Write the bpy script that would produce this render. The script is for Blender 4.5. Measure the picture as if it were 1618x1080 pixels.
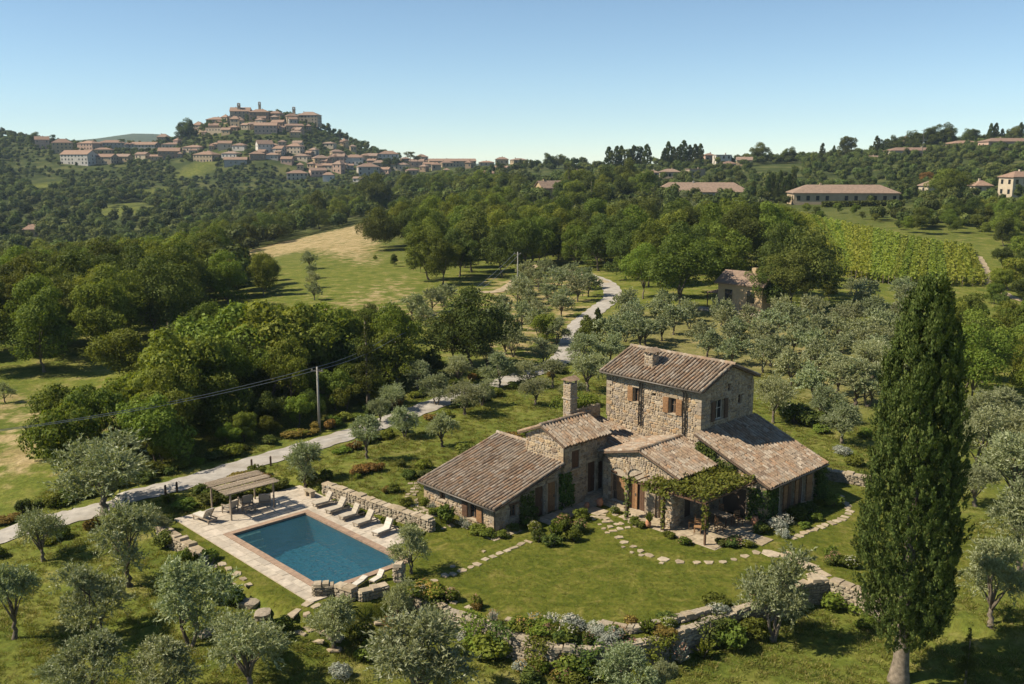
import bpy, math, random
import numpy as np
from mathutils import Vector, Matrix
R = math.radians
for o in list(bpy.data.objects): bpy.data.objects.remove(o)
SC = bpy.context.scene
COL = SC.collection
# ------------------------------------------------------------------ camera
CAM_H = 23.0
FPX, PCX, PCY, HZN = 1500.0, 809.0, 540.0, 250.0        # lens in photograph pixels, horizon row
PITCH = math.atan((PCY - HZN) / FPX)
cam = bpy.data.cameras.new('camera'); cam_o = bpy.data.objects.new('camera', cam); COL.objects.link(cam_o)
cam.sensor_width = 36.0; cam.lens = 36.0 * FPX / 1618.0
cam.clip_start = 0.5; cam.clip_end = 20000
cam_o.location = (0, 0, CAM_H); cam_o.rotation_euler = (R(90) - PITCH, 0, 0)
SC.camera = cam_o
# ------------------------------------------------------------------ sky and sun
SUN_EL, SUN_AZ = 46.0, 263.0           # azimuth the light comes from, clockwise from +Y
world = bpy.data.worlds.new('World'); SC.world = world; world.use_nodes = True
nt = world.node_tree; nt.nodes.clear()
wo = nt.nodes.new('ShaderNodeOutputWorld'); wb = nt.nodes.new('ShaderNodeBackground'); ws = nt.nodes.new('ShaderNodeTexSky')
ws.sky_type = 'NISHITA'; ws.sun_disc = False
ws.sun_elevation = R(SUN_EL); ws.sun_rotation = R(SUN_AZ)
ws.altitude = 3000; ws.air_density = 0.98; ws.dust_density = 0.0; ws.ozone_density = 3.2
wb.inputs['Strength'].default_value = 0.084
wt = nt.nodes.new('ShaderNodeMix'); wt.data_type = 'RGBA'; wt.blend_type = 'MULTIPLY'; wt.inputs[0].default_value = 1.0; wt.inputs[7].default_value = (1.06, 1.075, 0.965, 1)   # even white balance of the whole sky
nt.links.new(ws.outputs[0], wt.inputs[6]); nt.links.new(wt.outputs[2], wb.inputs['Color']); nt.links.new(wb.outputs[0], wo.inputs['Surface'])
sun = bpy.data.lights.new('sun', 'SUN'); sun_o = bpy.data.objects.new('sun', sun); COL.objects.link(sun_o)
sun.energy = 5.0; sun.angle = R(0.53); sun.color = (1.0, 0.89, 0.71)
sdir = Vector((math.sin(R(SUN_AZ)) * math.cos(R(SUN_EL)), math.cos(R(SUN_AZ)) * math.cos(R(SUN_EL)), math.sin(R(SUN_EL))))
sun_o.rotation_euler = sdir.to_track_quat('Z', 'Y').to_euler(); sun_o.location = (-60, 20, 90)
SC.view_settings.view_transform = 'Standard'; SC.view_settings.look = 'None'
SC.view_settings.exposure = 0.75; SC.view_settings.gamma = 1.0; SC.view_settings.use_curve_mapping = False
cy = SC.cycles
cy.use_denoising = True; cy.max_bounces = 5; cy.diffuse_bounces = 3; cy.glossy_bounces = 3
cy.transmission_bounces = 4; cy.volume_bounces = 0; cy.transparent_max_bounces = 6
cy.caustics_reflective = False; cy.caustics_refractive = False; cy.sample_clamp_indirect = 6.0
try: cy.denoising_prefilter = 'ACCURATE'
except Exception: pass
# ------------------------------------------------------------------ helpers
rng = np.random.default_rng(7); random.seed(7)
def tag(o, label=None, cat=None, group=None, kind=None):
    if label: o['label'] = label
    if cat: o['category'] = cat
    if group: o['group'] = group
    if kind: o['kind'] = kind
    return o
def empty(name, loc=(0, 0, 0), rz=0.0, parent=None):
    o = bpy.data.objects.new(name, None); COL.objects.link(o)
    o.location = loc; o.rotation_euler = (0, 0, rz); o.empty_display_size = 0.2
    if parent: o.parent = parent
    return o
def mesh_np(name, V, Fq, mat=None, rnd=None, smooth=False):
    """V (n,3), Fq (m,k) array of equal sized faces"""
    V = np.ascontiguousarray(V, dtype=np.float32); Fq = np.ascontiguousarray(Fq, dtype=np.int32)
    m, k = Fq.shape
    me = bpy.data.meshes.new(name)
    me.vertices.add(len(V)); me.vertices.foreach_set('co', V.ravel())
    me.loops.add(m * k); me.loops.foreach_set('vertex_index', Fq.ravel())
    me.polygons.add(m); me.polygons.foreach_set('loop_start', np.arange(0, m * k, k, dtype=np.int32))
    if smooth: me.polygons.foreach_set('use_smooth', np.ones(m, dtype=bool))
    if rnd is not None:
        a = me.attributes.new('rnd', 'FLOAT', 'FACE'); a.data.foreach_set('value', np.asarray(rnd, dtype=np.float32))
    me.update(calc_edges=True)
    if mat: me.materials.append(mat)
    return me
def mesh_py(name, V, F, mat=None, rnd=None, smooth=False):
    me = bpy.data.meshes.new(name); me.from_pydata([tuple(v) for v in V], [], [tuple(f) for f in F]); me.update()
    if rnd is not None:
        a = me.attributes.new('rnd', 'FLOAT', 'FACE'); a.data.foreach_set('value', np.asarray(rnd, dtype=np.float32))
    if smooth: me.polygons.foreach_set('use_smooth', [True] * len(me.polygons))
    if mat: me.materials.append(mat)
    return me
def link(name, me, parent=None, loc=(0, 0, 0), rot=(0, 0, 0), scl=(1, 1, 1)):
    o = bpy.data.objects.new(name, me); COL.objects.link(o)
    o.location = loc; o.rotation_euler = rot; o.scale = scl
    if parent: o.parent = parent
    return o
class MB:
    def __init__(s): s.V = []; s.F = []; s.r = []
    def add(s, V, F, r=None):
        b = len(s.V); s.V += [tuple(v) for v in V]; s.F += [tuple(i + b for i in f) for f in F]
        s.r += [random.random() if r is None else r] * len(F); return s
    def box(s, x0, x1, y0, y1, z0, z1, M=None, r=None):
        V = [(x, y, z) for z in (z0, z1) for y in (y0, y1) for x in (x0, x1)]
        if M is not None: V = [tuple(M @ Vector(v)) for v in V]
        return s.add(V, [(0, 2, 3, 1), (4, 5, 7, 6), (0, 1, 5, 4), (2, 6, 7, 3), (0, 4, 6, 2), (1, 3, 7, 5)], r)
    def bar(s, a, b, w, h=None, r=None, up=(0, 0, 1)):
        """square bar from a to b"""
        a = Vector(a); b = Vector(b); d = (b - a); L = d.length; d.normalize(); u = Vector(up)
        if abs(d.dot(u)) > 0.98: u = Vector((1, 0, 0))
        x = d.cross(u).normalized(); y = x.cross(d).normalized(); h = h or w
        V = [p + x * sx * w / 2 + y * sy * h / 2 for p in (a, b) for sx, sy in ((-1, -1), (1, -1), (1, 1), (-1, 1))]
        return s.add(V, [(0, 1, 2, 3), (7, 6, 5, 4), (0, 4, 5, 1), (1, 5, 6, 2), (2, 6, 7, 3), (3, 7, 4, 0)], r)
    def tube(s, P, rad, n=7, r=None, cap=True):
        P = [Vector(p) for p in P]; rings = []; V = []; F = []
        for i, p in enumerate(P):
            d = (P[min(i + 1, len(P) - 1)] - P[max(i - 1, 0)]).normalized()
            u = Vector((0, 0, 1)) if abs(d.z) < 0.9 else Vector((1, 0, 0))
            x = d.cross(u).normalized(); y = d.cross(x)
            V += [p + (x * math.cos(2 * math.pi * k / n) + y * math.sin(2 * math.pi * k / n)) * rad[i] for k in range(n)]
        for i in range(len(P) - 1):
            for k in range(n):
                F.append((i * n + k, i * n + (k + 1) % n, (i + 1) * n + (k + 1) % n, (i + 1) * n + k))
        if cap: F.append(tuple(range(n))[::-1]); F.append(tuple((len(P) - 1) * n + k for k in range(n)))
        return s.add(V, F, r)
    def mesh(s, name, mat, smooth=False): return mesh_py(name, s.V, s.F, mat, s.r, smooth)
    def build(s, name, mat, parent=None, smooth=False, **k): return link(name, s.mesh(name, mat, smooth), parent, **k)
def copy_tree(o, parent=None):
    c = o.copy(); COL.objects.link(c); c.parent = parent
    for ch in [x for x in o.children]: copy_tree(ch, c)
    return c
ORD = ('first second third fourth fifth sixth seventh eighth ninth tenth eleventh twelfth thirteenth fourteenth fifteenth sixteenth '
       'seventeenth eighteenth nineteenth twentieth').split()
def ordw(i):
    if i < 20: return ORD[i]
    t = ('twenty', 'thirty', 'forty', 'fifty', 'sixty', 'seventy', 'eighty', 'ninety')[min(7, (i + 1) // 10 - 2)]; k = (i + 1) % 10
    return t[:-1] + 'ieth' if k == 0 else t + '-' + ORD[k - 1]
# ------------------------------------------------------------------ materials
def nodes(name):
    m = bpy.data.materials.new(name); m.use_nodes = True; t = m.node_tree; t.nodes.clear()
    out = t.nodes.new('ShaderNodeOutputMaterial'); return m, t, out
def N(t, typ, **kw):
    n = t.nodes.new(typ)
    for k, v in kw.items():
        if k.startswith('i_'): n.inputs[k[2:].replace('_', ' ')].default_value = v
        else: setattr(n, k, v)
    return n
def ramp(t, cols, inp=None, interp='LINEAR'):
    n = t.nodes.new('ShaderNodeValToRGB'); cr = n.color_ramp; cr.interpolation = interp
    while len(cr.elements) < len(cols): cr.elements.new(0.5)
    for e, (p, c) in zip(cr.elements, cols): e.position = p; e.color = (*c, 1)
    if inp is not None: t.links.new(inp, n.inputs[0])
    return n
def spread(cols): return [(i / max(1, len(cols) - 1), c) for i, c in enumerate(cols)]
def rnd_value(t):
    """face attribute rnd + object random, wrapped to 0..1"""
    a = N(t, 'ShaderNodeAttribute', attribute_name='rnd'); oi = N(t, 'ShaderNodeObjectInfo')
    ad = N(t, 'ShaderNodeMath', operation='ADD'); t.links.new(a.outputs['Fac'], ad.inputs[0]); t.links.new(oi.outputs['Random'], ad.inputs[1])
    fr = N(t, 'ShaderNodeMath', operation='FRACT'); t.links.new(ad.outputs[0], fr.inputs[0]); return fr.outputs[0], a.outputs['Fac'], oi.outputs['Random']
def mat_pieces(name, cols, rough=0.9, noise=8.0, amt=0.5, bump=0.3, blotch=None, spec=0.25):
    """pieces (stones, tiles, planks): each piece its own colour, grain on top"""
    m, t, out = nodes(name); b = N(t, 'ShaderNodeBsdfPrincipled', i_Roughness=rough); b.inputs['Specular IOR Level'].default_value = spec
    v, _, _ = rnd_value(t); c = ramp(t, spread(cols), v)
    tc = N(t, 'ShaderNodeNewGeometry')
    nz = N(t, 'ShaderNodeTexNoise', i_Scale=noise, i_Detail=5.0, i_Roughness=0.65); t.links.new(tc.outputs['Position'], nz.inputs['Vector'])
    mr = N(t, 'ShaderNodeMapRange'); mr.inputs[1].default_value = 0.3; mr.inputs[2].default_value = 0.7
    mr.inputs[3].default_value = 1 - amt * 0.7; mr.inputs[4].default_value = 1 + amt * 0.5; t.links.new(nz.outputs[0], mr.inputs[0])
    mx = N(t, 'ShaderNodeMix', data_type='RGBA', blend_type='MULTIPLY'); mx.inputs[0].default_value = 1.0
    t.links.new(c.outputs[0], mx.inputs[6]); t.links.new(mr.outputs[0], mx.inputs[7]); col = mx.outputs[2]
    if blotch:
        n2 = N(t, 'ShaderNodeTexNoise', i_Scale=blotch[1], i_Detail=4.0); t.links.new(tc.outputs['Position'], n2.inputs['Vector'])
        r2 = ramp(t, [(blotch[2], (0, 0, 0)), (blotch[2] + 0.15, (1, 1, 1))], n2.outputs[0])
        ml = N(t, 'ShaderNodeMath', operation='MULTIPLY'); ml.inputs[1].default_value = blotch[3]; t.links.new(r2.outputs[0], ml.inputs[0])
        m2 = N(t, 'ShaderNodeMix', data_type='RGBA'); t.links.new(ml.outputs[0], m2.inputs[0]); t.links.new(col, m2.inputs[6]); m2.inputs[7].default_value = (*blotch[0], 1); col = m2.outputs[2]
    t.links.new(col, b.inputs['Base Color'])
    if bump:
        bp = N(t, 'ShaderNodeBump', i_Strength=bump, i_Distance=0.05); t.links.new(nz.outputs[0], bp.inputs['Height']); t.links.new(bp.outputs[0], b.inputs['Normal'])
    t.links.new(b.outputs[0], out.inputs[0]); return m
def mat_leaf(name, cols, trans=0.28, vary=0.35, rough=0.65, spec=0.1, patch=0.0):
    m, t, out = nodes(name)
    _, rf, ob = rnd_value(t)
    c = ramp(t, spread(cols), rf)
    mr = N(t, 'ShaderNodeMapRange'); mr.inputs[3].default_value = 1 - vary; mr.inputs[4].default_value = 1 + vary; t.links.new(ob, mr.inputs[0])
    mx = N(t, 'ShaderNodeMix', data_type='RGBA', blend_type='MULTIPLY'); mx.inputs[0].default_value = 1.0
    t.links.new(c.outputs[0], mx.inputs[6]); t.links.new(mr.outputs[0], mx.inputs[7])
    hs = N(t, 'ShaderNodeHueSaturation'); mr2 = N(t, 'ShaderNodeMapRange'); mr2.inputs[3].default_value = 0.475; mr2.inputs[4].default_value = 0.52
    ml = N(t, 'ShaderNodeMath', operation='MULTIPLY'); ml.inputs[1].default_value = 7.31; fr = N(t, 'ShaderNodeMath', operation='FRACT')
    t.links.new(ob, ml.inputs[0]); t.links.new(ml.outputs[0], fr.inputs[0]); t.links.new(fr.outputs[0], mr2.inputs[0]); t.links.new(mr2.outputs[0], hs.inputs['Hue'])
    t.links.new(mx.outputs[2], hs.inputs['Color'])
    d = N(t, 'ShaderNodeBsdfPrincipled', i_Roughness=rough); d.inputs['Specular IOR Level'].default_value = spec
    tr = N(t, 'ShaderNodeBsdfTranslucent'); ms = N(t, 'ShaderNodeMixShader'); ms.inputs[0].default_value = trans
    g2 = N(t, 'ShaderNodeMix', data_type='RGBA', blend_type='MULTIPLY'); g2.inputs[0].default_value = 1.0; g2.inputs[7].default_value = (1.25, 1.2, 0.5, 1)
    t.links.new(hs.outputs[0], d.inputs['Base Color']); t.links.new(hs.outputs[0], g2.inputs[6]); t.links.new(g2.outputs[2], tr.inputs['Color'])
    t.links.new(d.outputs[0], ms.inputs[1]); t.links.new(tr.outputs[0], ms.inputs[2]); t.links.new(ms.outputs[0], out.inputs[0]); return m
def mat_plain(name, col, rough=0.7, spec=0.3, metal=0.0, noise=6.0, amt=0.25, bump=0.1, emit=None):
    return mat_pieces(name, [tuple(x * 0.93 for x in col), col, tuple(min(1, x * 1.05) for x in col)], rough, noise, amt, bump, spec=spec)
M = {}
M['stone'] = mat_pieces('stone', [(.224, .169, .111), (.387, .308, .209), (.292, .217, .135), (.430, .356, .260), (.344, .230, .125), (.258, .217, .172), (.413, .308, .181), (.344, .287, .214), (.198, .143, .098), (.310, .269, .223)], 0.95, 9, 0.6, 0.5)
M['drystone'] = mat_pieces('drystone', [(.271, .226, .164), (.344, .291, .213), (.221, .189, .143), (.377, .320, .238), (.303, .242, .168), (.254, .226, .184)], 0.95, 9, 0.6, 0.5, blotch=((.16, .16, .08), 1.6, .55, .5))
M['mortar'] = mat_pieces('mortar', [(.357, .296, .220), (.391, .326, .248)], 0.95, 5, 0.5, 0.4)
M['tile'] = mat_pieces('tile', [(.202, .139, .091), (.269, .200, .136), (.227, .155, .102), (.328, .260, .193), (.210, .164, .122), (.286, .181, .109), (.244, .197, .150), (.361, .302, .235), (.176, .128, .092), (.260, .172, .111)], 0.9, 5, 0.6, 0.3, blotch=((.27, .235, .19), .7, .5, .5))
M['tilebase'] = mat_pieces('tilebase', [(.10, .07, .05), (.14, .095, .065)], 0.95, 6, 0.5, 0.3)
M['flag'] = mat_pieces('flag', [(.294, .239, .161), (.368, .304, .216), (.258, .207, .143), (.331, .262, .175), (.386, .322, .239)], 0.9, 4, 0.45, 0.3, blotch=((.22, .2, .1), 1.3, .6, .35))
M['deck'] = mat_pieces('deck', [(.37, .32, .255), (.43, .375, .30), (.335, .29, .232), (.46, .40, .325), (.39, .33, .26)], 0.85, 3, 0.35, 0.2)
M['coping'] = mat_pieces('coping', [(.27, .19, .135), (.31, .215, .15), (.24, .17, .125)], 0.8, 5, 0.35, 0.2)
M['wood'] = mat_pieces('wood', [(.23, .125, .06), (.29, .165, .08), (.19, .10, .05)], 0.7, 10, 0.5, 0.2)
M['wood_dark'] = mat_pieces('wood_dark', [(.085, .05, .032), (.115, .065, .04), (.07, .042, .028)], 0.65, 10, 0.4, 0.2)
M['wood_grey'] = mat_pieces('wood_grey', [(.240, .190, .140), (.290, .235, .175), (.200, .160, .118)], 0.8, 10, 0.4, 0.2)
M['reed'] = mat_pieces('reed', [(.42, .335, .235), (.50, .41, .30), (.36, .28, .195), (.46, .37, .27)], 0.9, 12, 0.5, 0.2)
M['fabric'] = mat_plain('fabric', (.36, .315, .25), 0.9, amt=.15)
M['fabric_white'] = mat_plain('fabric_white', (.50, .465, .40), 0.9, amt=.12)
M['metal'] = mat_plain('metal', (.10, .085, .07), 0.5, spec=.5)
M['concrete'] = mat_plain('concrete', (.27, .255, .225), 0.85)
M['wire'] = mat_plain('wire', (.20, .21, .21), 0.5, amt=.05)
M['bark'] = mat_pieces('bark', [(.12, .095, .07), (.17, .14, .105), (.09, .07, .052)], 0.95, 7, 0.7, 0.6)
M['bark_pale'] = mat_pieces('bark_pale', [(.173, .140, .104), (.216, .178, .134), (.137, .108, .080)], 0.95, 5, 0.7, 0.6)
M['frame'] = mat_plain('frame', (.20, .13, .08), 0.6)
M['frame_pale'] = mat_plain('frame_pale', (.55, .50, .42), 0.6)
M['terracotta'] = mat_plain('terracotta', (.42, .20, .11), 0.85)
M['soil'] = mat_plain('soil', (.25, .18, .12), 0.95, amt=.5, bump=.4)
m, t, out = nodes('glass'); b = N(t, 'ShaderNodeBsdfPrincipled', i_Roughness=0.06); b.inputs['Base Color'].default_value = (.018, .022, .025, 1); b.inputs['Specular IOR Level'].default_value = .6
t.links.new(b.outputs[0], out.inputs[0]); M['glass'] = m
m, t, out = nodes('room_shade'); b = N(t, 'ShaderNodeBsdfPrincipled', i_Roughness=0.9); b.inputs['Base Color'].default_value = (.10, .07, .05, 1)
t.links.new(b.outputs[0], out.inputs[0]); M['room_shade'] = m
# foliage
M['leaf_olive'] = mat_leaf('leaf_olive', [(.162, .193, .081), (.222, .251, .121), (.290, .319, .178), (.201, .229, .097), (.384, .413, .267)], .3, .18, .5, .35)
M['leaf_oak'] = mat_leaf('leaf_oak', [(.078, .106, .017), (.115, .149, .023), (.160, .192, .034), (.090, .120, .020)], .35, .34)
M['leaf_dark'] = mat_leaf('leaf_dark', [(.055, .076, .017), (.082, .106, .022), (.116, .138, .030)], .3, .3)
M['leaf_yellow'] = mat_leaf('leaf_yellow', [(.120, .165, .022), (.172, .208, .031), (.105, .148, .021), (.20, .205, .042)], .38, .25)
M['leaf_rust'] = mat_leaf('leaf_rust', [(.17, .11, .03), (.21, .14, .035), (.13, .10, .03)], .3, .2)
M['leaf_cypress'] = mat_leaf('leaf_cypress', [(.043, .067, .017), (.069, .100, .023), (.111, .143, .036), (.055, .081, .021), (.157, .184, .052)], .18, .15, .6)
M['leaf_vine'] = mat_leaf('leaf_vine', [(.155, .20, .028), (.21, .255, .038), (.265, .29, .055), (.18, .215, .033)], .42, .15)
M['leaf_pergola'] = mat_leaf('leaf_pergola', [(.075, .105, .018), (.11, .14, .024), (.15, .165, .035), (.09, .115, .02)], .35, .1)
M['leaf_grey'] = mat_leaf('leaf_grey', [(.20, .23, .19), (.27, .29, .24), (.33, .35, .30)], .2, .2)
M['leaf_ivy'] = mat_leaf('leaf_ivy', [(.05, .08, .02), (.075, .11, .025), (.12, .15, .03)], .25, .2)
M['bloom_white'] = mat_leaf('bloom_white', [(.48, .46, .38), (.58, .55, .46)], .3, .1)
M['bloom_pink'] = mat_leaf('bloom_pink', [(.36, .17, .13), (.42, .25, .19)], .3, .1)
M['bloom_yellow'] = mat_leaf('bloom_yellow', [(.40, .28, .06), (.44, .34, .10)], .3, .1)
M['grass_blade'] = mat_leaf('grass_blade', [(.10, .13, .022), (.15, .175, .03), (.19, .19, .045), (.26, .23, .09)], .35, .2)
M['far_leaf'] = mat_leaf('far_leaf', [(.056, .080, .021), (.084, .110, .029), (.122, .146, .040)], .3, .45)
# ------------------------------------------------------------------ terrain
VA = R(-46.3); VO = np.array([-1.0306, 56.1109])          # villa frame: origin and turn
EX = np.array([math.cos(VA), math.sin(VA)]); EY = np.array([-math.sin(VA), math.cos(VA)])
def Wd(p, q, z=0.0):
    P = VO + p * EX + q * EY; return (float(P[0]), float(P[1]), z)
def to_loc(X, Y): 
    dx, dy = X - VO[0], Y - VO[1]; return dx * EX[0] + dy * EX[1], dx * EY[0] + dy * EY[1]
CTL = {150: ((0, -2), (250, -1), (500, 0), (809, 0), (1100, 1), (1400, 1), (1618, 0)),
       230: ((0, -9), (200, -7), (400, -2), (600, .5), (809, 1), (1100, 3), (1400, 3.5), (1618, 3)),
       350: ((0, -17), (200, -15), (400, -8), (600, -.5), (809, 2), (1100, 5), (1340, 6.2), (1618, 8)),
       500: ((0, -18), (200, -16), (400, -12), (600, -4), (809, 3), (1100, 10), (1400, 15), (1618, 22)),
       650: ((0, -8), (200, -8), (400, -6), (600, 0), (809, 8), (1000, 15), (1250, 20), (1450, 28), (1618, 34)),
       850: ((0, 12), (100, 10), (200, 8), (330, 4), (450, 2), (560, 3), (650, 8), (809, 17), (1100, 20), (1618, 38)),
       960: ((60, 31), (140, 29), (220, 28)),
       1000: ((0, 34), (100, 33), (200, 31), (250, 33), (300, 43), (350, 56), (400, 64), (450, 62), (500, 54), (550, 36), (620, 22), (809, 14), (1100, 10), (1618, 30)),
       1300: ((0, 55), (60, 42), (200, 15), (400, 30), (600, 10), (809, 5), (1100, 0), (1618, 10)),
       2500: ((0, 40), (200, 20), (400, 0), (809, 0), (1618, 0)),
       4200: ((-200, 60), (0, 70), (90, 105), (150, 95), (225, 148), (300, 100), (420, 40), (809, -10), (1618, -10))}
_c = []
for Yd, row in CTL.items():
    for px, z in row: _c.append(((px - PCX) / 1528.0, math.log(Yd), z))
for az in (-1.0, 1.0):
    for Yd, z in ((150, 0), (350, -8 if az < 0 else 8), (650, -4 if az < 0 else 25), (1000, 25), (4200, 20)): _c.append((az, math.log(Yd), z))
_c = np.array(_c); _P = np.stack([_c[:, 0] * 4.0, _c[:, 1] * 1.6], 1)
def _phi(d2): return 0.5 * d2 * np.log(d2 + 1e-9)
_n = len(_P); _A = np.zeros((_n + 3, _n + 3)); _A[:_n, :_n] = _phi(((_P[:, None] - _P[None]) ** 2).sum(-1)) + np.eye(_n) * 0.004
_A[:_n, _n] = 1; _A[:_n, _n + 1:] = _P; _A[_n, :_n] = 1; _A[_n + 1:, :_n] = _P.T
_W = np.linalg.solve(_A, np.concatenate([_c[:, 2], [0, 0, 0]]))
def sm(a, b, x): 
    t_ = np.clip((x - a) / (b - a), 0, 1); return t_ * t_ * (3 - 2 * t_)
PLAT = np.array([(-40, -13), (-17, -15.2), (-8, -15.2), (0.5, -15.4), (2.6, -14.2), (3.2, -9.35), (6, -8.95), (10, -8.3), (12.4, -7.7), (13.5, -6.9), (14.6, -5.2), (15.5, -3.5), (16.2, .5), (17.4, 7.7), (17.9, 8.6), (23, 8.4), (40, 14), (60, 40), (40, 120), (-60, 120), (-80, 20)], float)
def poly_sd(poly, x, y):
    """signed distance, positive outside"""
    x = np.asarray(x, float); y = np.asarray(y, float); d = np.full(x.shape, 1e9); ins = np.zeros(x.shape, bool); n = len(poly)
    for i in range(n):
        ax, ay = poly[i]; bx, by = poly[(i + 1) % n]; ex, ey = bx - ax, by - ay
        t_ = np.clip(((x - ax) * ex + (y - ay) * ey) / (ex * ex + ey * ey), 0, 1)
        d = np.minimum(d, np.hypot(x - ax - t_ * ex, y - ay - t_ * ey))
        c_ = ((ay > y) != (by > y)) & (x < ex * (y - ay) / (ey if abs(ey) > 1e-12 else 1e-12) + ax); ins ^= c_
    return np.where(ins, -d, d)
def near_z(X, Y):
    p, q = to_loc(X, Y); d = poly_sd(PLAT, p, q)
    wall = sm(2.0, 4.0, p) * sm(26, 20, p)
    drop = wall * (1.28 * sm(-.42, -.1, d)) + (1 - wall) * (.5 * sm(-.42, -.1, d) + .75 * sm(.3, 9.0, d))
    z = -drop
    wl = -4.05 + (p + 13.4) / 10.6 * 1.1                      # the wall behind the loungers holds up the upper garden
    up = .6 * sm(.12, .42, q - wl) * sm(-2.7, -3.6, p) * sm(-22, -14, p) * sm(7, 1, q)
    house = sm(-7.6, -6.6, p) * sm(-1.6, -.4, q)
    z = z + up * (1 - .8 * house)
    pool = (p > -11.35) & (p < -.25) & (q > -12.45) & (q < -6.55)
    z = np.where(pool, -2.4, z)
    z = z + .05 * np.sin(X * .7 + 1.3) * np.sin(Y * .6) * sm(.3, 3, d) * (d > 0)
    return z
def ground(X, Y):
    X = np.atleast_1d(np.asarray(X, float)); Y = np.atleast_1d(np.asarray(Y, float))
    r = np.hypot(X, Y); az = np.clip(X / np.maximum(Y, 1.0), -1.15, 1.15); az = np.where(Y < 1, np.sign(X) * 1.15, az)
    Q = np.stack([az * 4.0, np.log(np.clip(np.maximum(Y, r * .7), 80, 4300)) * 1.6], 1)
    z = np.zeros(len(X))
    for s in range(0, len(X), 20000):
        q = Q[s:s + 20000]; z[s:s + 20000] = _phi(((q[:, None] - _P[None]) ** 2).sum(-1)) @ _W[:_n] + _W[_n] + q @ _W[_n + 1:]
    w = sm(92, 150, np.maximum(Y, np.abs(X) * 1.3))
    z = z + w * (np.sin(X * .021 + 2) * np.sin(Y * .017) * 1.2) * sm(120, 260, Y)
    far = sm(4300, 4900, r)
    z = z * (1 - far)
    return (1 - w) * near_z(X, Y) + w * z
def gz(x, y): return float(ground(x, y)[0])
_S = np.concatenate([np.linspace(28, 160, 260), np.geomspace(161, 4500, 420)])
def at(px, py):
    """the ground under a line of sight"""
    dx = (px - PCX) / FPX; v = -(py - PCY) / FPX; c, s = math.cos(PITCH), math.sin(PITCH)
    d = np.array([dx, c + v * s, -s + v * c]); d = d / d[1]
    X = d[0] * _S; Z = CAM_H + d[2] * _S; g = ground(X, _S); hit = np.nonzero(Z <= g)[0]
    i = hit[0] if len(hit) else len(_S) - 1
    if i == 0: y = _S[0]
    else:
        a, b = Z[i - 1] - g[i - 1], Z[i] - g[i]; y = _S[i - 1] + (_S[i] - _S[i - 1]) * (a / (a - b) if a != b else 0)
    return Vector((d[0] * y, y, gz(d[0] * y, y)))
def pos_at(px, Y): 
    x = (px - PCX) / 1528.0 * Y; return Vector((x, Y, gz(x, Y)))
# axes of the sheet: fine near the villa, growing outward
def axis(lo, hi, step, out_lo, out_hi, g=1.075):
    a = list(np.arange(lo, hi + .001, step)); s = step; x = a[-1]
    while x < out_hi: s *= g; x += s; a.append(min(x, out_hi))
    s = step; x = a[0]; b = []
    while x > out_lo: s *= g; x -= s; b.append(max(x, out_lo))
    return np.array(b[::-1] + a)
gx = axis(-26, 24, .3, -4700, 4700); gy = axis(34, 76, .3, -300, 4700, 1.06)
GX, GY = np.meshgrid(gx, gy); GZ = ground(GX.ravel(), GY.ravel()).reshape(GX.shape)
V = np.stack([GX.ravel(), GY.ravel(), GZ.ravel()], 1); nx, ny = len(gx), len(gy)
ii = np.arange(nx * ny).reshape(ny, nx); FQ = np.stack([ii[:-1, :-1].ravel(), ii[:-1, 1:].ravel(), ii[1:, 1:].ravel(), ii[1:, :-1].ravel()], 1)
# zones of ground cover: R = dry straw meadow, G = mown lawn, B = bare soil
def wpoly(pts): return np.array([tuple(at(*p))[:2] for p in pts])
Z_MEADOW = wpoly([(360, 405), (420, 388), (520, 365), (640, 338), (650, 352), (600, 375), (590, 420), (480, 395), (420, 410)])
Z_MEADOW2 = wpoly([(430, 500), (480, 480), (640, 430), (680, 455), (800, 470), (800, 500), (700, 520), (600, 510), (520, 525)])
Z_LEFT = wpoly([(-60, 600), (60, 625), (250, 605), (260, 640), (120, 700), (40, 760), (-60, 760)])
Z_GROVE = wpoly([(760, 440), (940, 430), (930, 520), (850, 570), (740, 560)])
xs, ys = V[:, 0], V[:, 1]; pl, ql = to_loc(xs, ys)
dry = np.zeros(len(V)); lawn = np.zeros(len(V)); soil = np.zeros(len(V))
near = (ys < 700)
def soft(poly, w):
    o = np.zeros(len(V)); o[near] = sm(w, -w, poly_sd(poly, xs[near], ys[near])); return o
dry = np.maximum.reduce([soft(Z_MEADOW, 8.) * .8, soft(Z_MEADOW2, 8.) * .40, soft(Z_LEFT, 5.) * .54, soft(Z_GROVE, 6.) * .5])
LAWN = np.array([(-16, -15.1), (1.8, -15), (4, -9.2), (12.4, -7.6), (15.3, -3.5), (17.3, 7.7), (24, 12), (20, 24), (11, 24), (0, 6), (-7, -1), (-3, -2.9), (-13.4, -4.3), (-16.5, -4)], float)
lawn = np.zeros(len(V)); nn = (ys < 110) & (ys > 20) & (np.abs(xs) < 60); lawn[nn] = sm(.8, -.8, poly_sd(LAWN, pl[nn], ql[nn]))
groveb = wpoly([(960, 560), (980, 490), (1330, 500), (1420, 640), (1300, 650), (1190, 600)]); soil = soft(groveb, 6.) * .35
forest = sm(150, 420, ys)
CLEAR = [wpoly(p) for p in ([(40, 284), (92, 280), (100, 294), (55, 302)], [(160, 330), (225, 318), (230, 334), (175, 346)], [(272, 256), (335, 266), (328, 279), (280, 276)], [(225, 300), (262, 296), (268, 304), (232, 309)])]
for c__ in CLEAR: forest = np.where((ys > 150) & (ys < 1000), forest * (1 - sm(4, -4, poly_sd(c__, xs, ys))), forest)
me = mesh_np('ground', V, FQ, None, smooth=True)
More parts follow.
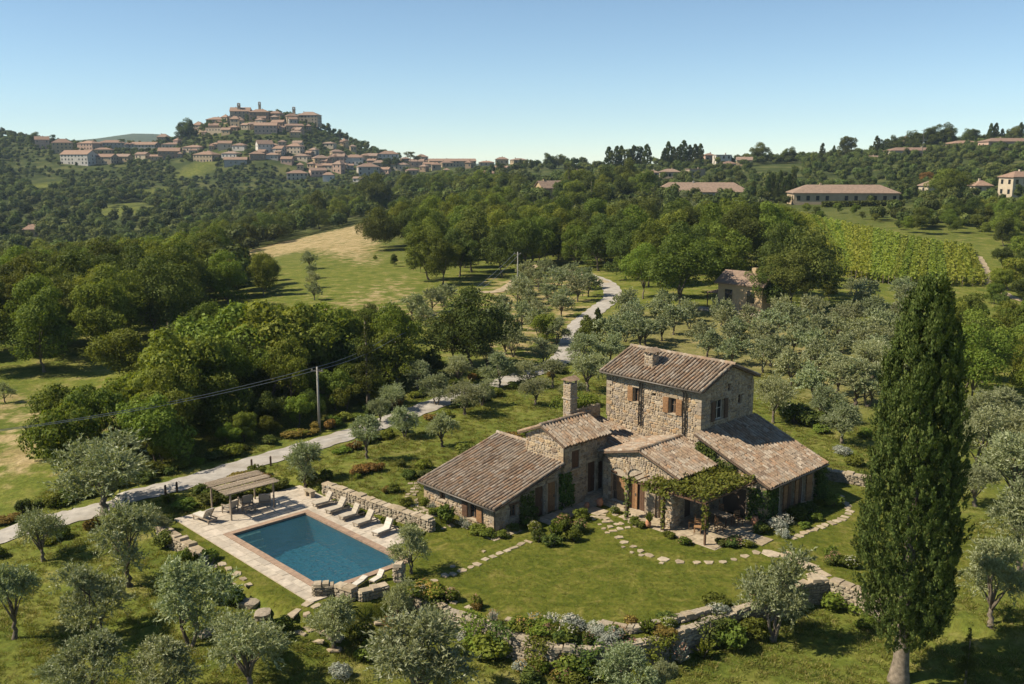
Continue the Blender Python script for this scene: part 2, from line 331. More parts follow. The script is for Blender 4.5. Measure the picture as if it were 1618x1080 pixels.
ca = me.color_attributes.new('zone', 'FLOAT_COLOR', 'POINT'); ca.data.foreach_set('color', np.stack([dry, lawn, soil, forest], 1).astype(np.float32).ravel())
m, t, out = nodes('ground')
za = N(t, 'ShaderNodeAttribute', attribute_name='zone'); sp = N(t, 'ShaderNodeSeparateColor'); t.links.new(za.outputs['Color'], sp.inputs[0])
geo = N(t, 'ShaderNodeNewGeometry')
def tn(sc, det=4.0, rough=.6, dist=0.0):
    n = N(t, 'ShaderNodeTexNoise', i_Scale=sc, i_Detail=det, i_Roughness=rough, i_Distortion=dist); t.links.new(geo.outputs['Position'], n.inputs['Vector']); return n.outputs[0]
big, mid, fine, vf = tn(.06), tn(.45, 5), tn(3.2, 6, .7), tn(14, 4, .7)
field = ramp(t, [(.28, (.068, .090, .017)), (.42, (.100, .122, .022)), (.56, (.140, .148, .032)), (.67, (.195, .18, .058)), (.77, (.26, .215, .095))], mid)
far_c = ramp(t, [(.35, (.034, .046, .014)), (.5, (.050, .064, .019)), (.64, (.095, .10, .034))], big)
lawn_c = ramp(t, [(.28, (.050, .066, .010)), (.44, (.080, .096, .014)), (.56, (.115, .12, .021)), (.70, (.18, .16, .045))], tn(.7, 6, .7, .8))
dry_c = ramp(t, [(.30, (.17, .145, .05)), (.45, (.27, .21, .10)), (.58, (.34, .265, .14)), (.72, (.41, .33, .19))], tn(.22, 6, .7, 1.2))
soil_c = ramp(t, [(.35, (.20, .16, .08)), (.65, (.33, .26, .16))], mid)
def mixc(f, a, b):
    n = N(t, 'ShaderNodeMix', data_type='RGBA'); 
    t.links.new(f, n.inputs[0]); t.links.new(a, n.inputs[6]); t.links.new(b, n.inputs[7]); return n.outputs[2]
def edge(f, k=.9):
    """break the border of a zone with noise"""
    a = N(t, 'ShaderNodeMath', operation='SUBTRACT'); t.links.new(mid, a.inputs[0]); a.inputs[1].default_value = .5
    b_ = N(t, 'ShaderNodeMath', operation='MULTIPLY_ADD'); t.links.new(a.outputs[0], b_.inputs[0]); b_.inputs[1].default_value = k * 3.0; t.links.new(f, b_.inputs[2])
    c_ = N(t, 'ShaderNodeMapRange', interpolation_type='SMOOTHSTEP'); c_.inputs[1].default_value = .2; c_.inputs[2].default_value = .8; t.links.new(b_.outputs[0], c_.inputs[0])
    m_ = N(t, 'ShaderNodeMath', operation='MULTIPLY'); t.links.new(c_.outputs[0], m_.inputs[0]); mn = N(t, 'ShaderNodeMath', operation='MULTIPLY'); mn.use_clamp = True; t.links.new(f, mn.inputs[0]); mn.inputs[1].default_value = 2.5; t.links.new(mn.outputs[0], m_.inputs[1]); return m_.outputs[0]
col = mixc(za.outputs['Alpha'], field.outputs[0], far_c.outputs[0])
col = mixc(sp.outputs[2], col, soil_c.outputs[0])
col = mixc(edge(sp.outputs[0]), col, dry_c.outputs[0])
col = mixc(edge(sp.outputs[1], .3), col, lawn_c.outputs[0])
mr = N(t, 'ShaderNodeMapRange'); mr.inputs[1].default_value = .3; mr.inputs[2].default_value = .7; mr.inputs[3].default_value = .62; mr.inputs[4].default_value = 1.35; t.links.new(fine, mr.inputs[0])
mx = N(t, 'ShaderNodeMix', data_type='RGBA', blend_type='MULTIPLY'); mx.inputs[0].default_value = 1; t.links.new(col, mx.inputs[6]); t.links.new(mr.outputs[0], mx.inputs[7])
b = N(t, 'ShaderNodeBsdfPrincipled', i_Roughness=1.0); b.inputs['Specular IOR Level'].default_value = .05
ad = N(t, 'ShaderNodeMath', operation='MULTIPLY_ADD'); t.links.new(vf, ad.inputs[0]); ad.inputs[1].default_value = .35; t.links.new(fine, ad.inputs[2])
bp = N(t, 'ShaderNodeBump', i_Strength=.75, i_Distance=.18); t.links.new(ad.outputs[0], bp.inputs['Height']); t.links.new(bp.outputs[0], b.inputs['Normal'])
t.links.new(mx.outputs[2], b.inputs['Base Color']); t.links.new(b.outputs[0], out.inputs[0]); M['ground'] = m
me.materials.append(m)
tag(link('ground', me), 'rolling ground of lawn, dry meadow and wooded hills', kind='structure')
# ------------------------------------------------------------------ road
def spline(P, n=14):
    P = [Vector(p) for p in P]; Q = []
    for i in range(len(P) - 1):
        a, b, c, d = P[max(i - 1, 0)], P[i], P[i + 1], P[min(i + 2, len(P) - 1)]
        for k in range(n):
            u = k / n; Q.append(.5 * ((2 * b) + (c - a) * u + (2 * a - 5 * b + 4 * c - d) * u * u + (3 * b - a - 3 * c + d) * u ** 3))
    Q.append(P[-1]); return Q
def ribbon(name, pts, width, mat, lift=.03, label=None, rows=7, crown=.05):
    C = spline(pts); V = []; F = []
    for i, p in enumerate(C):
        d = (C[min(i + 1, len(C) - 1)] - C[max(i - 1, 0)]); d.z = 0; d.normalize(); nrm = Vector((-d.y, d.x, 0)); w = width(i / len(C)) if callable(width) else width
        for k in range(rows):
            u = k / (rows - 1) - .5; e = .12 * math.sin(i * 1.7 + k) if k in (0, rows - 1) else 0
            q = p + nrm * (u * w + e); V.append((q.x, q.y, max(gz(q.x, q.y), gz(p.x, p.y) - .3) + lift + crown * (1 - 4 * u * u)))
    for i in range(len(C) - 1):
        for k in range(rows - 1): a = i * rows + k; F.append((a, a + rows, a + rows + 1, a + 1))
    me = mesh_py(name, V, F, mat, smooth=True); o = link(name, me); tag(o, label, kind='structure'); return C
M['road'] = mat_pieces('road', [(.33, .305, .27), (.35, .32, .28)], .95, 1.1, .4, .25, blotch=((.23, .20, .155), .5, .5, .55))
M['track'] = mat_pieces('track', [(.30, .24, .155), (.33, .265, .175)], .95, 1.3, .5, .3)
ROAD = [(-150, 897), (0, 848), (130, 812), (260, 772), (400, 731), (540, 690), (640, 656), (740, 619), (830, 592), (888, 567), (902, 540), (916, 512), (945, 488), (968, 468), (957, 447), (915, 432), (880, 428)]
road_pts = [at(*p) for p in ROAD]; road_pts[0] = Vector((-45, 47, 0))
ROADC = ribbon('road', road_pts, lambda u: 2.4 + .8 * u, M['road'], .05, 'pale gravel lane curving from lower left up past the villa')
ribbon('track', [at(*p) for p in [(1545, 405), (1556, 425), (1560, 445), (1600, 470), (1640, 480)]], 1.7, M['track'], .06, 'earth track at the end of the vineyard')
ribbon('track', [at(*p) for p in [(960, 447), (910, 430), (880, 424), (845, 420), (800, 455), (760, 462)]], 2.2, M['track'], .06, 'earth track leaving the lane towards the wood')
# ------------------------------------------------------------------ villa
villa = empty('stone_villa', Wd(0, 0, 0), VA)
tag(villa, 'rustic stone farmhouse with stepped terracotta tile roofs and brown shutters on the lawn', 'house')
def stone_proto(k):
    rr = random.Random(100 + k); out = []; n = 8
    for ring, (sc, dep) in enumerate(((1.0, 0.0), (1.0, -.55), (.82, -1.0))):
        for i in range(n):
            a = 2 * math.pi * (i + .5) / n; cx = math.copysign(min(1, abs(math.cos(a)) * 1.32), math.cos(a)) * .5; cz = math.copysign(min(1, abs(math.sin(a)) * 1.32), math.sin(a)) * .5
            if ring == 0: j = (rr.uniform(.90, 1.02), rr.uniform(.88, 1.03)); JJ.setdefault((k, i), j)
            j = JJ[(k, i)]; out.append((cx * sc * j[0], dep + (rr.uniform(-.25, .2) if ring == 2 else 0), cz * sc * j[1]))
    F = [(r * n + i, r * n + (i + 1) % n, (r + 1) * n + (i + 1) % n, (r + 1) * n + i) for r in range(2) for i in range(n)] + [tuple(2 * n + i for i in range(n))]
    return np.array(out), F
JJ = {}
STONES = [stone_proto(k) for k in range(10)]
STONE_ME = {mm: [mesh_py('stone', V, F, M[mm], [0.0] * len(F)) for V, F in STONES] for mm in ('stone', 'drystone', 'flag')}
def masonry(length, z0, topf, holes, rr, rowh=(.11, .31), wid=(.14, .52), gap=.022, split=.42):
    """stones as (s, z, w, h) on a wall face"""
    out = []; z = z0
    zmax = max(topf(s) for s in np.linspace(0, length, 40))
    while z < zmax - .05:
        h = rr.uniform(*rowh); s = -rr.uniform(0, .2)
        while s < length - .03:
            w = rr.uniform(*wid) * (1.25 if h > .27 else 1); a, b_ = max(s, 0), min(s + w, length)
            if length - b_ < .12: b_ = length
            zt = min(z + h, topf(a) - .02, topf(b_) - .02)
            if b_ - a > .08 and zt - z > .06:
                cells = [(a, b_, z, zt)]
                if rr.random() < split and zt - z > .2 and b_ - a > .24:
                    c_ = a + (b_ - a) * rr.uniform(.35, .65); zm = z + (zt - z) * rr.uniform(.4, .6)
                    cells = [(a, c_, z, zt), (c_, b_, z, zm), (c_, b_, zm, zt)] if rr.random() < .5 else [(a, c_, z, zm), (a, c_, zm, zt), (c_, b_, z, zt)]
                for (x0, x1, y0, y1) in cells:
                    ok = True
                    for (h0, h1, g0, g1) in holes:
                        if x0 < h1 and x1 > h0 and y0 < g1 and y1 > g0:
                            if x0 < h0 and h0 - x0 > .09: x1 = min(x1, h0)
                            elif x1 > h1 and x1 - h1 > .09: x0 = max(x0, h1)
                            elif y1 > g1 and y1 - g1 > .08: y0 = max(y0, g1)
                            elif y0 < g0 and g0 - y0 > .08: y1 = min(y1, g0)
                            else: ok = False
                    if ok and x1 - x0 > .07 and y1 - y0 > .06: out.append(((x0 + x1) / 2, (y0 + y1) / 2, x1 - x0 - gap, y1 - y0 - gap))
            s = b_ if b_ >= length else s + w
        z += h
    return out
class StoneBatch:
    def __init__(s): s.V = []; s.F = []; s.r = []; s.n = 0
    def add(s, k, Mx, scl):
        V, F = STONES[k]; Vw = (np.array(Mx.to_3x3()) @ (V * np.array(scl)).T).T + np.array(Mx.translation)
        s.V.append(Vw); s.F += [tuple(i + s.n for i in f) for f in F]; s.r += [random.random()] * len(F); s.n += len(V)
    def build(s, name, mat, parent):
        if not s.V: return None
        o = link(name, mesh_py(name, np.concatenate(s.V), s.F, mat, s.r), parent); o['kind'] = 'stuff'; return o
ALL_STONES = []      # (area, wall part, matrix, scale) of every stone on the villa
def face_matrix(A, B):
    d = Vector((B[0] - A[0], B[1] - A[1], 0)); L = d.length; d.normalize(); n = Vector((-d.y, d.x, 0))   # n points into the wall
    return Matrix(((d.x, n.x, 0, A[0]), (d.y, n.y, 0, A[1]), (0, 0, 1, 0), (0, 0, 0, 1))), L
def wall_face(mb, A, B, z0, top, openings=(), stones=True, depth=.28, seed=0):
    """top: list of (s, z); openings: (s0, s1, z0, z1, arch)"""
    Mx, L = face_matrix(A, B); S = [a for a, _ in top]; Zt = [b_ for _, b_ in top]
    topf = lambda s: float(np.interp(s, S, Zt)); cuts = set([0, L] + [s for s in S if 0 < s < L]); arcs = []
    holes = []
    for (a, b_, c_, d_, arch) in openings:
        cuts |= {a, b_}
        if arch:
            n = 10; rad = (b_ - a) / 2
            for k in range(n):
                x0 = a + (b_ - a) * k / n; x1 = a + (b_ - a) * (k + 1) / n; xm = (x0 + x1) / 2
                f = lambda x: d_ - arch + arch * math.sqrt(max(0, 1 - ((x - a - rad) / rad) ** 2)); cuts |= {x0, x1}; arcs.append((x0, x1, c_, f))
                holes.append((x0, x1, c_, f(xm)))
        else: arcs.append((a, b_, c_, lambda x, d_=d_: d_)); holes.append((a, b_, c_, d_))
    cuts = sorted(cuts); cuts = [c_ for i, c_ in enumerate(cuts) if i == 0 or c_ - cuts[i - 1] > 1e-4]
    T = lambda s, n, z: tuple(Mx @ Vector((s, n, z)))
    for x0, x1 in zip(cuts, cuts[1:]):
        xm = (x0 + x1) / 2; zz = [(z0, z0)]; ops = sorted([o for o in arcs if o[0] - 1e-4 <= xm <= o[1] + 1e-4], key=lambda o: o[2])
        spans = []; lo = (z0, z0)
        for o in ops: spans.append((lo, (o[2], o[2]))); lo = (o[3](x0), o[3](x1))
        spans.append((lo, (topf(x0), topf(x1))))
        for (a0, a1), (b0, b1) in spans:
            if max(b0 - a0, b1 - a1) > .005: mb.add([T(x0, 0, a0), T(x1, 0, a1), T(x1, 0, b1), T(x0, 0, b0)], [(0, 1, 2, 3)])
        for o in ops:
            mb.add([T(x0, 0, o[3](x0)), T(x1, 0, o[3](x1)), T(x1, depth, o[3](x1)), T(x0, depth, o[3](x0))], [(0, 1, 2, 3)])
            mb.add([T(x0, 0, o[2]), T(x1, 0, o[2]), T(x1, depth, o[2]), T(x0, depth, o[2])], [(3, 2, 1, 0)])
    for (a, b_, c_, d_, arch) in openings:
        zt = d_ - arch if arch else d_
        for x in (a, b_): mb.add([T(x, 0, c_), T(x, depth, c_), T(x, depth, zt), T(x, 0, zt)], [(0, 1, 2, 3)])
    res = []
    if stones:
        rr = random.Random(seed)
        for (s, z, w, h) in masonry(L, z0, topf, holes, rr):
            k = rr.randrange(10); sc = (w, rr.uniform(.035, .065), h)
            Ms = Mx @ Matrix.Translation((s, .012, z)) @ Matrix.Rotation(rr.uniform(-.05, .05), 4, 'Y')
            res.append((w * h, k, Ms, sc, topf))
    return res
def block(name, faces, cap=None):
    mb = MB(); st = []
    for i, f in enumerate(faces): st += wall_face(mb, *f[:4], **(f[4] if len(f) > 4 else {}), seed=hash(name) % 1000 + i if False else len(name) * 31 + i * 7)
    w = mb.build('wall', M['mortar'], villa)
    for s in st: ALL_STONES.append((s[0], w, s[1], s[2], s[3]))
    return w
# walls: A -> B runs left to right seen from outside
L_E, M_E = 1.72, 4.45
wL = block('low wing', [
    ((-7, 0), (0, 0), -.6, [(0, 1.70), (7, 1.70)], dict(openings=[(4.45, 5.3, .3, 1.28, 0), (1.5, 2.1, .75, 1.32, 0)])),
    ((0, 0), (0, 6), -.3, [(0, 1.74), (6, 3.16)], dict(openings=[(1.25, 1.85, .6, 1.42, 0), (3.5, 4.3, 0, 2.05, 0), (4.6, 5.5, 0, 2.12, 0)])),
    ((-7, 6.8), (-7, 0), -.6, [(0, 3.38), (6.8, 1.74)]),
    ((-3.4, 6.8), (-7, 6.8), -.6, [(0, 3.3), (3.6, 3.3)])])
wM = block('middle wing', [
    ((-3.4, 6), (.15, 6), 2.6, [(0, 4.5), (1.65, 5.32), (3.55, 4.42)]),
    ((.15, 6), (.15, 10.3), -.3, [(0, 4.36), (4.3, 4.36)], dict(openings=[(.8, 1.55, 2.6, 3.85, 0), (2.35, 3.25, .5, 2.7, 0), (3.5, 4.05, .5, 2.5, 0)])),
    ((-3.4, 13.7), (-3.4, 6), -.3, [(0, 4.5), (7.7, 4.5)]), ((.15, 10.42), (-3.4, 10.42), 2.5, [(0, 4.42), (1.9, 5.3), (3.55, 4.5)])])
wC = block('porch wing', [
    ((1.0, 9.2), (7.0, 9.2), -.3, [(0, 3.46), (3.1, 4.22), (6, 3.28)], dict(openings=[(.6, 1.9, .3, 2.7, .55), (2.05, 3.55, .05, 2.95, .6), (4.6, 5.05, .05, 2.1, 0)])),
    ((7.0, 9.2), (7.0, 13.7), -.3, [(0, 3.2), (4.5, 3.2)], dict(openings=[(.9, 1.9, 0, 2.1, 0)])),
    ((1.0, 10.3), (1.0, 9.2), -.3, [(0, 3.4), (1.1, 3.4)]),
    ((.15, 10.3), (1.0, 10.3), -.3, [(0, 3.7), (.85, 3.5)])])
wT = block('tower wing', [
    ((-2.7, 13.7), (5.5, 13.7), 2.5, [(0, 7.86), (8.2, 7.86)], dict(openings=[(2.42, 2.95, 5.98, 7.02, 0), (5.58, 6.18, 5.75, 6.85, 0), (4.05, 4.4, 6.68, 6.9, 0)])),
    ((5.5, 13.7), (5.5, 19.9), -.3, [(0, 7.86), (3.1, 9.02), (6.2, 7.86)], dict(openings=[(1.55, 2.6, 5.4, 6.8, 0), (3.1, 3.5, 7.2, 7.75, 0), (4.4, 4.9, 6.05, 6.75, 0)])),
    ((5.5, 19.9), (-2.7, 19.9), -.3, [(0, 7.86), (8.2, 7.86)]),
    ((-2.7, 19.9), (-2.7, 13.7), -.3, [(0, 7.86), (3.1, 9.02), (6.2, 7.86)])])
wR = block('right wing', [
    ((5.5, 13.3), (10.95, 13.3), -.3, [(0, 4.9), (5.45, 2.70)], dict(openings=[(1.5, 2.3, 2.85, 3.45, 0), (2.1, 4.0, 0, 1.95, 0)])),
    ((10.95, 13.3), (10.95, 20), -.3, [(0, 2.66), (6.7, 2.66)], dict(openings=[(1.35, 1.95, .35, 2.15, 0), (2.95, 3.4, .35, 2.15, 0), (4.25, 4.85, .35, 2.15, 0)])),
    ((10.95, 20), (5.5, 20), -.3, [(0, 2.70), (5.45, 4.9)])])
# stones: the 300 largest facing the garden are objects, the rest one part
ALL_STONES.sort(key=lambda s: -s[0])
sb = StoneBatch()
for i, (a, w, k, Ms, sc) in enumerate(ALL_STONES):
    if i < 290:
        o = link('stone', STONE_ME['stone'][k], w); o.matrix_local = Ms @ Matrix.Diagonal((*sc, 1))
    else: sb.add(k, Ms, sc)
sb.build('rubble_masonry', M['stone'], villa)
# solid boxes behind openings, coloured dark in place of the shade in rooms
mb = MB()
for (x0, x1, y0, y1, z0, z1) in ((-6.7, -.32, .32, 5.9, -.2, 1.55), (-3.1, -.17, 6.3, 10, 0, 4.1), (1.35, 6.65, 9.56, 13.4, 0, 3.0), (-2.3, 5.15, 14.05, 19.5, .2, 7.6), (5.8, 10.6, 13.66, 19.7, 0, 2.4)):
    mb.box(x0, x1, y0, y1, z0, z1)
mb.build('room_shade', M['room_shade'], villa)
# roofs ---------------------------------------------------------------
def tile_proto():
    V = []; F = []; n = 5; L = .46; r0, r1 = .112, .092
    for j, (y, r) in enumerate(((0, r0), (L, r1))):
        for i in range(n + 1):
            a = math.pi * i / n; V.append((r * math.cos(a), y, r * math.sin(a) * 1.2 + .01 + .018 * (1 - j)))
    for i in range(n): F.append((i, i + 1, n + 2 + i, n + 1 + i))
    F.append(tuple(range(n + 1))[::-1]); return np.array(V), F
TV, TF = tile_proto()
TILE_ME = mesh_py('roof_tile', TV, TF, M['tile'], [0.] * len(TF))
RIDGE_ME = mesh_py('ridge_tile', TV * np.array([1.35, 1.0, 1.2]), TF, M['tile'], [0.] * len(TF))
def roof(parent, O, U, Vv, lu, lv, cols=None, singles=0, thick=.1, clip=None, col_w=.30, row=.36, seed=1, tilemat='tile'):
    """slab + barrel tiles; O = eave left corner, U along the eave, Vv up the slope"""
    O = Vector(O); U = Vector(U).normalized(); Vv = Vector(Vv).normalized(); n = U.cross(Vv).normalized()
    mb = MB(); c = [O, O + U * lu, O + U * lu + Vv * lv, O + Vv * lv]
    mb.add([p for p in c] + [p - n * thick for p in c], [(0, 1, 2, 3), (7, 6, 5, 4), (0, 4, 5, 1), (1, 5, 6, 2), (2, 6, 7, 3), (3, 7, 4, 0)])
    slab = mb.build('roof', M['tilebase'], parent)
    rr = random.Random(seed); nc = int(round(lu / col_w)); cw = lu / nc; nr = int(math.ceil(lv / row)); V = []; F = []; rv = []; nv = 0; cnt = 0
    B = Matrix((U, Vv, n)).transposed()
    colr = [rr.gauss(0, .012) for _ in range(nc)]
    sag = lambda s, v: -.035 * math.sin(math.pi * v / lv) * math.sin(math.pi * s / lu) + .012 * math.sin(s * 2.1 + v)
    for i in range(nc):
        for j in range(nr):
            s = (i + .5) * cw + rr.gauss(0, .012) + colr[i]; v = j * row - .05 + rr.gauss(0, .014)
            if clip and not clip(s, v): continue
            v = min(v, lv - .44)
            Lc = O + U * s + Vv * v + n * (.006 + sag(s, v)); rot = B @ Matrix.Rotation(rr.gauss(0, .03), 3, 'Z') @ Matrix.Rotation(.05 + rr.gauss(0, .015), 3, 'X')
            if j < singles and cnt < 300 and j <= singles:
                o = link('roof_tile', TILE_ME, slab); o.matrix_local = Matrix.Translation(Lc) @ rot.to_4x4(); cnt += 1
            else:
                Vt = (np.array(rot) @ TV.T).T + np.array(Lc); V.append(Vt); F += [tuple(q + nv for q in f) for f in TF]; nv += len(TV); rv += [rr.random()] * len(TF)
    if V:
        o = link('tile_courses', mesh_py('tile_courses', np.concatenate(V), F, M[tilemat], rv), slab); o['kind'] = 'stuff'
    return slab
def ridge(parent, a, b):
    a = Vector(a); b = Vector(b); d = (b - a); L = d.length; d.normalize(); x = d.cross(Vector((0, 0, 1))).normalized(); z = x.cross(d)
    B = Matrix((x, d, z)).transposed().to_4x4(); k = 0; s = 0
    while s < L - .1:
        o = link('ridge_tile', RIDGE_ME, parent); o.matrix_local = Matrix.Translation(a + d * s) @ B @ Matrix.Rotation(.03, 4, 'X'); s += .38
def slope(dv): return dv
# low wing: one slope falling towards the pool
kL = (3.2 - 1.62) / 6.35
rL = roof(villa, (-7.35, -.36, 1.64), (1, 0, 0), (0, 1, kL), 7.72, 6.36 * math.hypot(1, kL), singles=8, seed=3)
roof(villa, (-7.35, 6.0, 1.64 + kL * 6.36), (1, 0, 0), (0, 1, kL), 3.9, 1.0 * math.hypot(1, kL), seed=4)
ridge(villa, (-7.38, 7.0, 1.64 + kL * 7.36 + .03), (-3.5, 7.0, 1.64 + kL * 7.36 + .03))
# middle wing: gable, ridge running back
az_, ax_ = 5.42, -1.75
e1, e2 = (.50, 4.42), (-3.95, 4.50)
d1 = math.hypot(e1[0] - ax_, az_ - e1[1]); d2 = math.hypot(ax_ - e2[0], az_ - e2[1])
rM = roof(villa, (e1[0], 5.72, e1[1]), (0, 1, 0), (ax_ - e1[0], 0, az_ - e1[1]), 4.75, d1, seed=5)
roof(villa, (e2[0], 10.47, e2[1]), (0, -1, 0), (ax_ - e2[0], 0, az_ - e2[1]), 4.75, d2, seed=6)
ridge(rM, (ax_, 5.70, az_ + .03), (ax_, 10.45, az_ + .03))
# link roof between the middle wing and the tower
roof(villa, (.72, 10.32, 3.50), (0, 1, 0), (-4.1, 0, .75), 3.38, 4.17, seed=8)
# porch wing: gable to the front
pa, pz = 4.1, 4.32
dl = math.hypot(pa - .7, pz - 3.44); dr = math.hypot(7.35 - pa, pz - 3.18)
rC = roof(villa, (7.35, 8.92, 3.18), (0, 1, 0), (pa - 7.35, 0, pz - 3.18), 4.78, dr, seed=9)
roof(villa, (.62, 13.7, 3.44), (0, -1, 0), (pa - .62, 0, pz - 3.44), 4.78, dl, seed=10)
ridge(rC, (pa, 8.9, pz + .03), (pa, 13.65, pz + .03))
# tower: gable, ridge along the front
ty, tz = 16.8, 9.14; ef = (13.28, 7.80); eb = (20.32, 7.80)
df = math.hypot(ty - ef[0], tz - ef[1])
rT = roof(villa, (-3.15, ef[0], ef[1]), (1, 0, 0), (0, ty - ef[0], tz - ef[1]), 9.05, df, seed=11)
roof(villa, (5.9, eb[0], eb[1]), (-1, 0, 0), (0, ty - eb[0], tz - eb[1]), 9.05, df, seed=12)
ridge(rT, (-3.15, ty, tz + .03), (5.88, ty, tz + .03))
# right wing: lean-to falling away from the tower
kR = 2.30 / 5.85
rR = roof(villa, (11.38, 12.95, 2.62), (0, 1, 0), (-5.85, 0, 2.30), 7.4, math.hypot(5.85, 2.30), seed=13)
# verge boards, rafters under the eaves
mb = MB()
for y in np.arange(0.2, 7, .55): mb.box(-7.2 + y, -7.12 + y, -.33, .05, 1.50, 1.56)
for y in np.arange(13.4, 20, .55): mb.box(10.9, 11.33, y, y + .08, 2.46, 2.53)
for y in np.arange(-3, 5.9, .6): mb.box(y, y + .08, 13.3, 13.75, 7.63, 7.70)
for y in np.arange(9.0, 13.6, .5): mb.box(6.95, 7.3, y, y + .07, 3.02, 3.09)
for y in np.arange(5.9, 10.3, .5): mb.box(.1, .46, y, y + .07, 4.26, 4.33)
mb.build('rafters', M['wood_dark'], villa)['kind'] = 'stuff'
# chimneys
def chimney(p, q, z0, z1, w, cap=True):
    mb = MB(); mb.box(p - w, p + w, q - w, q + w, z0, z1 - .42); mb.box(p - w - .07, p + w + .07, q - w - .07, q + w + .07, (z0 + z1) / 2 + .2, (z0 + z1) / 2 + .3) if cap else None
    ch = mb.build('chimney', M['mortar'], villa)
    bt = StoneBatch(); rr = random.Random(int(p * 10))
    for A, B in (((p - w, q - w), (p + w, q - w)), ((p + w, q - w), (p + w, q + w)), ((p - w, q + w), (p - w, q - w)), ((p + w, q + w), (p - w, q + w))):
        Mx, L = face_matrix(A, B)
        for (s, z, ww, h) in masonry(L, z0, lambda s: z1 - .42, [], rr, (.13, .22), (.18, .4)): bt.add(rr.randrange(10), Mx @ Matrix.Translation((s, .01, z)), (ww, .035, h))
    bt.build('chimney_stones', M['stone'], ch)
    c = MB()
    for sx in (-1, 1):
        for sy in (-1, 1): c.box(p + sx * (w - .06) - .06, p + sx * (w - .06) + .06, q + sy * (w - .06) - .06, q + sy * (w - .06) + .06, z1 - .42, z1 - .12)
    c.build('chimney_pier', M['stone'], ch)
    c = MB(); e = .16; zt = z1 - .12; c.add([(p - w - e, q - w - e, zt), (p + w + e, q - w - e, zt), (p + w + e, q + w + e, zt), (p - w - e, q + w + e, zt), (p, q - w - e, zt + .24), (p, q + w + e, zt + .24)], [(0, 1, 4), (1, 2, 5, 4), (2, 3, 5), (3, 0, 4, 5), (3, 2, 1, 0)])
    c.build('chimney_cap', M['tile'], ch); return ch
chimney(-2.65, 9.6, 4.6, 7.95, .34)
ch2 = chimney(.15, 15.1, 8.2, 9.62, .36, False)
# windows, shutters, doors
def villa_window(A, B, s0, s1, z0, z1, left=None, right=None, closed=False, fm='frame', bars=1, sill=True):
    Mx, L = face_matrix(A, B); T = lambda mb, x0, x1, n0, n1, a, b: mb.box(x0, x1, n0, n1, a, b, M=Mx)
    f = MB(); w = .06
    T(f, s0, s0 + w, .14, .2, z0, z1); T(f, s1 - w, s1, .14, .2, z0, z1); T(f, s0 + w, s1 - w, .14, .2, z0, z0 + w); T(f, s0 + w, s1 - w, .14, .2, z1 - w, z1)
    for k in range(bars): x = s0 + (s1 - s0) * (k + 1) / (bars + 1); T(f, x - .025, x + .025, .145, .195, z0 + w, z1 - w)
    zm = z0 + (z1 - z0) * .55; T(f, s0 + w, s1 - w, .15, .19, zm - .015, zm + .015)
    win = f.build('window', M[fm], villa); g = MB(); T(g, s0 + .02, s1 - .02, .175, .185, z0 + .02, z1 - .02); g.build('pane', M['glass'], win)
    if sill: g = MB(); T(g, s0 - .1, s1 + .1, -.1, .14, z0 - .09, z0 - .004); g.build('sill', M['flag'], win)
    lt = MB(); T(lt, s0 - .12, s1 + .12, -.065, .05, z1 + .01, z1 + .15); lt.build('lintel', M['flag'] if z0 > 2 else M['wood_dark'], win)
    for sh, mt in ((left, M['wood']), (right, M['wood_dark'])):
        if not sh: continue
        a, b_ = sh[0], sh[1]; mt = M[sh[2]] if len(sh) > 2 else mt; s = MB(); T(s, a, b_, -.12, -.075, z0, z1)
        o = s.build('shutter', mt, villa); sl = MB()
        for k in range(int((z1 - z0 - .2) / .1)): T(sl, a + .05, b_ - .05, -.135, -.121, z0 + .1 + k * .1, z0 + .16 + k * .1)
        sl.build('louvres', mt, o)
    if closed:
        s = MB(); xm = (s0 + s1) / 2
        T(s, s0 + .01, xm - .01, .05, .09, z0 + .01, z1 - .01); s.build('shutter', M['wood_dark'], villa); s = MB(); T(s, xm + .01, s1 - .01, .05, .09, z0 + .01, z1 - .01); s.build('shutter', M['wood_dark'], villa)
    return win
def villa_door(A, B, s0, s1, z0, z1, mat='wood_dark', n=.12, leaf=None, arch=0):
    Mx, L = face_matrix(A, B); mb = MB(); k = max(3, int((s1 - s0) / .16)); w = (s1 - s0) / k
    d = empty('door', (0, 0, 0), 0, villa); d.location = (0, 0, 0)
    for i in range(k):
        x0 = s0 + i * w; xm = x0 + w / 2; zt = z1
        if arch: rad = (s1 - s0) / 2; zt = z1 - arch + arch * math.sqrt(max(0, 1 - ((xm - s0 - rad) / rad) ** 2)) - .02
        b_ = MB(); b_.box(x0 + .006, x0 + w - .006, n, n + .05, z0 + .01, zt, M=Mx); b_.build('plank', M[mat], d)
    h = MB(); h.box(s1 - .16, s1 - .10, n - .05, n, z0 + .95, z0 + 1.12, M=Mx); h.build('handle', M['metal'], d); return d
def surround(A, B, s0, s1, z0, z1, mat='flag', w=.13):
    Mx, L = face_matrix(A, B)
    for x in (s0 - w, s1):
        z = z0
        while z < z1 - .05:
            h = min(random.uniform(.25, .4), z1 - z); b_ = MB(); b_.box(x, x + w, -.075, .02, z + .008, z + h - .008, M=Mx); b_.build('jamb_stone', M[mat], villa); z += h
    b_ = MB(); b_.box(s0 - w, s1 + w, -.08, .02, z1 + .005, z1 + .2, M=Mx); b_.build('lintel', M[mat], villa)
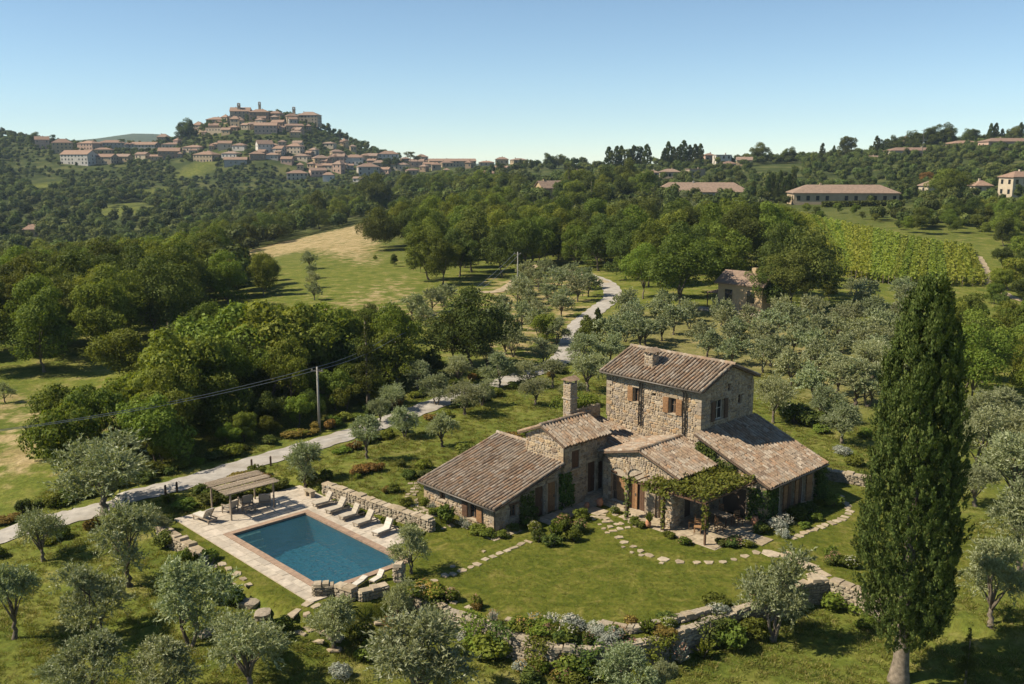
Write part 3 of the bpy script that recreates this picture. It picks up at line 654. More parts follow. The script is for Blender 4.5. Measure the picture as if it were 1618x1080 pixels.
def arch_ring(A, B, s0, s1, z0, z1, arch, w=.2, n=11):
    Mx, L = face_matrix(A, B); c = (s0 + s1) / 2; rx = (s1 - s0) / 2; zc = z1 - arch
    for i in range(n):
        a0 = math.pi * i / n + .02; a1 = math.pi * (i + 1) / n - .02
        P = [(c + (rx + k) * math.cos(a), zc + (arch + k) * math.sin(a)) for a, k in ((a0, 0), (a0, w), (a1, w), (a1, 0))]
        V = [tuple(Mx @ Vector((x, nn, z))) for nn in (-.085, .05) for x, z in P]
        b_ = MB(); b_.add(V, [(3, 2, 1, 0), (4, 5, 6, 7), (0, 1, 5, 4), (1, 2, 6, 5), (2, 3, 7, 6), (3, 0, 4, 7)]); b_.build('voussoir', M['stone'], villa)
    for x in (s0 - w + .02, s1 - .02):
        z = z0
        while z < zc - .05:
            h = min(random.uniform(.22, .36), zc - z); b_ = MB(); b_.box(x, x + w, -.08, .03, z + .008, z + h - .008, M=Mx); b_.build('jamb_stone', M['stone'], villa); z += h
FL, FLp = ((-7, 0), (0, 0)), ((0, 0), (0, 6)); FMp = ((.15, 6), (.15, 10.3)); FC = ((1, 9.2), (7, 9.2)); FT = ((-2.7, 13.7), (5.5, 13.7)); FTp = ((5.5, 13.7), (5.5, 19.9)); FR = ((5.5, 13.3), (10.95, 13.3)); FRp = ((10.95, 13.3), (10.95, 20))
villa_window(*FL, 4.45, 5.3, .3, 1.28, left=(3.92, 4.43, 'wood_dark'), right=(5.32, 5.82, 'wood'), fm='frame')
villa_window(*FL, 1.5, 2.1, .75, 1.32)
villa_window(*FLp, 1.25, 1.85, .6, 1.42)
villa_door(*FLp, 3.5, 4.3, 0, 2.05, 'wood_dark'); villa_door(*FLp, 4.6, 5.5, 0, 2.12, 'wood'); surround(*FLp, 4.6, 5.5, 0, 2.12)
villa_window(*FMp, .8, 1.55, 2.6, 3.85, closed=True)
villa_door(*FMp, 2.35, 3.25, .5, 2.7, 'wood_dark'); surround(*FMp, 2.35, 3.25, .5, 2.7)
villa_door(*FMp, 3.5, 4.05, .5, 2.5, 'wood_dark')
arch_ring(*FC, .6, 1.9, .3, 2.7, .55); arch_ring(*FC, 2.05, 3.55, .05, 2.95, .6)
villa_door(*FC, .98, 1.88, .32, 2.68, 'wood', n=.16, arch=.5); villa_window(*FC, .62, .96, .9, 2.2, sill=False)
villa_door(*FC, 2.07, 2.7, .06, 2.8, 'wood', n=.18); villa_door(*FC, 2.85, 3.5, .06, 2.55, 'wood_dark', n=.26)
mb = MB(); Mx, _ = face_matrix(*FC); mb.box(3.68, 4.45, -.16, -.09, .05, 2.2, M=Mx); sh = mb.build('shutter', M['wood_grey'], villa)
mb = MB()
for k in range(9): mb.box(3.76, 4.37, -.19, -.161, .2 + k * .215, .34 + k * .215, M=Mx)
mb.build('louvres', M['flag'], sh)
villa_window(*FT, 2.42, 2.95, 5.98, 7.02, left=(1.95, 2.4)); villa_window(*FT, 5.58, 6.18, 5.75, 6.85, left=(5.1, 5.56), right=(6.2, 6.68, 'wood'))
villa_window(*FTp, 1.55, 2.6, 5.4, 6.8, left=(1.1, 1.53, 'wood_dark'), right=(2.62, 3.05), fm='frame_pale'); villa_window(*FTp, 3.1, 3.5, 7.2, 7.75, sill=False, bars=0); villa_window(*FTp, 4.4, 4.9, 6.05, 6.75, sill=False)
villa_window(*FR, 1.5, 2.3, 2.85, 3.45)
for a, b_, l, r_ in ((1.35, 1.95, (.7, 1.3), (1.97, 2.45)), (2.95, 3.4, (2.5, 2.92), (3.42, 3.85)), (4.25, 4.85, (3.9, 4.22), (4.9, 5.6))): villa_window(*FRp, a, b_, .35, 2.15, left=(*l, 'wood_dark'), right=(*r_, 'wood'), fm='frame_pale')
# corner quoins, downpipes, porch piers, steps
mb = MB()
def quoins(p, q, z0, z1, sx, sy):
    z = z0; k = 0
    while z < z1 - .1:
        h = min(random.uniform(.2, .34), z1 - z); a, b_ = (.46, .26) if k % 2 else (.26, .46)
        x0, x1 = (p - .07, p + a) if sx > 0 else (p - a, p + .07); y0, y1 = (q - .07, q + b_) if sy > 0 else (q - b_, q + .07)
        o = MB(); o.box(x0, x1, y0, y1, z + .01, z + h - .01); o.build('quoin', M['stone'], villa); z += h; k += 1
for a in ((5.5, 13.7, 2.8, 7.6, -1, 1), (0, 0, -.2, 1.55, -1, 1), (.15, 6, 1.8, 4.2, -1, 1), (-7, 0, -.3, 1.5, 1, 1), (1.0, 9.2, 0, 3.2, 1, 1), (7.0, 9.2, 0, 3.0, -1, 1), (10.95, 13.3, 0, 2.4, -1, 1), (-2.7, 13.7, 4.5, 7.6, 1, 1), (5.5, 19.9, 5, 7.6, -1, -1)): quoins(*a)
def pipe(P): 
    mb = MB(); mb.tube(P, [.045] * len(P), 8); mb.build('downpipe', M['metal'], villa, smooth=True)
for p in (.32, .56, 4.12, 4.36): pipe([(p, 13.30, 7.72), (p, 13.42, 7.55), (p, 13.58, 7.4), (p, 13.58, 4.35)])
pipe([(-.05, -.33, 1.58), (-.02, -.2, 1.45), (.02, -.1, 1.3), (.02, -.1, 0)]); pipe([(.27, 5.85, 4.3), (.27, 5.9, 4.1), (.27, 5.9, 2.9)])
for A_, B_ in (((-3.1, 13.24, 7.74), (5.8, 13.24, 7.72)), ((-7.3, -.42, 1.58), (.3, -.42, 1.56)), ((11.44, 13.0, 2.56), (11.44, 20.3, 2.55))): mb = MB(); mb.tube([A_, B_], [.06, .06], 8); mb.build('gutter', M['metal'], villa, smooth=True)

def pier(p0, p1, q0, q1, z1):
    mb = MB(); mb.box(p0, p1, q0, q1, -.2, z1); pr_ = mb.build('pier', M['mortar'], villa); bt = StoneBatch(); rr = random.Random(int(p0 * 7))
    for A, B in (((p0, q0), (p1, q0)), ((p1, q0), (p1, q1)), ((p0, q1), (p0, q0))):
        Mx, L = face_matrix(A, B)
        for (s, z, w, h) in masonry(L, 0, lambda s: z1, [], rr, (.16, .28), (.22, .5)):
            o = link('stone', STONE_ME['stone'][rr.randrange(10)], pr_); o.matrix_local = Mx @ Matrix.Translation((s, .01, z)) @ Matrix.Diagonal((w, .05, h, 1))
pier(6.45, 7.35, 8.35, 9.12, 2.15)
for k, (q0, q1, z) in enumerate(((7.9, 9.9, .15), (8.1, 9.8, .3), (8.2, 9.7, .45))):
    mb = MB(); mb.box(.22, 1.3 - k * .33, q0, q1, -.1, z); mb.build('step', M['flag'], villa)
mb = MB(); mb.box(1.3, 4.9, 8.55, 9.12, -.1, .12); mb.build('step', M['flag'], villa)
mb = MB(); mb.box(1.5, 3.1, 8.78, 9.12, .12, .26); mb.build('step', M['flag'], villa)
# roof terrace parapet with planting behind the link roof
mb = MB(); mb.box(-3.7, -3.3, 10.5, 13.6, 3.5, 5.25); par = mb.build('parapet', M['mortar'], villa); bt = StoneBatch(); rr = random.Random(5)
for A, B in (((-3.3, 10.5), (-3.3, 13.6)), ((-3.7, 10.5), (-3.3, 10.5))):
    Mx, L = face_matrix(A, B)
    for (s, z, w, h) in masonry(L, 3.8, lambda s: 5.2, [], rr): 
        o = link('stone', STONE_ME['stone'][rr.randrange(10)], par); o.matrix_local = Mx @ Matrix.Translation((s, .01, z)) @ Matrix.Diagonal((w, .05, h, 1))
# ------------------------------------------------------------------ pool
def V2(*p): return [Vector(Wd(*a)) for a in p]
MV = Matrix.Translation(Wd(0, 0, 0)) @ Matrix.Rotation(VA, 4, 'Z')
m, t, out = nodes('pool_lining'); geo = N(t, 'ShaderNodeNewGeometry'); nz = N(t, 'ShaderNodeTexNoise', i_Scale=14., i_Detail=3.); t.links.new(geo.outputs['Position'], nz.inputs['Vector'])
c = ramp(t, [(.35, (.044, .15, .195)), (.65, (.072, .205, .26))], nz.outputs[0]); b = N(t, 'ShaderNodeBsdfPrincipled', i_Roughness=.6); t.links.new(c.outputs[0], b.inputs['Base Color']); t.links.new(b.outputs[0], out.inputs[0]); M['lining'] = m
m, t, out = nodes('pool_water'); geo = N(t, 'ShaderNodeNewGeometry'); nz = N(t, 'ShaderNodeTexNoise', i_Scale=2.4, i_Detail=6., i_Distortion=1.2); t.links.new(geo.outputs['Position'], nz.inputs['Vector'])
bp = N(t, 'ShaderNodeBump', i_Strength=1.0, i_Distance=.07); t.links.new(nz.outputs[0], bp.inputs['Height'])
gl = N(t, 'ShaderNodeBsdfGlossy', i_Roughness=.03); tr = N(t, 'ShaderNodeBsdfTransparent'); tr.inputs[0].default_value = (.55, .86, .92, 1); fr = N(t, 'ShaderNodeFresnel', i_IOR=1.33); ms = N(t, 'ShaderNodeMixShader')
t.links.new(bp.outputs[0], gl.inputs['Normal']); t.links.new(bp.outputs[0], fr.inputs['Normal']); df = N(t, 'ShaderNodeBsdfDiffuse'); df.inputs[0].default_value = (.03, .102, .142, 1); ms2 = N(t, 'ShaderNodeMixShader'); ms2.inputs[0].default_value = .38; t.links.new(tr.outputs[0], ms2.inputs[1]); t.links.new(df.outputs[0], ms2.inputs[2]); t.links.new(fr.outputs[0], ms.inputs[0]); t.links.new(ms2.outputs[0], ms.inputs[1]); t.links.new(gl.outputs[0], ms.inputs[2]); t.links.new(ms.outputs[0], out.inputs[0]); M['water'] = m
P0, P1, Q0, Q1 = -11.05, -.5, -12.15, -6.85
pool = empty('swimming_pool', Wd(-5.8, -9.5, 0), VA); tag(pool, 'rectangular blue swimming pool with brown stone coping', 'swimming pool')
OFF = (-5.8, -9.5)
def pb(mb, a, b_, c_, d_, z0, z1, r=None): mb.box(a - OFF[0], b_ - OFF[0], c_ - OFF[1], d_ - OFF[1], z0, z1, r=r)
mb = MB()
pb(mb, P0 - .2, P1 + .2, Q0 - .2, Q1 + .2, -1.95, -1.7); pb(mb, P0 - .2, P0, Q0, Q1, -1.7, -.02); pb(mb, P1, P1 + .2, Q0, Q1, -1.7, -.02); pb(mb, P0 - .2, P1 + .2, Q0 - .2, Q0, -1.7, -.02); pb(mb, P0 - .2, P1 + .2, Q1, Q1 + .2, -1.7, -.02)
mb.build('basin', M['lining'], pool)
for k in range(4):
    mb = MB(); pb(mb, P0, P0 + 1.3 - k * .3, Q0, Q0 + 1.8, -1.7 + k * .38 if k else -1.7, -1.32 + k * .38); mb.build('step', M['lining'] if k < 1 else M['flag'], pool)
mb = MB(); v = [(P0, Q0), (P1, Q0), (P1, Q1), (P0, Q1)]; mb.add([(a - OFF[0], b_ - OFF[1], -.08) for a, b_ in v], [(0, 1, 2, 3)]); mb.build('water', M['water'], pool)
def coping(a, b_, c_, d_, n, ax):
    for k in range(n):
        mb = MB(); g = .006
        if ax == 0: w = (b_ - a) / n; pb(mb, a + k * w + g, a + (k + 1) * w - g, c_, d_, -.06, .075 + random.uniform(-.004, .004))
        else: w = (d_ - c_) / n; pb(mb, a, b_, c_ + k * w + g, c_ + (k + 1) * w - g, -.06, .075 + random.uniform(-.004, .004))
        mb.build('coping_stone', M['coping'], pool)
W = .38
coping(P0 - W, P1 + W, Q0 - W, Q0 + .03, 20, 0); coping(P0 - W, P1 + W, Q1 - .03, Q1 + W, 20, 0); coping(P0 - W, P0 + .03, Q0 + .03, Q1 - .03, 9, 1); coping(P1 - .03, P1 + W, Q0 + .03, Q1 - .03, 9, 1)
# ------------------------------------------------------------------ pool deck of laid slabs
deck = empty('pool_deck', Wd(-13, -9, 0), VA); tag(deck, 'pale stone paving round the pool', kind='structure')
mb = MB()
for a in ((-16, -11.45, -13.6, -4.25), (-11.45, -2.6, -6.45, -4.1), (-11.45, .4, -13.6, -12.55)): mb.box(a[0] + 13, a[1] + 13, a[2] + 9, a[3] + 9, -.3, .02)
mb.build('bedding', M['mortar'], deck)
def slabs(parent, off, x0, x1, y0, y1, su, sv, z, mat, rr, jit=.1, shapef=None):
    y = y0
    while y < y1 - .05:
        h = min(sv * rr.uniform(.8, 1.2), y1 - y); h = y1 - y if y1 - y - h < .2 else h; x = x0
        while x < x1 - .05:
            w = min(su * rr.uniform(.7, 1.35), x1 - x); w = x1 - x if x1 - x - w < .25 else w
            if shapef is None or shapef(x + w / 2, y + h / 2):
                mb = MB(); mb.box(x - off[0] + .012, x + w - off[0] - .012, y - off[1] + .012, y + h - off[1] - .012, z - .05, z + rr.uniform(-.006, .008)); mb.build('paving_slab', mat, parent)
            x += w
        y += h
rr = random.Random(12)
slabs(deck, (-13, -9), -16, -11.45, -13.6, -4.25, .85, .6, .06, M['deck'], rr); slabs(deck, (-13, -9), -11.45, -2.6, -6.45, -4.1, .9, .58, .06, M['deck'], rr); slabs(deck, (-13, -9), -11.45, .4, -13.6, -12.55, .9, .52, .06, M['deck'], rr)
# ------------------------------------------------------------------ dry stone walls
def stone_wall(name, pts, h, th, label, zb=None, cop=True, rowh=(.12, .24), wid=(.2, .55), topvar=.06, seed=1, both=False, cat='wall', max_single=290, depth=.07, group=None, copmat='flag'):
    """pts in villa frame; outer face on the right hand of the walk seen from outside (left to right)"""
    rr = random.Random(seed); root = empty(name, Wd(pts[0][0], pts[0][1], 0), 0); tag(root, label, cat, group)
    base = Vector(Wd(pts[0][0], pts[0][1], 0)); core = MB(); cells = []
    WP = [Vector(Wd(a, b_, 0)) - base for a, b_ in pts]
    for i in range(len(WP) - 1):
        A, B = WP[i], WP[i + 1]; d = (B - A); L = d.length; d.normalize(); n = Vector((-d.y, d.x, 0))
        z0 = (zb if zb is not None else min(gz(*(A + base).xy), gz(*(B + base).xy))) - .15; z1 = h
        Mx = Matrix(((d.x, n.x, 0, A.x), (d.y, n.y, 0, A.y), (0, 0, 1, 0), (0, 0, 0, 1)))
        core.box(0, L, .02, th - .02, z0, z1 - .06, M=Mx)
        faces = [(Mx, L)]
        if both: faces.append((Mx @ Matrix.Translation((L, th, 0)) @ Matrix.Rotation(math.pi, 4, 'Z'), L))
        if i == 0 or both: faces.append((Mx @ Matrix.Translation((0, th, 0)) @ Matrix.Rotation(-math.pi / 2, 4, 'Z'), th))
        if i == len(WP) - 2: faces.append((Mx @ Matrix.Translation((L, 0, 0)) @ Matrix.Rotation(math.pi / 2, 4, 'Z'), th))
        for Mf, Lf in faces:
            for (s, z, w, hh) in masonry(Lf, z0, lambda s: z1, [], rr, rowh, wid, .018, .15): cells.append((w * hh, Mf @ Matrix.Translation((s, .03, z)) @ Matrix.Rotation(rr.uniform(-.06, .06), 4, 'Y'), (w, rr.uniform(depth, depth + .06), hh)))
        if cop:
            s = 0
            while s < L - .1:
                w = min(rr.uniform(.4, .75), L - s); b_ = MB(); tz = z1 + rr.uniform(-topvar, topvar); e = [rr.uniform(-.05, .05) for _ in range(8)]
                V = [(s + .01, -.07 + e[0], z1 - .07), (s + w - .01, -.07 + e[1], z1 - .07), (s + w - .01, th + .06 + e[2], z1 - .07), (s + .01, th + .06 + e[3], z1 - .07)]
                V += [(x + (.03 if j in (0, 3) else -.03), y + (.03 if j < 2 else -.03), tz + .05 + e[4 + j] * .3) for j, (x, y, z) in enumerate(V)]
                b_.add([tuple(Mx @ Vector(v)) for v in V], [(0, 1, 5, 4), (1, 2, 6, 5), (2, 3, 7, 6), (3, 0, 4, 7), (4, 5, 6, 7), (3, 2, 1, 0)]); b_.build('coping_stone', M[copmat], root); s += w
    cr = core.build('wall_core', M['mortar'], root); cells.sort(key=lambda c: -c[0]); bt = StoneBatch()
    for i, (a, Ms, sc) in enumerate(cells):
        k = rr.randrange(10)
        if i < max_single: o = link('stone', STONE_ME['drystone'][k], root); o.matrix_local = Ms @ Matrix.Diagonal((*sc, 1))
        else: bt.add(k, Ms, sc)
    bt.build('small_stones', M['drystone'], root); return root
stone_wall('stone_wall', [(-13.4, -4.05), (-10.4, -3.75), (-6.6, -3.4), (-2.8, -2.95)], .82, .42, 'low dry stone wall with flat coping behind the row of sun loungers', seed=3, zb=0)
W2P = [(3.2, -9.35), (6, -8.95), (10, -8.3), (12.4, -7.7), (13.5, -6.9), (14.6, -5.2), (15.5, -3.5), (16.2, .5), (16.9, 4.6)]
stone_wall('retaining_wall', W2P, .03, .36, 'curved dry stone retaining wall holding up the lawn above the olive field', seed=4, zb=-1.3, rowh=(.12, .22), copmat='drystone')
stone_wall('retaining_wall', [(16.9, 4.6), (17.4, 7.7), (17.9, 8.6), (20.2, 8.5), (23, 8.4)], .1, .5, 'stone retaining wall corner at the end of the slab path near the cypress', seed=5, zb=-1.3)
stone_wall('stone_wall', [(-14.6, -15.35), (-11.5, -15.2), (-8.2, -15.2)], .35, .5, 'low mossy stone wall edging the pool lawn beside the olives', seed=6, topvar=.1)
stone_wall('stone_wall', [(-.15, -13.1), (.5, -12.2), (1.75, -11.9)], .62, .42, 'stub of stone wall at the near corner of the pool', seed=7, both=True, zb=0)
stone_wall('stone_wall', [(2.1, -11.6), (2.45, -10.0)], .55, .42, 'short stone wall with flat capstones between pool corner and lawn', seed=8, both=True, zb=0)
stone_wall('stone_pier', [(1.35, -8.9), (1.75, -8.6)], 1.0, .42, 'square stone pier beside the small olive at the pool end', seed=9, both=True, zb=0, cat='pier')
stone_wall('stone_wall', [(6.5, 23.4), (9.6, 24.3), (12.6, 24.9)], .75, .45, 'rough stone wall behind the villa at the olive grove edge', seed=10)
stone_wall('stone_wall', [(12.6, -4.6), (14.2, -3.9), (15.2, -1.0), (15.7, .8)], .26, .36, 'low second tier of stone wall above the lawn edge', seed=11, zb=0, copmat='drystone')
# boulders and slabs along the edge of the pool lawn
def boulder(p, q, sx, sy, sz, label, seed, mat='drystone'):
    rr = np.random.default_rng(seed); import bmesh
    bm = bmesh.new(); bmesh.ops.create_icosphere(bm, subdivisions=2, radius=1)
    ph = rr.uniform(0, 6, 6)
    for v in bm.verts:
        c = v.co; k = 1 + .16 * math.sin(3 * c.x + ph[0]) * math.sin(2.5 * c.y + ph[1]) + .12 * math.sin(4 * c.z + ph[2]); c.x = max(-.8, min(.8, c.x * k)); c.y = max(-.8, min(.8, c.y * k)); c.z = max(-.8, min(.62, c.z * k))
    me = bpy.data.meshes.new('boulder'); bm.to_mesh(me); bm.free(); me.materials.append(M[mat]); P = Wd(p, q)
    tag(link('boulder', me, None, (P[0], P[1], gz(P[0], P[1]) + sz * .35), (0, 0, rr.uniform(0, 6)), (sx, sy, sz)), label, 'boulder')
boulder(-7.6, -15.3, .8, .5, .45, 'tan boulder between shrubs on the pool lawn edge', 1)
boulder(-5.2, -15.4, .6, .45, .25, 'flat pale boulder beside the pool lawn', 2); boulder(-2.6, -15.6, .75, .5, .3, 'broad flat boulder at the lower edge of the pool lawn', 3)
boulder(-.9, -15.7, .6, .5, .32, 'pinkish boulder near the bottom of the pool lawn', 4); boulder(2.8, -13.9, .9, .4, .3, 'low ledge of yellow stained rock below the pool corner', 5); boulder(-1.5, -18.5, .6, .4, .25, 'half buried reddish rock under the olives', 6)
# ------------------------------------------------------------------ flagstone paths
def flagpath(name, label, pts, wid=.8, size=.5, step=.62, seed=1, fill=1.0, across=1, kind='structure', ext=.12):
    rr = random.Random(seed); root = empty(name, Wd(pts[0][0], pts[0][1], 0), 0); tag(root, label, kind=kind); base = Vector(Wd(pts[0][0], pts[0][1], 0))
    C = spline([Vector((a, b_, 0)) for a, b_ in pts], 20); acc = 0; last = C[0]; L = [0]
    for i in range(1, len(C)): L.append(L[-1] + (C[i] - C[i - 1]).length)
    s = 0
    while s < L[-1]:
        i = min(max(int(np.searchsorted(L, s)), 1), len(C) - 1); c = C[i]; d = (C[i] - C[i - 1]).normalized(); n = Vector((-d.y, d.x, 0))
        for k in range(across):
            if rr.random() > fill: continue
            off = (k - (across - 1) / 2) * wid / across + rr.uniform(-.1, .1); a = size * rr.uniform(.65, 1.15) * .5; bb = (wid / across if across > 1 else wid) * rr.uniform(.6, .98) * .5; m_ = rr.choice((4, 4, 5, 5, 6)); rot = rr.uniform(-.25, .25); P = []
            for j in range(m_):
                an = 2 * math.pi * (j + rr.uniform(-.22, .22)) / m_ + math.pi / m_; ca, sa = math.cos(an), math.sin(an); q = 1 / max(abs(ca), abs(sa)) * .85 + .15
                x, y = ca * a * q, sa * bb * q; P.append((x * math.cos(rot) - y * math.sin(rot), x * math.sin(rot) + y * math.cos(rot)))
            pc = c + n * off; W_ = [Vector(Wd((pc + d * x + n * y).x, (pc + d * x + n * y).y)) for x, y in P]; W0 = Vector(Wd(pc.x, pc.y)); z = gz(W0.x, W0.y) + rr.uniform(.03, .06)
            V = [(w.x - base.x, w.y - base.y, z - .08) for w in W_] + [(w.x - base.x + (W0.x - w.x) * .05, w.y - base.y + (W0.y - w.y) * .05, z + rr.uniform(-.006, .006)) for w in W_]
            F = [(j, (j + 1) % m_, m_ + (j + 1) % m_, m_ + j) for j in range(m_)] + [tuple(range(m_, 2 * m_))]
            b_ = MB(); b_.add(V, F); b_.build('flagstone', M['flag'], root)
        s += step * rr.uniform(.85, 1.2)
    return root
flagpath('path', 'straight line of stepping slabs from pool end to low wing', [(2.77, -8.4), (2.7, -4.5), (2.45, .6)], .62, .55, .6, 1)
flagpath('path', 'scattered small stones beside the straight slab path', [(1.95, -6.2), (1.9, -3.4), (1.5, -1.2)], .4, .35, .8, 2, .6)
flagpath('path', 'curving stepping stones round the lawn below the vine pergola', [(2.2, 7.4), (4.15, 6.0), (6.4, 4.75), (8.0, 4.3), (9.36, 4.37), (10.74, 4.7), (12.2, 6.3), (12.8, 7.9), (13.1, 9.4)], .66, .56, .82, 3)
flagpath('path', 'smaller loose stones beside the curving stepping stones', [(2.8, 6.2), (4.9, 4.9), (6.6, 4.0), (8.6, 3.8), (10.9, 4.0)], .4, .35, .75, 4, .55)
flagpath('path', 'random flagstones in grass before the arched porch', [(1.6, 6.6), (3.2, 7.3), (5.2, 6.6)], 1.5, .5, .6, 5, .85, 3)
flagpath('path', 'stepping stones following the shaded right wing wall', [(13.4, 12.6), (13.6, 15.4), (13.9, 17.8), (13.2, 20.1), (11.6, 21.6)], .7, .5, .58, 6)
flagpath('path', 'large joined slabs leading from patio to the wall corner', [(13.6, 9.6), (14.7, 10.3), (15.6, 9.9), (17.2, 9.0)], 1.6, 1.1, .95, 7, 1, 1)
flagpath('path', 'stepping slabs climbing beside the terrace wall', [(-9.5, .8), (-8.3, .2), (-7.3, -1.0), (-5.6, -1.9), (-3.6, -1.7), (-2.4, -1.6)], .9, .5, .55, 8, .9, 2)
flagpath('path', 'grey slabs scattered at the corner of the pool lawn', [(.6, -13.6), (1.0, -14.6), (2.0, -14.9), (3.2, -14.0)], 1.3, .85, .9, 9, .9, 2)
flagpath('path', 'stones set along the top of the retaining wall', [(5.4, -8.1), (7.4, -7.6), (9.4, -7.2), (11.2, -6.6)], .5, .55, 1.2, 10)
flagpath('path', 'stones edging the pool lawn under the olives', [(-7.5, -14.6), (-4.8, -14.8), (-2.6, -15.0)], .6, .55, .8, 11, .8)
flagpath('path', 'slabs between the short walls at the pool end', [(2.9, -12.6), (3.0, -11.2), (2.9, -9.9)], .8, .6, .7, 12)
# ------------------------------------------------------------------ patio
patio = empty('patio', Wd(7, 10, 0), VA); tag(patio, 'stone paved patio under the vine pergola', kind='structure')
mb = MB(); mb.box(-3.4, 4.1, -2.4, 3.25, -.25, .02); mb.build('bedding', M['mortar'], patio)
slabs(patio, (7, 10), 3.7, 11.05, 7.65, 9.1, .75, .6, .06, M['flag'], random.Random(4)); slabs(patio, (7, 10), 7.1, 11.05, 9.1, 13.2, .75, .6, .06, M['flag'], random.Random(5))
pt2 = empty('patio', Wd(1, 6, 0), VA); tag(pt2, 'paved step area between low wing and porch', kind='structure')
slabs(pt2, (1, 6), .15, 1.5, 3.3, 6.6, .6, .55, .05, M['flag'], random.Random(6)); slabs(pt2, (1, 6), .2, 2.6, 6.7, 7.85, .7, .55, .05, M['flag'], random.Random(7)); slabs(pt2, (1, 6), .1, 1.0, -1.0, 1.4, .5, .5, .04, M['flag'], random.Random(8))
slabs(patio, (7, 10), 11.1, 12.7, 10.2, 11.5, .7, .6, .05, M['flag'], random.Random(9))
# ------------------------------------------------------------------ pool pergola
pg = empty('pergola', Wd(-14.35, -9.5, 0), VA); tag(pg, 'wooden pergola with reed mat roof on posts beside the pool', 'pergola')
PX = [(-13.15, -11.05), (-13.35, -7.85), (-15.4, -11.25), (-15.65, -8.0)]; off = Vector((-14.35, -9.5, 0))
for a, b_ in PX: mb = MB(); mb.box(a - .045 + 14.35, a + .045 + 14.35, b_ - .045 + 9.5, b_ + .045 + 9.5, .03, 1.78); mb.build('post', M['wood_grey'], pg)
for (a, b_) in ((0, 1), (2, 3)): mb = MB(); mb.bar(Vector((*PX[a], 1.82)) - off - Vector((0, .3, 0)), Vector((*PX[b_], 1.82)) - off + Vector((0, .3, 0)), .07, .09); mb.build('beam', M['wood_grey'], pg)
for k in range(5):
    y = -11.3 + k * .87; mb = MB(); mb.bar((-15.9 + 14.35, y + 9.5, 1.90), (-12.9 + 14.35, y + 9.5, 1.90), .06, .07); mb.build('rafter', M['wood_grey'], pg)
rr = random.Random(2)
for k in range(16):                                             # bundles of reed laid side by side
    x = -15.95 + k * .195; mb = MB()
    for j in range(9):
        xx = x + j * .0195; zj = 1.95 + rr.uniform(0, .035); mb.bar((xx + 14.35, -11.45 + 9.5 + rr.uniform(-.12, .12), zj), (xx + 14.35, -7.65 + 9.5 + rr.uniform(-.12, .12), zj + rr.uniform(-.02, .02)), .018)
    if k not in (5, 10): mb.build('reed_bundle', M['reed'], pg)
# ------------------------------------------------------------------ sun loungers
def make_lounger(name, fab, label, p, q, rz, tilt=52, z=.068, group='sun loungers round the pool', scale=.88):
    root = empty(name, Wd(p, q, z), VA + rz); tag(root, label, 'sun lounger', group); root.scale = (scale,) * 3
    f = MB(); wd, L = .33, 1.85
    for sx in (-1, 1): f.box(sx * wd - .025, sx * wd + .025, -L / 2, L / 2, .25, .32)
    for y in (-L / 2, 0, L / 2 - .05): f.box(-wd, wd, y, y + .05, .26, .31)
    f.build('frame', M['wood_grey'], root)
    for sx in (-1, 1):
        for y in (-L / 2 + .1, L / 2 - .15): g = MB(); g.box(sx * wd - .03, sx * wd + .03, y, y + .06, 0, .25); g.build('leg', M['wood_grey'], root)
    y0 = .25
    c = MB(); n = 5
    for k in range(n): a = -L / 2 + .02 + k * (y0 + L / 2 - .02) / n; c.box(-wd + .02, wd - .02, a + .004, a + (y0 + L / 2 - .02) / n - .004, .325, .40)
    c.build('mattress', M[fab], root)
    a = R(tilt); d = Vector((0, math.cos(a), math.sin(a))); b0 = Vector((0, y0, .34)); g = MB()
    for sx in (-1, 1): g.bar(b0 + Vector((sx * wd, 0, 0)), b0 + Vector((sx * wd, 0, 0)) + d * .72, .045)
    g.bar(b0 + d * .72 + Vector((-wd, 0, 0)), b0 + d * .72 + Vector((wd, 0, 0)), .045); g.bar(b0 + d * .4, Vector((0, y0 + .5, .28)), .04); g.build('backrest_frame', M['wood_grey'], root)
    nn = Vector((0, -math.sin(a), math.cos(a))); g = MB()
    for k in range(3):
        A = b0 + d * (.02 + k * .235); B = A + d * .225; V = [A + Vector((s * (wd - .03), 0, 0)) + nn * h for h in (.02, .10) for s in (-1, 1)] + [B + Vector((s * (wd - .03), 0, 0)) + nn * h for h in (.02, .10) for s in (-1, 1)]
        g.add(V, [(0, 1, 3, 2), (4, 6, 7, 5), (2, 3, 7, 6), (0, 4, 5, 1), (1, 5, 7, 3), (0, 2, 6, 4)])
    g.build('backrest_cushion', M[fab], root); return root
for i, p in enumerate((-11.35, -9.75, -8.15, -6.6, -4.55)):
    lab = ['cream sun lounger at the far end of the row below the stone wall', 'cream sun lounger second from the pergola end of the row', 'cream sun lounger in the middle of the row below the wall', 'cream sun lounger second from the near end of the row', 'white sun lounger at the near end of the row, next to the small olive'][i]
    make_lounger('sun_lounger', 'fabric_white' if i == 4 else 'fabric', lab, p, -5.2, R((-4, 3, -3, 2, 6)[i]), (58, 55, 60, 56, 62)[i])
make_lounger('sun_lounger', 'fabric_white', 'white sun lounger standing alone left of the reed pergola', -14.3, -12.3, R(-80), 55, scale=.95)
make_lounger('sun_lounger', 'fabric_white', 'flat white sun lounger at the bottom corner of the pool', .4, -10.5, R(20), 8, scale=.58); make_lounger('sun_lounger', 'fabric_white', 'white sun lounger with raised back by the stone pier', .7, -9.5, R(15), 48, scale=.58)
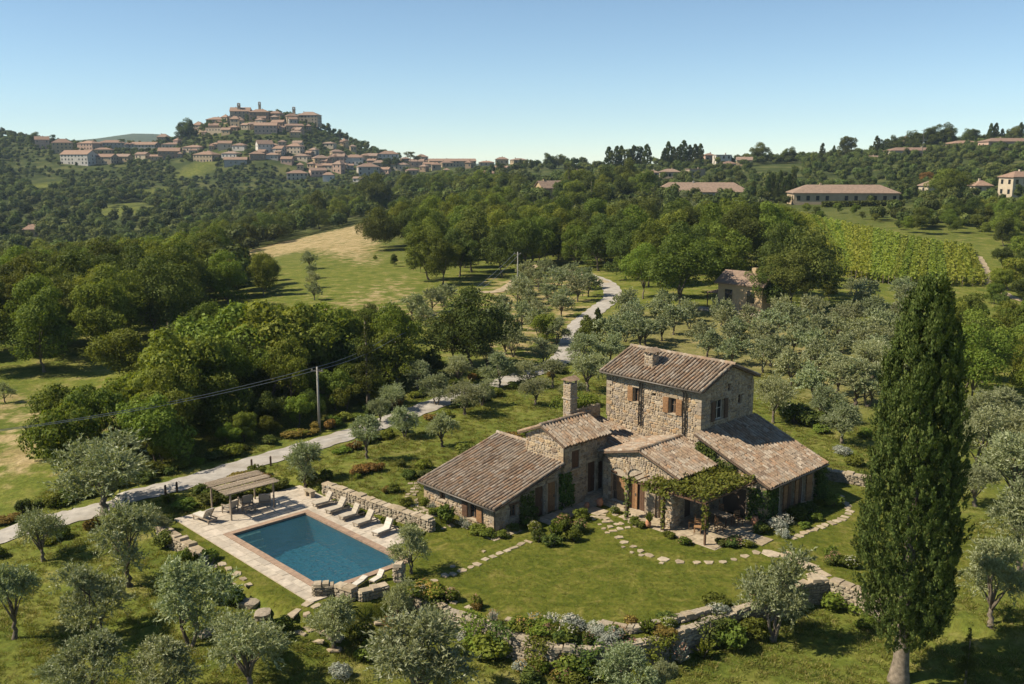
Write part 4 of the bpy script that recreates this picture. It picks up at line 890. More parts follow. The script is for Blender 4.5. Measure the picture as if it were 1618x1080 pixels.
# armchairs and a low table under the pergola
def armchair(p, q, rz, label):
    root = empty('garden_armchair', Wd(p, q, .068), VA + rz); tag(root, label, 'armchair', 'lounge chairs under the pool pergola')
    f = MB()
    for sx in (-1, 1):
        f.box(sx * .36 - .03, sx * .36 + .03, -.35, -.29, 0, .55); f.box(sx * .36 - .03, sx * .36 + .03, .32, .38, 0, .78); f.box(sx * .36 - .035, sx * .36 + .035, -.38, .38, .55, .60)
    f.box(-.36, .36, -.34, .36, .22, .28); f.build('frame', M['wood_grey'], root)
    c = MB(); c.box(-.32, .32, -.36, .26, .285, .42); c.build('seat_cushion', M['fabric'], root)
    c = MB(); c.add([(-.32, .18, .43), (.32, .18, .43), (.32, .34, .43), (-.32, .34, .43), (-.32, .32, .85), (.32, .32, .85), (.32, .46, .83), (-.32, .46, .83)], [(0, 1, 5, 4), (1, 2, 6, 5), (2, 3, 7, 6), (3, 0, 4, 7), (4, 5, 6, 7)]); c.build('back_cushion', M['fabric'], root)
armchair(-14.6, -10.4, R(-70), 'cushioned armchair under the pergola, nearest the white lounger'); armchair(-14.9, -9.1, R(-95), 'cushioned armchair in the middle under the pergola'); armchair(-14.3, -8.0, R(-120), 'cushioned armchair under the far post of the pergola')
tb = empty('low_table', Wd(-13.75, -9.5, .068), VA); tag(tb, 'low wooden table between the lounge chairs under the pergola', 'table')
for k in range(6): mb = MB(); mb.box(-.3, .3, -.4 + k * .135, -.4 + k * .135 + .12, .34, .38); mb.build('slat', M['wood_grey'], tb)
for sx in (-1, 1):
    for sy in (-1, 1): mb = MB(); mb.box(sx * .26 - .025, sx * .26 + .025, sy * .34 - .025, sy * .34 + .025, 0, .34); mb.build('leg', M['wood_grey'], tb)
sb_ = empty('stone_bench', Wd(-13.5, -5.0, .06), VA); tag(sb_, 'small stone bench at the end of the lounger wall', 'bench')
mb = MB(); mb.box(-.45, .45, -.22, .22, .38, .47); mb.build('seat', M['flag'], sb_)
for sx in (-1, 1): mb = MB(); mb.box(sx * .3 - .09, sx * .3 + .09, -.17, .17, 0, .38); mb.build('leg', M['flag'], sb_)
# ------------------------------------------------------------------ vine pergola and dining set
vp = empty('vine_pergola', Wd(10.25, 7.75, 0), VA); tag(vp, 'rustic timber pergola carrying grape vines over the patio', 'pergola'); o_ = Vector((10.25, 7.75, 0))
def vb(a, b_, w=.09, nm='beam'): mb = MB(); mb.bar(Vector(a) - o_, Vector(b_) - o_, w); mb.build(nm, M['wood_dark'], vp)
for a in ((10.25, 7.75), (7.1, 7.8), (4.15, 7.85)): vb((*a, 0), (*a, 2.58), .11, 'post')
vb((4.0, 7.8, 2.62), (10.4, 7.75, 2.62)); vb((10.25, 7.6, 2.72), (10.25, 13.25, 2.72)); vb((7.1, 7.7, 2.72), (7.1, 9.1, 2.72))
for p in np.arange(7.9, 10.2, .62): vb((p, 7.6, 2.80), (p, 13.22, 2.80), .06, 'rafter')
for p in np.arange(4.3, 7.0, .62): vb((p, 7.6, 2.78), (p, 9.05, 2.80), .06, 'rafter')
def table_round(p, q, label):
    root = empty('dining_table', Wd(p, q, .068), VA); tag(root, label, 'table')
    for k in range(7): mb = MB(); mb.box(-.75, .75, -.42 + k * .12, -.42 + k * .12 + .112, .70, .74); mb.build('plank', M['wood_grey'], root)
    for sx in (-1, 1):
        for sy in (-1, 1): mb = MB(); mb.box(sx * .65 - .035, sx * .65 + .035, sy * .32 - .035, sy * .32 + .035, 0, .70); mb.build('leg', M['wood_dark'], root)
def chair(p, q, rz, label):
    root = empty('dining_chair', Wd(p, q, .068), VA + rz); tag(root, label, 'chair', 'wooden chairs on the patio')
    mb = MB(); mb.box(-.22, .22, -.22, .2, .43, .47); mb.build('seat', M['wood'], root)
    for sx in (-1, 1): mb = MB(); mb.box(sx * .19 - .02, sx * .19 + .02, -.2, -.16, 0, .43); mb.build('leg', M['wood'], root); mb = MB(); mb.box(sx * .19 - .02, sx * .19 + .02, .17, .21, 0, .92); mb.build('leg', M['wood'], root)
    for z in (.6, .72, .84): mb = MB(); mb.box(-.17, .17, .18, .2, z, z + .07); mb.build('back_slat', M['wood'], root)
table_round(9.0, 11.2, 'wooden dining table in the shade of the vine pergola')
chair(9.6, 10.2, R(150), 'wooden chair at the near side of the patio table'); chair(9.9, 11.9, R(70), 'wooden chair at the right end of the patio table'); chair(8.3, 12.1, R(-10), 'wooden chair at the far side of the patio table'); chair(8.9, 8.9, R(30), 'wooden chair turned away, close to the front pergola post'); chair(8.2, 9.3, R(-60), 'wooden chair beside the stone porch pier')
jar = MB(); jar.tube([(0, 0, 0), (0, 0, .1), (0, 0, .3), (0, 0, .42), (0, 0, .47)], [.13, .19, .22, .15, .17], 14)
for (p, q, s, lab) in ((1.55, 8.1, 1.1, 'terracotta pot beside the porch steps'), (10.6, 12.7, 1.2, 'round terracotta urn on the patio by the right wing'), (6.1, 7.55, .9, 'dark pot with shrub at the pergola edge'), (1.2, 7.2, .8, 'small terracotta pot on the paving by the steps')): tag(link('terracotta_pot', jar.mesh('terracotta_pot', M['terracotta'], True), None, Wd(p, q, .06), (0, 0, 0), (s,) * 3), lab, 'pot')
# ------------------------------------------------------------------ utility poles and wires
def pole(px, py, h, label):
    P = at(px, py); root = empty('utility_pole', P); tag(root, label, 'pole', 'power poles along the lane')
    mb = MB(); mb.tube([(0, 0, -.3), (0, 0, h)], [.12, .08], 9); mb.build('post', M['concrete'], root, smooth=True)
    mb = MB(); mb.bar((-.55, .15, h - .35), (.55, -.15, h - .35), .09); mb.build('crossarm', M['metal'], root)
    for s in (-.45, .45): mb = MB(); mb.tube([(s, -.27 * s, h - .3), (s, -.27 * s, h - .12)], [.05, .03], 6); mb.build('insulator', M['concrete'], root)
    return [P + Vector((s, -.27 * s, h - .12)) for s in (-.45, .45)]
T1 = pole(505, 682, 5.7, 'pale utility pole beside the lane, nearest of the three'); T2 = pole(627, 606, 5.3, 'utility pole among bushes between the other two poles'); T3 = pole(818, 472, 7.8, 'tall utility pole at the far olive grove')
T0 = [Vector((-38 + s, 60, 5.0)) for s in (0, .5)]; T4 = [T3[0] + Vector((38, 62, 5)), T3[1] + Vector((38, 62, 5))]
for A, B, nm in ((T0, T1, 'left edge to the first pole'), (T1, T2, 'first pole to the second'), (T2, T3, 'second pole to the far pole')):
    for k in range(2):
        a, b_ = A[k], B[k]; P = [a.lerp(b_, u) - Vector((0, 0, 1)) * (4 * u * (1 - u) * (b_ - a).length * .022) for u in np.linspace(0, 1, 18)]; mb = MB(); mb.tube(P, [.022] * 18, 5)
        tag(mb.build('power_line', M['wire'], None), ('upper ' if k else 'lower ') + 'thin grey power line from the ' + nm, 'cable', 'wires above the lane')
for i, (px, py) in enumerate(((262, 783), (280, 778), (398, 741), (428, 736))):     # marker posts on the verge
    P = at(px, py); mb = MB(); mb.box(-.06, .06, -.06, .06, -.1, .75); mb.add([(-.06, -.06, .75), (.06, -.06, .75), (.06, .06, .75), (-.06, .06, .75), (0, 0, .82)], [(0, 1, 4), (1, 2, 4), (2, 3, 4), (3, 0, 4)]); tag(mb.build('marker_post', M['wood_dark'], None, loc=P), f'short wooden post on the lane verge, {ORD[i]} from the left', 'post', 'verge posts')
# ------------------------------------------------------------------ plant builders
def unit(v): return v / np.maximum(np.linalg.norm(v, axis=-1, keepdims=True), 1e-9)
def cards(C, D, nrm, l, w, bend=0.0):
    """one rhombic leaf per row: centre, long axis, rough normal"""
    D = unit(D); S = unit(np.cross(D, nrm)); l = np.broadcast_to(l, (len(C),))[:, None]; w = np.broadcast_to(w, (len(C),))[:, None]
    nn = np.cross(S, D)
    V = np.stack([C - D * l / 2, C + S * w / 2 - D * l * .05 + nn * l * bend, C + D * l / 2, C - S * w / 2 - D * l * .05 + nn * l * bend], 1).reshape(-1, 3)
    return V, np.arange(len(C) * 4).reshape(-1, 4)
def rdir(g, n): return unit(g.normal(size=(n, 3)))
def clumps(g, cen, rad, n, flat=.8, up=.25, leaf=(.26, .20), tilt=.46):
    """leaves on the shell of each clump"""
    C = []; Nn = []; 
    per = np.maximum(6, (n * rad ** 2 / np.sum(rad ** 2)).astype(int)) 
    for c, r, k in zip(cen, rad, per):
        d = rdir(g, k); d[:, 2] = d[:, 2] * .9 + up; d = unit(d); rr = r * (g.uniform(.35, 1.0, k) ** .4) * (1 + .22 * np.sin(d[:, 0] * 5 + c[0] * 3) * np.sin(d[:, 1] * 6 + c[1] * 3))
        C.append(c + d * rr[:, None] * np.array([1, 1, flat])); Nn.append(d)
    C = np.concatenate(C); Nn = np.concatenate(Nn); Nn = unit(Nn + g.normal(size=Nn.shape) * tilt)
    D = unit(np.cross(Nn, rdir(g, len(C)))); s = g.uniform(.7, 1.3, len(C)); return C, D, Nn, s
def trunk_mb(base_r, top, lean, limbs, g, n=8, bark='bark', flare=1.5):
    mb = MB(); k = 6; P = []; rad = []
    for i in range(k + 1):
        u = i / k; P.append(Vector((lean[0] * u + .06 * math.sin(i * 1.9) * base_r * 6, lean[1] * u + .06 * math.cos(i * 2.3) * base_r * 6, -.25 + (top + .25) * u))); rad.append(base_r * (1 + (flare - 1) * max(0, 1 - u * 3.5)) * (1 - .38 * u))
    mb.tube(P, rad, n)
    for e, r in limbs:
        e = Vector(e); s = P[-1] if g.random() < .65 else P[-2]; mid = s.lerp(e, .45) + Vector((g.normal() * .12, g.normal() * .12, .12 * (e - s).length)); mb.tube([s, s.lerp(mid, .6), mid, e], [r, r * .8, r * .62, r * .22], 6)
    return mb
def make_broad(seed, H=10., W=7.6, base=.16, nc=46, nl=14000, leaf=(.24, .18), shape='round', trunk=.17):
    g = np.random.default_rng(seed); zc = H * (.5 + base / 2); rz = H * (1 - base) / 2; rx = W / 2
    cen = []; rad = []
    nlobe = g.integers(4, 7); lob = [np.array([rx * .55 * math.cos(a), rx * .55 * math.sin(a), zc + rz * g.uniform(-.35, .35)]) for a in g.uniform(0, 6.28) + np.arange(nlobe) * 6.28 / nlobe] + [np.array([g.normal() * .12 * rx, g.normal() * .12 * rx, zc + rz * .45])]
    lr = [rx * g.uniform(.42, .58) for _ in lob]
    for L, r in zip(lob, lr):
        m_ = nc // len(lob)
        d = rdir(g, m_); d[:, 2] += .18; d = unit(d); cen.append(L + d * (r * g.uniform(.55, 1.12, m_))[:, None] * np.array([1, 1, rz / rx * .8])); rad.append(g.uniform(.11, .2, m_) * W)
    cen = np.concatenate(cen); rad = np.concatenate(rad)
    if shape == 'tall': cen[:, :2] *= .72; cen[:, 2] = zc + (cen[:, 2] - zc) * 1.15
    k = cen[:, 2] < H * base; cen[k, 2] = H * base + g.uniform(0, .5, k.sum())
    C, D, Nn, s = clumps(g, cen, rad, nl, leaf=leaf); V, F = cards(C, D, Nn, leaf[0] * s, leaf[1] * s, .12)
    rnd = np.clip(g.normal(.5, .27, len(F)), 0, 1)
    cm = mesh_np('crown', V, F, M['leaf_oak'], rnd)
    limbs = [(L * np.array([.8, .8, .92]), trunk * .55) for L in lob]
    tm = trunk_mb(trunk, H * (base + .16), (g.normal() * .3, g.normal() * .3), limbs, g).mesh('trunk', M['bark'], True)
    return dict(crown=cm, trunk=tm, H=H)
def make_olive(seed, H=4.2, W=3.7, nl=12500, leaf=(.165, .05), stems=1):
    g = np.random.default_rng(seed); nlobe = int(g.integers(5, 8)); fork = H * g.uniform(.18, .27)
    lob = []; a0 = g.uniform(0, 6.28)
    for i in range(nlobe):
        a = a0 + i * 6.28 / nlobe + g.normal() * .25; rr = W * g.uniform(.22, .36); lob.append(np.array([rr * math.cos(a), rr * math.sin(a), H * g.uniform(.40, .74)]))
    for i in range(3): lob.append(np.array([g.normal() * .13 * W, g.normal() * .13 * W, H * g.uniform(.66, .86)]))
    C = []; D = []; per = nl // len(lob) // 15
    for L in lob:
        R0 = W * g.uniform(.12, .19); ax = rdir(g, per); ax[:, 2] = ax[:, 2] * .8 + .25; ax = unit(ax)
        st = L + ax * (R0 * g.uniform(.2, .95, per))[:, None]; dr = unit(ax + rdir(g, per) * .5 + np.array([0, 0, .5])); ln = g.uniform(.3, .8, per) * W / 4.2
        tt = (np.arange(15) + .5) / 15
        pts = st[:, None] + dr[:, None] * (ln[:, None] * tt)[..., None] + np.array([0, 0, -.12]) * (tt ** 2)[None, :, None]
        ld = unit(dr[:, None] * .8 + g.normal(size=pts.shape) * .65); C.append((pts + ld * .07).reshape(-1, 3)); D.append(ld.reshape(-1, 3))
    C = np.concatenate(C); D = np.concatenate(D); Nn = unit(rdir(g, len(C)) + np.array([0, 0, .5])); s = g.uniform(.7, 1.35, len(C))
    V, F = cards(C, D, Nn, leaf[0] * s, leaf[1] * s); rnd = np.clip(g.normal(.5, .3, len(F)), 0, 1)
    cm = mesh_np('crown', V, F, M['leaf_olive'], rnd)
    mb = None
    if stems == 1: mb = trunk_mb(.17, fork, (g.normal() * .15, g.normal() * .15), [(L * np.array([.85, .85, .95]), .075) for L in lob], g, 9, flare=1.8)
    else:
        mb = MB()
        for k in range(stems):
            a = k * 6.28 / stems + .5; ls = [L for L in lob if True][k::stems]; mm = trunk_mb(.11, fork * 1.1, (.35 * math.cos(a), .35 * math.sin(a)), [(L * np.array([.85, .85, .95]), .06) for L in ls], g, 8, flare=1.5); mb.add(mm.V, mm.F)
    return dict(crown=cm, trunk=mb.mesh('trunk', M['bark'], True), H=H)
def make_cypress(seed, H=18.7, prof=None, nt=1500, per=46, leaf=(.26, .07), trunk_h=.12, side=None, tr=.3, wr_=.145):
    g = np.random.default_rng(seed); prof = prof or [(0, .0), (.03, .35), (.12, .8), (.3, 1.0), (.5, .95), (.7, .8), (.85, .58), (.95, .3), (1, .06)]
    R0 = H * wr_; z0 = H * trunk_h; Hc = H - z0; u = [a for a, _ in prof]; rr = [b_ for _, b_ in prof]
    C = []; D = []; Nn = []
    def column(cx, cy, zb, zt, rmax, n):
        npl = max(60, n // 11); pls = []
        for i in range(npl):
            t_ = g.uniform(0, 1) ** .92; a = g.uniform(0, 6.28); q = g.uniform(.62, 1.0) ** .5 * (1 + .07 * math.sin(a * 5 + t_ * 9)); r = np.interp(t_, u, rr) * rmax * q
            pls.append((t_, a, r, g.uniform(.09, .17) * (zt - zb) * (1 - .3 * t_) * .75, g.uniform(.15, .25) * rmax))
        for i in range(int(n * 1.25)):
            if i >= n:
                t_ = g.uniform(.03, .97); a = g.uniform(0, 6.28); r = np.interp(t_, u, rr) * rmax * g.uniform(.2, .62); pl0 = (t_, a, r, Hc * .1, .3 * rmax)
            else: pl0 = pls[g.integers(npl)]
            t0, a, r0, Lp, wp = pl0; out = np.array([math.cos(a), math.sin(a), 0]); axp = unit(np.array([out[0] * .16 * (1.2 - t0), out[1] * .16 * (1.2 - t0), 1.0])); s0 = g.uniform(0, 1); wr = wp * math.sin(math.pi * min(1, s0 * .8 + .18)) * g.uniform(.5, 1.05); b2 = g.uniform(0, 6.28); sd_ = np.array([-out[1], out[0], 0]); rad_ = out * math.cos(b2) + sd_ * math.sin(b2)
            c = np.array([cx + r0 * out[0], cy + r0 * out[1], zb + t0 * (zt - zb)]) + axp * (s0 - .4) * Lp + rad_ * wr
            if c[2] > zt + .3 or c[2] < zb - .4: continue
            ax = unit(axp + rad_ * .25 + g.normal(size=3) * .12); L = g.uniform(.3, .65) * rmax / 2.3; k = per; s = g.uniform(0, 1, k); wd = .13 * rmax / 2.3 * np.sin(np.pi * np.clip(s * .85 + .12, 0, 1)); off = rdir(g, k) * wd[:, None]; off[:, 2] *= .5
            C.append(c + ax * ((s - .35) * L)[:, None] + off); D.append(unit(ax + off / .13 * .5 + g.normal(size=(k, 3)) * .3)); Nn.append(unit(off * 2 + rad_ * .25 + out * .15 + g.normal(size=(k, 3)) * .08))
            continue
            t_ = g.uniform(0, 1) ** .9; r = np.interp(t_, u, rr) * rmax; a = g.uniform(0, 6.28); q = g.uniform(.35, 1.0) ** .5 * (1 + .06 * math.sin(a * 5 + t_ * 9) + .05 * math.sin(a * 3 - t_ * 17))
            c = np.array([cx + r * q * math.cos(a), cy + r * q * math.sin(a), zb + t_ * (zt - zb)]); out = np.array([math.cos(a), math.sin(a), 0]); ax = unit(np.array([out[0] * .28, out[1] * .28, 1.0]) + g.normal(size=3) * .12)
            L = g.uniform(.45, .95) * (1.0 if t_ < .85 else .75); k = per; s = g.uniform(0, 1, k); wd = .17 * np.sin(np.pi * np.clip(s * .85 + .12, 0, 1)); off = rdir(g, k) * wd[:, None]; off[:, 2] *= .4
            C.append(c + ax * ((s - .35) * L)[:, None] + off); D.append(unit(ax + off / .17 * .5 + g.normal(size=(k, 3)) * .22)); Nn.append(unit(off + out * .12 + g.normal(size=(k, 3)) * .05))
    column(0, 0, z0, H, R0, nt)
    if side: 
        for (cx, cy, zb, zt, rm, n) in side: column(cx, cy, zb, zt, rm, n)
    C = np.concatenate(C); D = np.concatenate(D); Nn = np.concatenate(Nn); s = g.uniform(.7, 1.3, len(C)); V, F = cards(C, D, Nn, leaf[0] * s, leaf[1] * s)
    cm = mesh_np('crown', V, F, M['leaf_cypress'], np.clip(g.normal(.5, .28, len(F)), 0, 1))
    mb = MB(); mb.tube([(0, 0, -.3), (0, 0, .2), (.03, 0, 1.0), (.02, .02, z0 + 1.2), (0, 0, H * .8)], [tr * 1.7, tr * 1.3, tr, tr * .85, .05], 12)
    return dict(crown=cm, trunk=mb.mesh('trunk', M['bark_pale'], True), H=H)
def make_pine(seed, H=13., umbrella=True):
    g = np.random.default_rng(seed)
    if umbrella: cen = np.stack([g.normal(0, 1.5, 22), g.normal(0, 1.5, 22), H * g.uniform(.74, .95, 22)], 1); rad = g.uniform(.8, 1.3, 22); flat = .55
    else:
        cen = []; 
        for k in range(40): t_ = g.uniform(.15, 1); r = (1 - t_) * H * .22 * g.uniform(.5, 1); a = g.uniform(0, 6.28); cen.append((r * math.cos(a), r * math.sin(a), t_ * H))
        cen = np.array(cen); rad = .35 + (1 - cen[:, 2] / H) * 1.0; flat = .6
    C, D, Nn, s = clumps(g, cen, rad, 4200, flat); V, F = cards(C, D, Nn, .34 * s, .12 * s)
    cm = mesh_np('crown', V, F, M['leaf_dark'], np.clip(g.normal(.5, .27, len(F)), 0, 1))
    tm = trunk_mb(.2, H * .8 if umbrella else H * .95, (.3, .1), [(c_, .06) for c_ in cen[:5]] if umbrella else [], g, 7).mesh('trunk', M['bark'], True); return dict(crown=cm, trunk=tm, H=H)
def make_shrub(seed, nl=1500, leaf=(.11, .07), mat='leaf_oak', spiky=False, H=1.0):
    g = np.random.default_rng(seed)
    if spiky:
        k = 60; d = rdir(g, k); d[:, 2] = np.abs(d[:, 2]) + .5; d = unit(d); tt = g.uniform(.1, 1, (k, nl // k)); C = (d[:, None] * (tt * g.uniform(.5, 1.0, (k, 1)))[..., None]).reshape(-1, 3) * np.array([.55, .55, .95]); D = np.repeat(d, nl // k, 0) + g.normal(size=C.shape) * .3; Nn = rdir(g, len(C)); s = g.uniform(.7, 1.3, len(C))
    else:
        n = 16; a = g.uniform(0, 6.28, n); r = np.sqrt(g.uniform(0, 1, n)) * .36; cen = np.stack([r * np.cos(a), r * np.sin(a), g.uniform(.25, .68, n) * (1.1 - r)], 1); rad = g.uniform(.14, .26, n); C, D, Nn, s = clumps(g, cen, rad, nl, .9)
    V, F = cards(C, D, Nn, leaf[0] * s, leaf[1] * s, .1); V[:, 2] = np.maximum(V[:, 2], -.02)
    return mesh_np('foliage', V, F, M[mat], np.clip(g.normal(.5, .28, len(F)), 0, 1))
def make_blooms(seed, n=60, size=.05, spread_=.5, top=.85):
    g = np.random.default_rng(seed); d = rdir(g, n); d[:, 2] = np.abs(d[:, 2]) + .35; d = unit(d); C = d * np.array([spread_, spread_, top]) * g.uniform(.88, 1.05, n)[:, None]; C = np.repeat(C, 3, 0) + g.normal(size=(n * 3, 3)) * size * .3; Nn = unit(np.repeat(d, 3, 0) + g.normal(size=C.shape) * .4); V, F = cards(C, np.cross(Nn, rdir(g, len(C))), Nn, size, size * .8)
    return mesh_np('blooms', V, F, M['bloom_white'], g.uniform(0, 1, len(F)))
def stem_mesh():
    mb = MB()
    for k in range(5): a = k * 1.257; mb.tube([(0, 0, -.1), (.12 * math.cos(a), .12 * math.sin(a), .25), (.28 * math.cos(a), .28 * math.sin(a), .5)], [.03, .022, .01], 5)
    return mb.mesh('stems', M['bark'], True)
BROAD = [make_broad(11, base=.05, nc=56), make_broad(12, W=8.4, base=.04, nc=58), make_broad(13, W=7.0, base=.03, nc=52), make_broad(14, W=7.6, nc=60, base=.06), make_broad(15, W=7.8, shape='tall', base=.04, nc=54), make_broad(16, W=8.2, shape='tall', base=.1, nc=54)]
BUSHY = [make_broad(21, H=5, W=5.2, base=.02, nc=40, nl=8500, leaf=(.20, .15), trunk=.1), make_broad(22, H=5, W=4.6, base=.03, nc=36, nl=8500, leaf=(.20, .15), trunk=.1), make_broad(23, H=5, W=5.6, base=.02, nc=44, nl=9000, leaf=(.20, .15), trunk=.1)]
OLIVE = [make_olive(31), make_olive(32, W=4.0), make_olive(33, stems=3), make_olive(34, H=4.6), make_olive(35, W=3.9, stems=2), make_olive(36, W=3.3)]
OLIVE_FAR = [make_olive(41, W=4.2, nl=4400, leaf=(.28, .10)), make_olive(42, W=4.6, nl=4400, leaf=(.28, .10)), make_olive(43, W=4.3, nl=4400, leaf=(.28, .10), stems=2), make_olive(44, W=4.0, nl=4400, leaf=(.28, .10))]
CYP = [make_cypress(51, H=10, nt=900, per=16, leaf=(.36, .15), trunk_h=.03, tr=.12), make_cypress(52, H=10, nt=900, per=16, leaf=(.36, .15), trunk_h=.03, tr=.12)]
for c_ in CYP:
    pass
PINE = [make_pine(61), make_pine(62), make_pine(63, umbrella=False, H=10)]
SHRUB = {'green': [make_shrub(70 + k) for k in range(3)], 'grey': [make_shrub(75, leaf=(.10, .035), mat='leaf_grey', spiky=True, nl=1500), make_shrub(76, leaf=(.09, .04), mat='leaf_grey')],
         'yellow': [make_shrub(78, mat='leaf_yellow'), make_shrub(79, mat='leaf_yellow', spiky=True)], 'dark': [make_shrub(80, mat='leaf_dark', nl=1900), make_shrub(81, mat='leaf_ivy')], 'rust': [make_shrub(82, mat='leaf_rust')]}
BLOOM = [make_blooms(90), make_blooms(91)]
STEMS = stem_mesh()
def crown_obj(me, mat, parent):
    c = link('crown', me, parent)
    if mat: c.material_slots[0].link = 'OBJECT'; c.material_slots[0].material = M[mat]
    return c
def plant(name, proto, pos, h, label, cat='tree', group=None, mat=None, wide=1.0, rz=None, r=random):
    root = empty(name, pos, r.uniform(0, 6.28) if rz is None else rz); s = h / proto['H']; root.scale = (s * wide, s * wide, s); tag(root, label, cat, group)
    link('trunk', proto['trunk'], root); crown_obj(proto['crown'], mat, root); return root
def shrub(kind, pos, w, h, label, bloom=None, group=None, r=random, name='shrub'):
    root = empty(name, pos, r.uniform(0, 6.28)); root.scale = (w, w, h); tag(root, label, 'shrub', group)
    link('foliage', r.choice(SHRUB[kind]), root); link('stems', STEMS, root)
    if bloom: b_ = link('blooms', r.choice(BLOOM), root); b_['kind'] = 'stuff'; b_.material_slots[0].link = 'OBJECT'; b_.material_slots[0].material = M['bloom_' + bloom]
    return root
def dart(poly_px, spacing, seed, world_poly=None, keep=None, jitter=True, limit=9999):
    P = wpoly(poly_px) if world_poly is None else world_poly; g = np.random.default_rng(seed); lo, hi = P.min(0), P.max(0); area = (hi - lo).prod(); n = int(min(60000, area / spacing ** 2 * 9)); Q = g.uniform(lo, hi, (n, 2)); Q = Q[poly_sd(P, Q[:, 0], Q[:, 1]) < 0]; grid = {}; out = []
    for q in Q:
        k = (int(q[0] // spacing), int(q[1] // spacing)); ok = True
        for a in (-1, 0, 1):
            for b_ in (-1, 0, 1):
                for o in grid.get((k[0] + a, k[1] + b_), ()):
                    if (o[0] - q[0]) ** 2 + (o[1] - q[1]) ** 2 < spacing ** 2: ok = False
        if ok and (keep is None or keep(q)): grid.setdefault(k, []).append(q); out.append(q)
        if len(out) >= limit: break
    if not out: return []
    out = np.array(out); z = ground(out[:, 0], out[:, 1]); return [Vector((a, b_, c_)) for (a, b_), c_ in zip(out, z)]
RC = np.array([(p.x, p.y) for p in ROADC])
# lines of sight kept open: (x0, y0, x1, y1, distance) of houses and the vineyard that the trees do not hide
OPEN = [(845, 286, 895, 310, 335), (828, 306, 866, 316, 325), (1036, 289, 1186, 311, 340), (1254, 293, 1422, 318, 350), (1462, 284, 1480, 302, 350), (1540, 285, 1568, 302, 360), (1590, 271, 1618, 307, 340), (1143, 425, 1182, 474, 145), (1330, 384, 1540, 440, 215), (1290, 352, 1400, 384, 290), (1400, 372, 1535, 390, 260), (1208, 283, 1254, 314, 350), (400, 405, 600, 480, 158), (370, 350, 640, 402, 235)] + [(a, b_, c_, d_, float(at((a + c_) / 2, d_).y) - 1) for a, b_, c_, d_ in ((52, 287, 90, 297), (172, 328, 222, 338), (280, 262, 325, 274), (230, 301, 262, 305))]
def see(P):
    f = P.y * math.cos(PITCH) + (CAM_H - P.z) * math.sin(PITCH); return PCX + FPX * P.x / f, PCY - FPX * (P.y * math.sin(PITCH) - (CAM_H - P.z) * math.cos(PITCH)) / f, FPX / f
def clear_h(P, h, wr=.38):
    px, py, k = see(P)
    for (x0, y0, x1, y1, Yd) in OPEN:
        if P.y < Yd and px + h * wr * k > x0 and px - h * wr * k < x1 and py - h * k < y1 and py > y1: h = (py - y1) / k
        elif P.y < Yd and px + h * wr * k > x0 and px - h * wr * k < x1 and y0 < py <= y1: h = 0
    return h
def off_road(q, d=3.4): return np.min((RC[:, 0] - q[0]) ** 2 + (RC[:, 1] - q[1]) ** 2) > d * d
# ------------------------------------------------------------------ hero cypress
cp = make_cypress(50, H=18.6, prof=[(0, .25), (.04, .7), (.1, .92), (.2, 1.0), (.35, .98), (.5, .90), (.65, .82), (.8, .68), (.9, .50), (.96, .29), (1, .06)], nt=4200, per=30, leaf=(.15, .07), wr_=.114, trunk_h=.125, side=[(1.45, .9, 2.6, 12.2, 1.1, 800)], tr=.36)
P = at(1420, 1074); root = plant('cypress_tree', cp, P, 18.6, 'tall dark cypress with pale bare trunk rising at the right foreground', 'tree', rz=0)
sap = plant('sapling', PINE[2], at(1524, 1085), 2.9, 'young thin conifer sapling to the right of the tall cypress trunk', 'tree', wide=.8)
# ------------------------------------------------------------------ foreground olives
FO = [(205, 925, 118, 0, 1.0, 'olive tree with tall straight trunk in the left foreground grass'), (68, 886, 76, 1, 1, 'rounded olive tree near the left edge below the lane'), (24, 1008, 105, 3, .95, 'olive tree cut by the left picture edge'),
      (152, 1012, 112, 2, 1.05, 'forked multi-stem olive tree left of the big foreground olives'), (302, 1022, 122, 4, 1.15, 'broad olive tree beside the stones of the pool lawn'), (395, 1092, 118, 1, 1.15, 'dense olive tree at the bottom edge left of centre'),
      (262, 1116, 104, 5, 1.2, 'olive crown cut by the bottom edge, left of the dense one'), (150, 1124, 112, 3, 1.15, 'low olive crown at the bottom edge in the left corner'), (662, 1130, 150, 0, 1.4, 'large olive crown cut by the bottom edge under the retaining wall'), (985, 1130, 108, 3, 1.1, 'olive crown at the bottom edge in front of the wall bend'),
      (528, 1024, 82, 5, 1.2, 'small olive tree below the pool corner walls'), (632, 985, 72, 2, .8, 'slim young olive beside the stone pier'), (165, 812, 112, 1, 1.45, 'large spreading olive tree overhanging the lane at left'), (650, 906, 74, 4, 1.0, 'compact olive tree at the right end of the pool'),
      (483, 768, 70, 0, 1, 'olive tree behind the reed pergola and the lane verge'), (580, 724, 68, 3, 1.05, 'olive tree between the lane and the terrace garden'), (1222, 1012, 140, 2, .92, 'big silvery olive tree growing against the lawn retaining wall'),
      (1566, 990, 118, 0, .95, 'silvery olive tree at the right edge near the sapling'), (1612, 905, 120, 4, 1.1, 'olive tree cut by the right edge above the sapling'), (1222, 668, 74, 1, .9, 'olive tree just behind the right end of the tower wing'), (1045, 1100, 60, 5, 1.0, 'low yellowish olive regrowth at the bottom edge'),
      (105, 1100, 60, 4, 1.2, 'grey olive sapling in the bottom left corner'), (255, 850, 42, 5, 1.0, 'small dense olive bush beside the low mossy wall')]
for px, py, hp, k, wd, lab in FO:
    P = at(px, min(py, 1400)); d = (P - Vector((0, 0, CAM_H))).length; plant('olive_tree', OLIVE[k], P, hp * d / FPX / .96, lab, 'tree', wide=wd * .92)
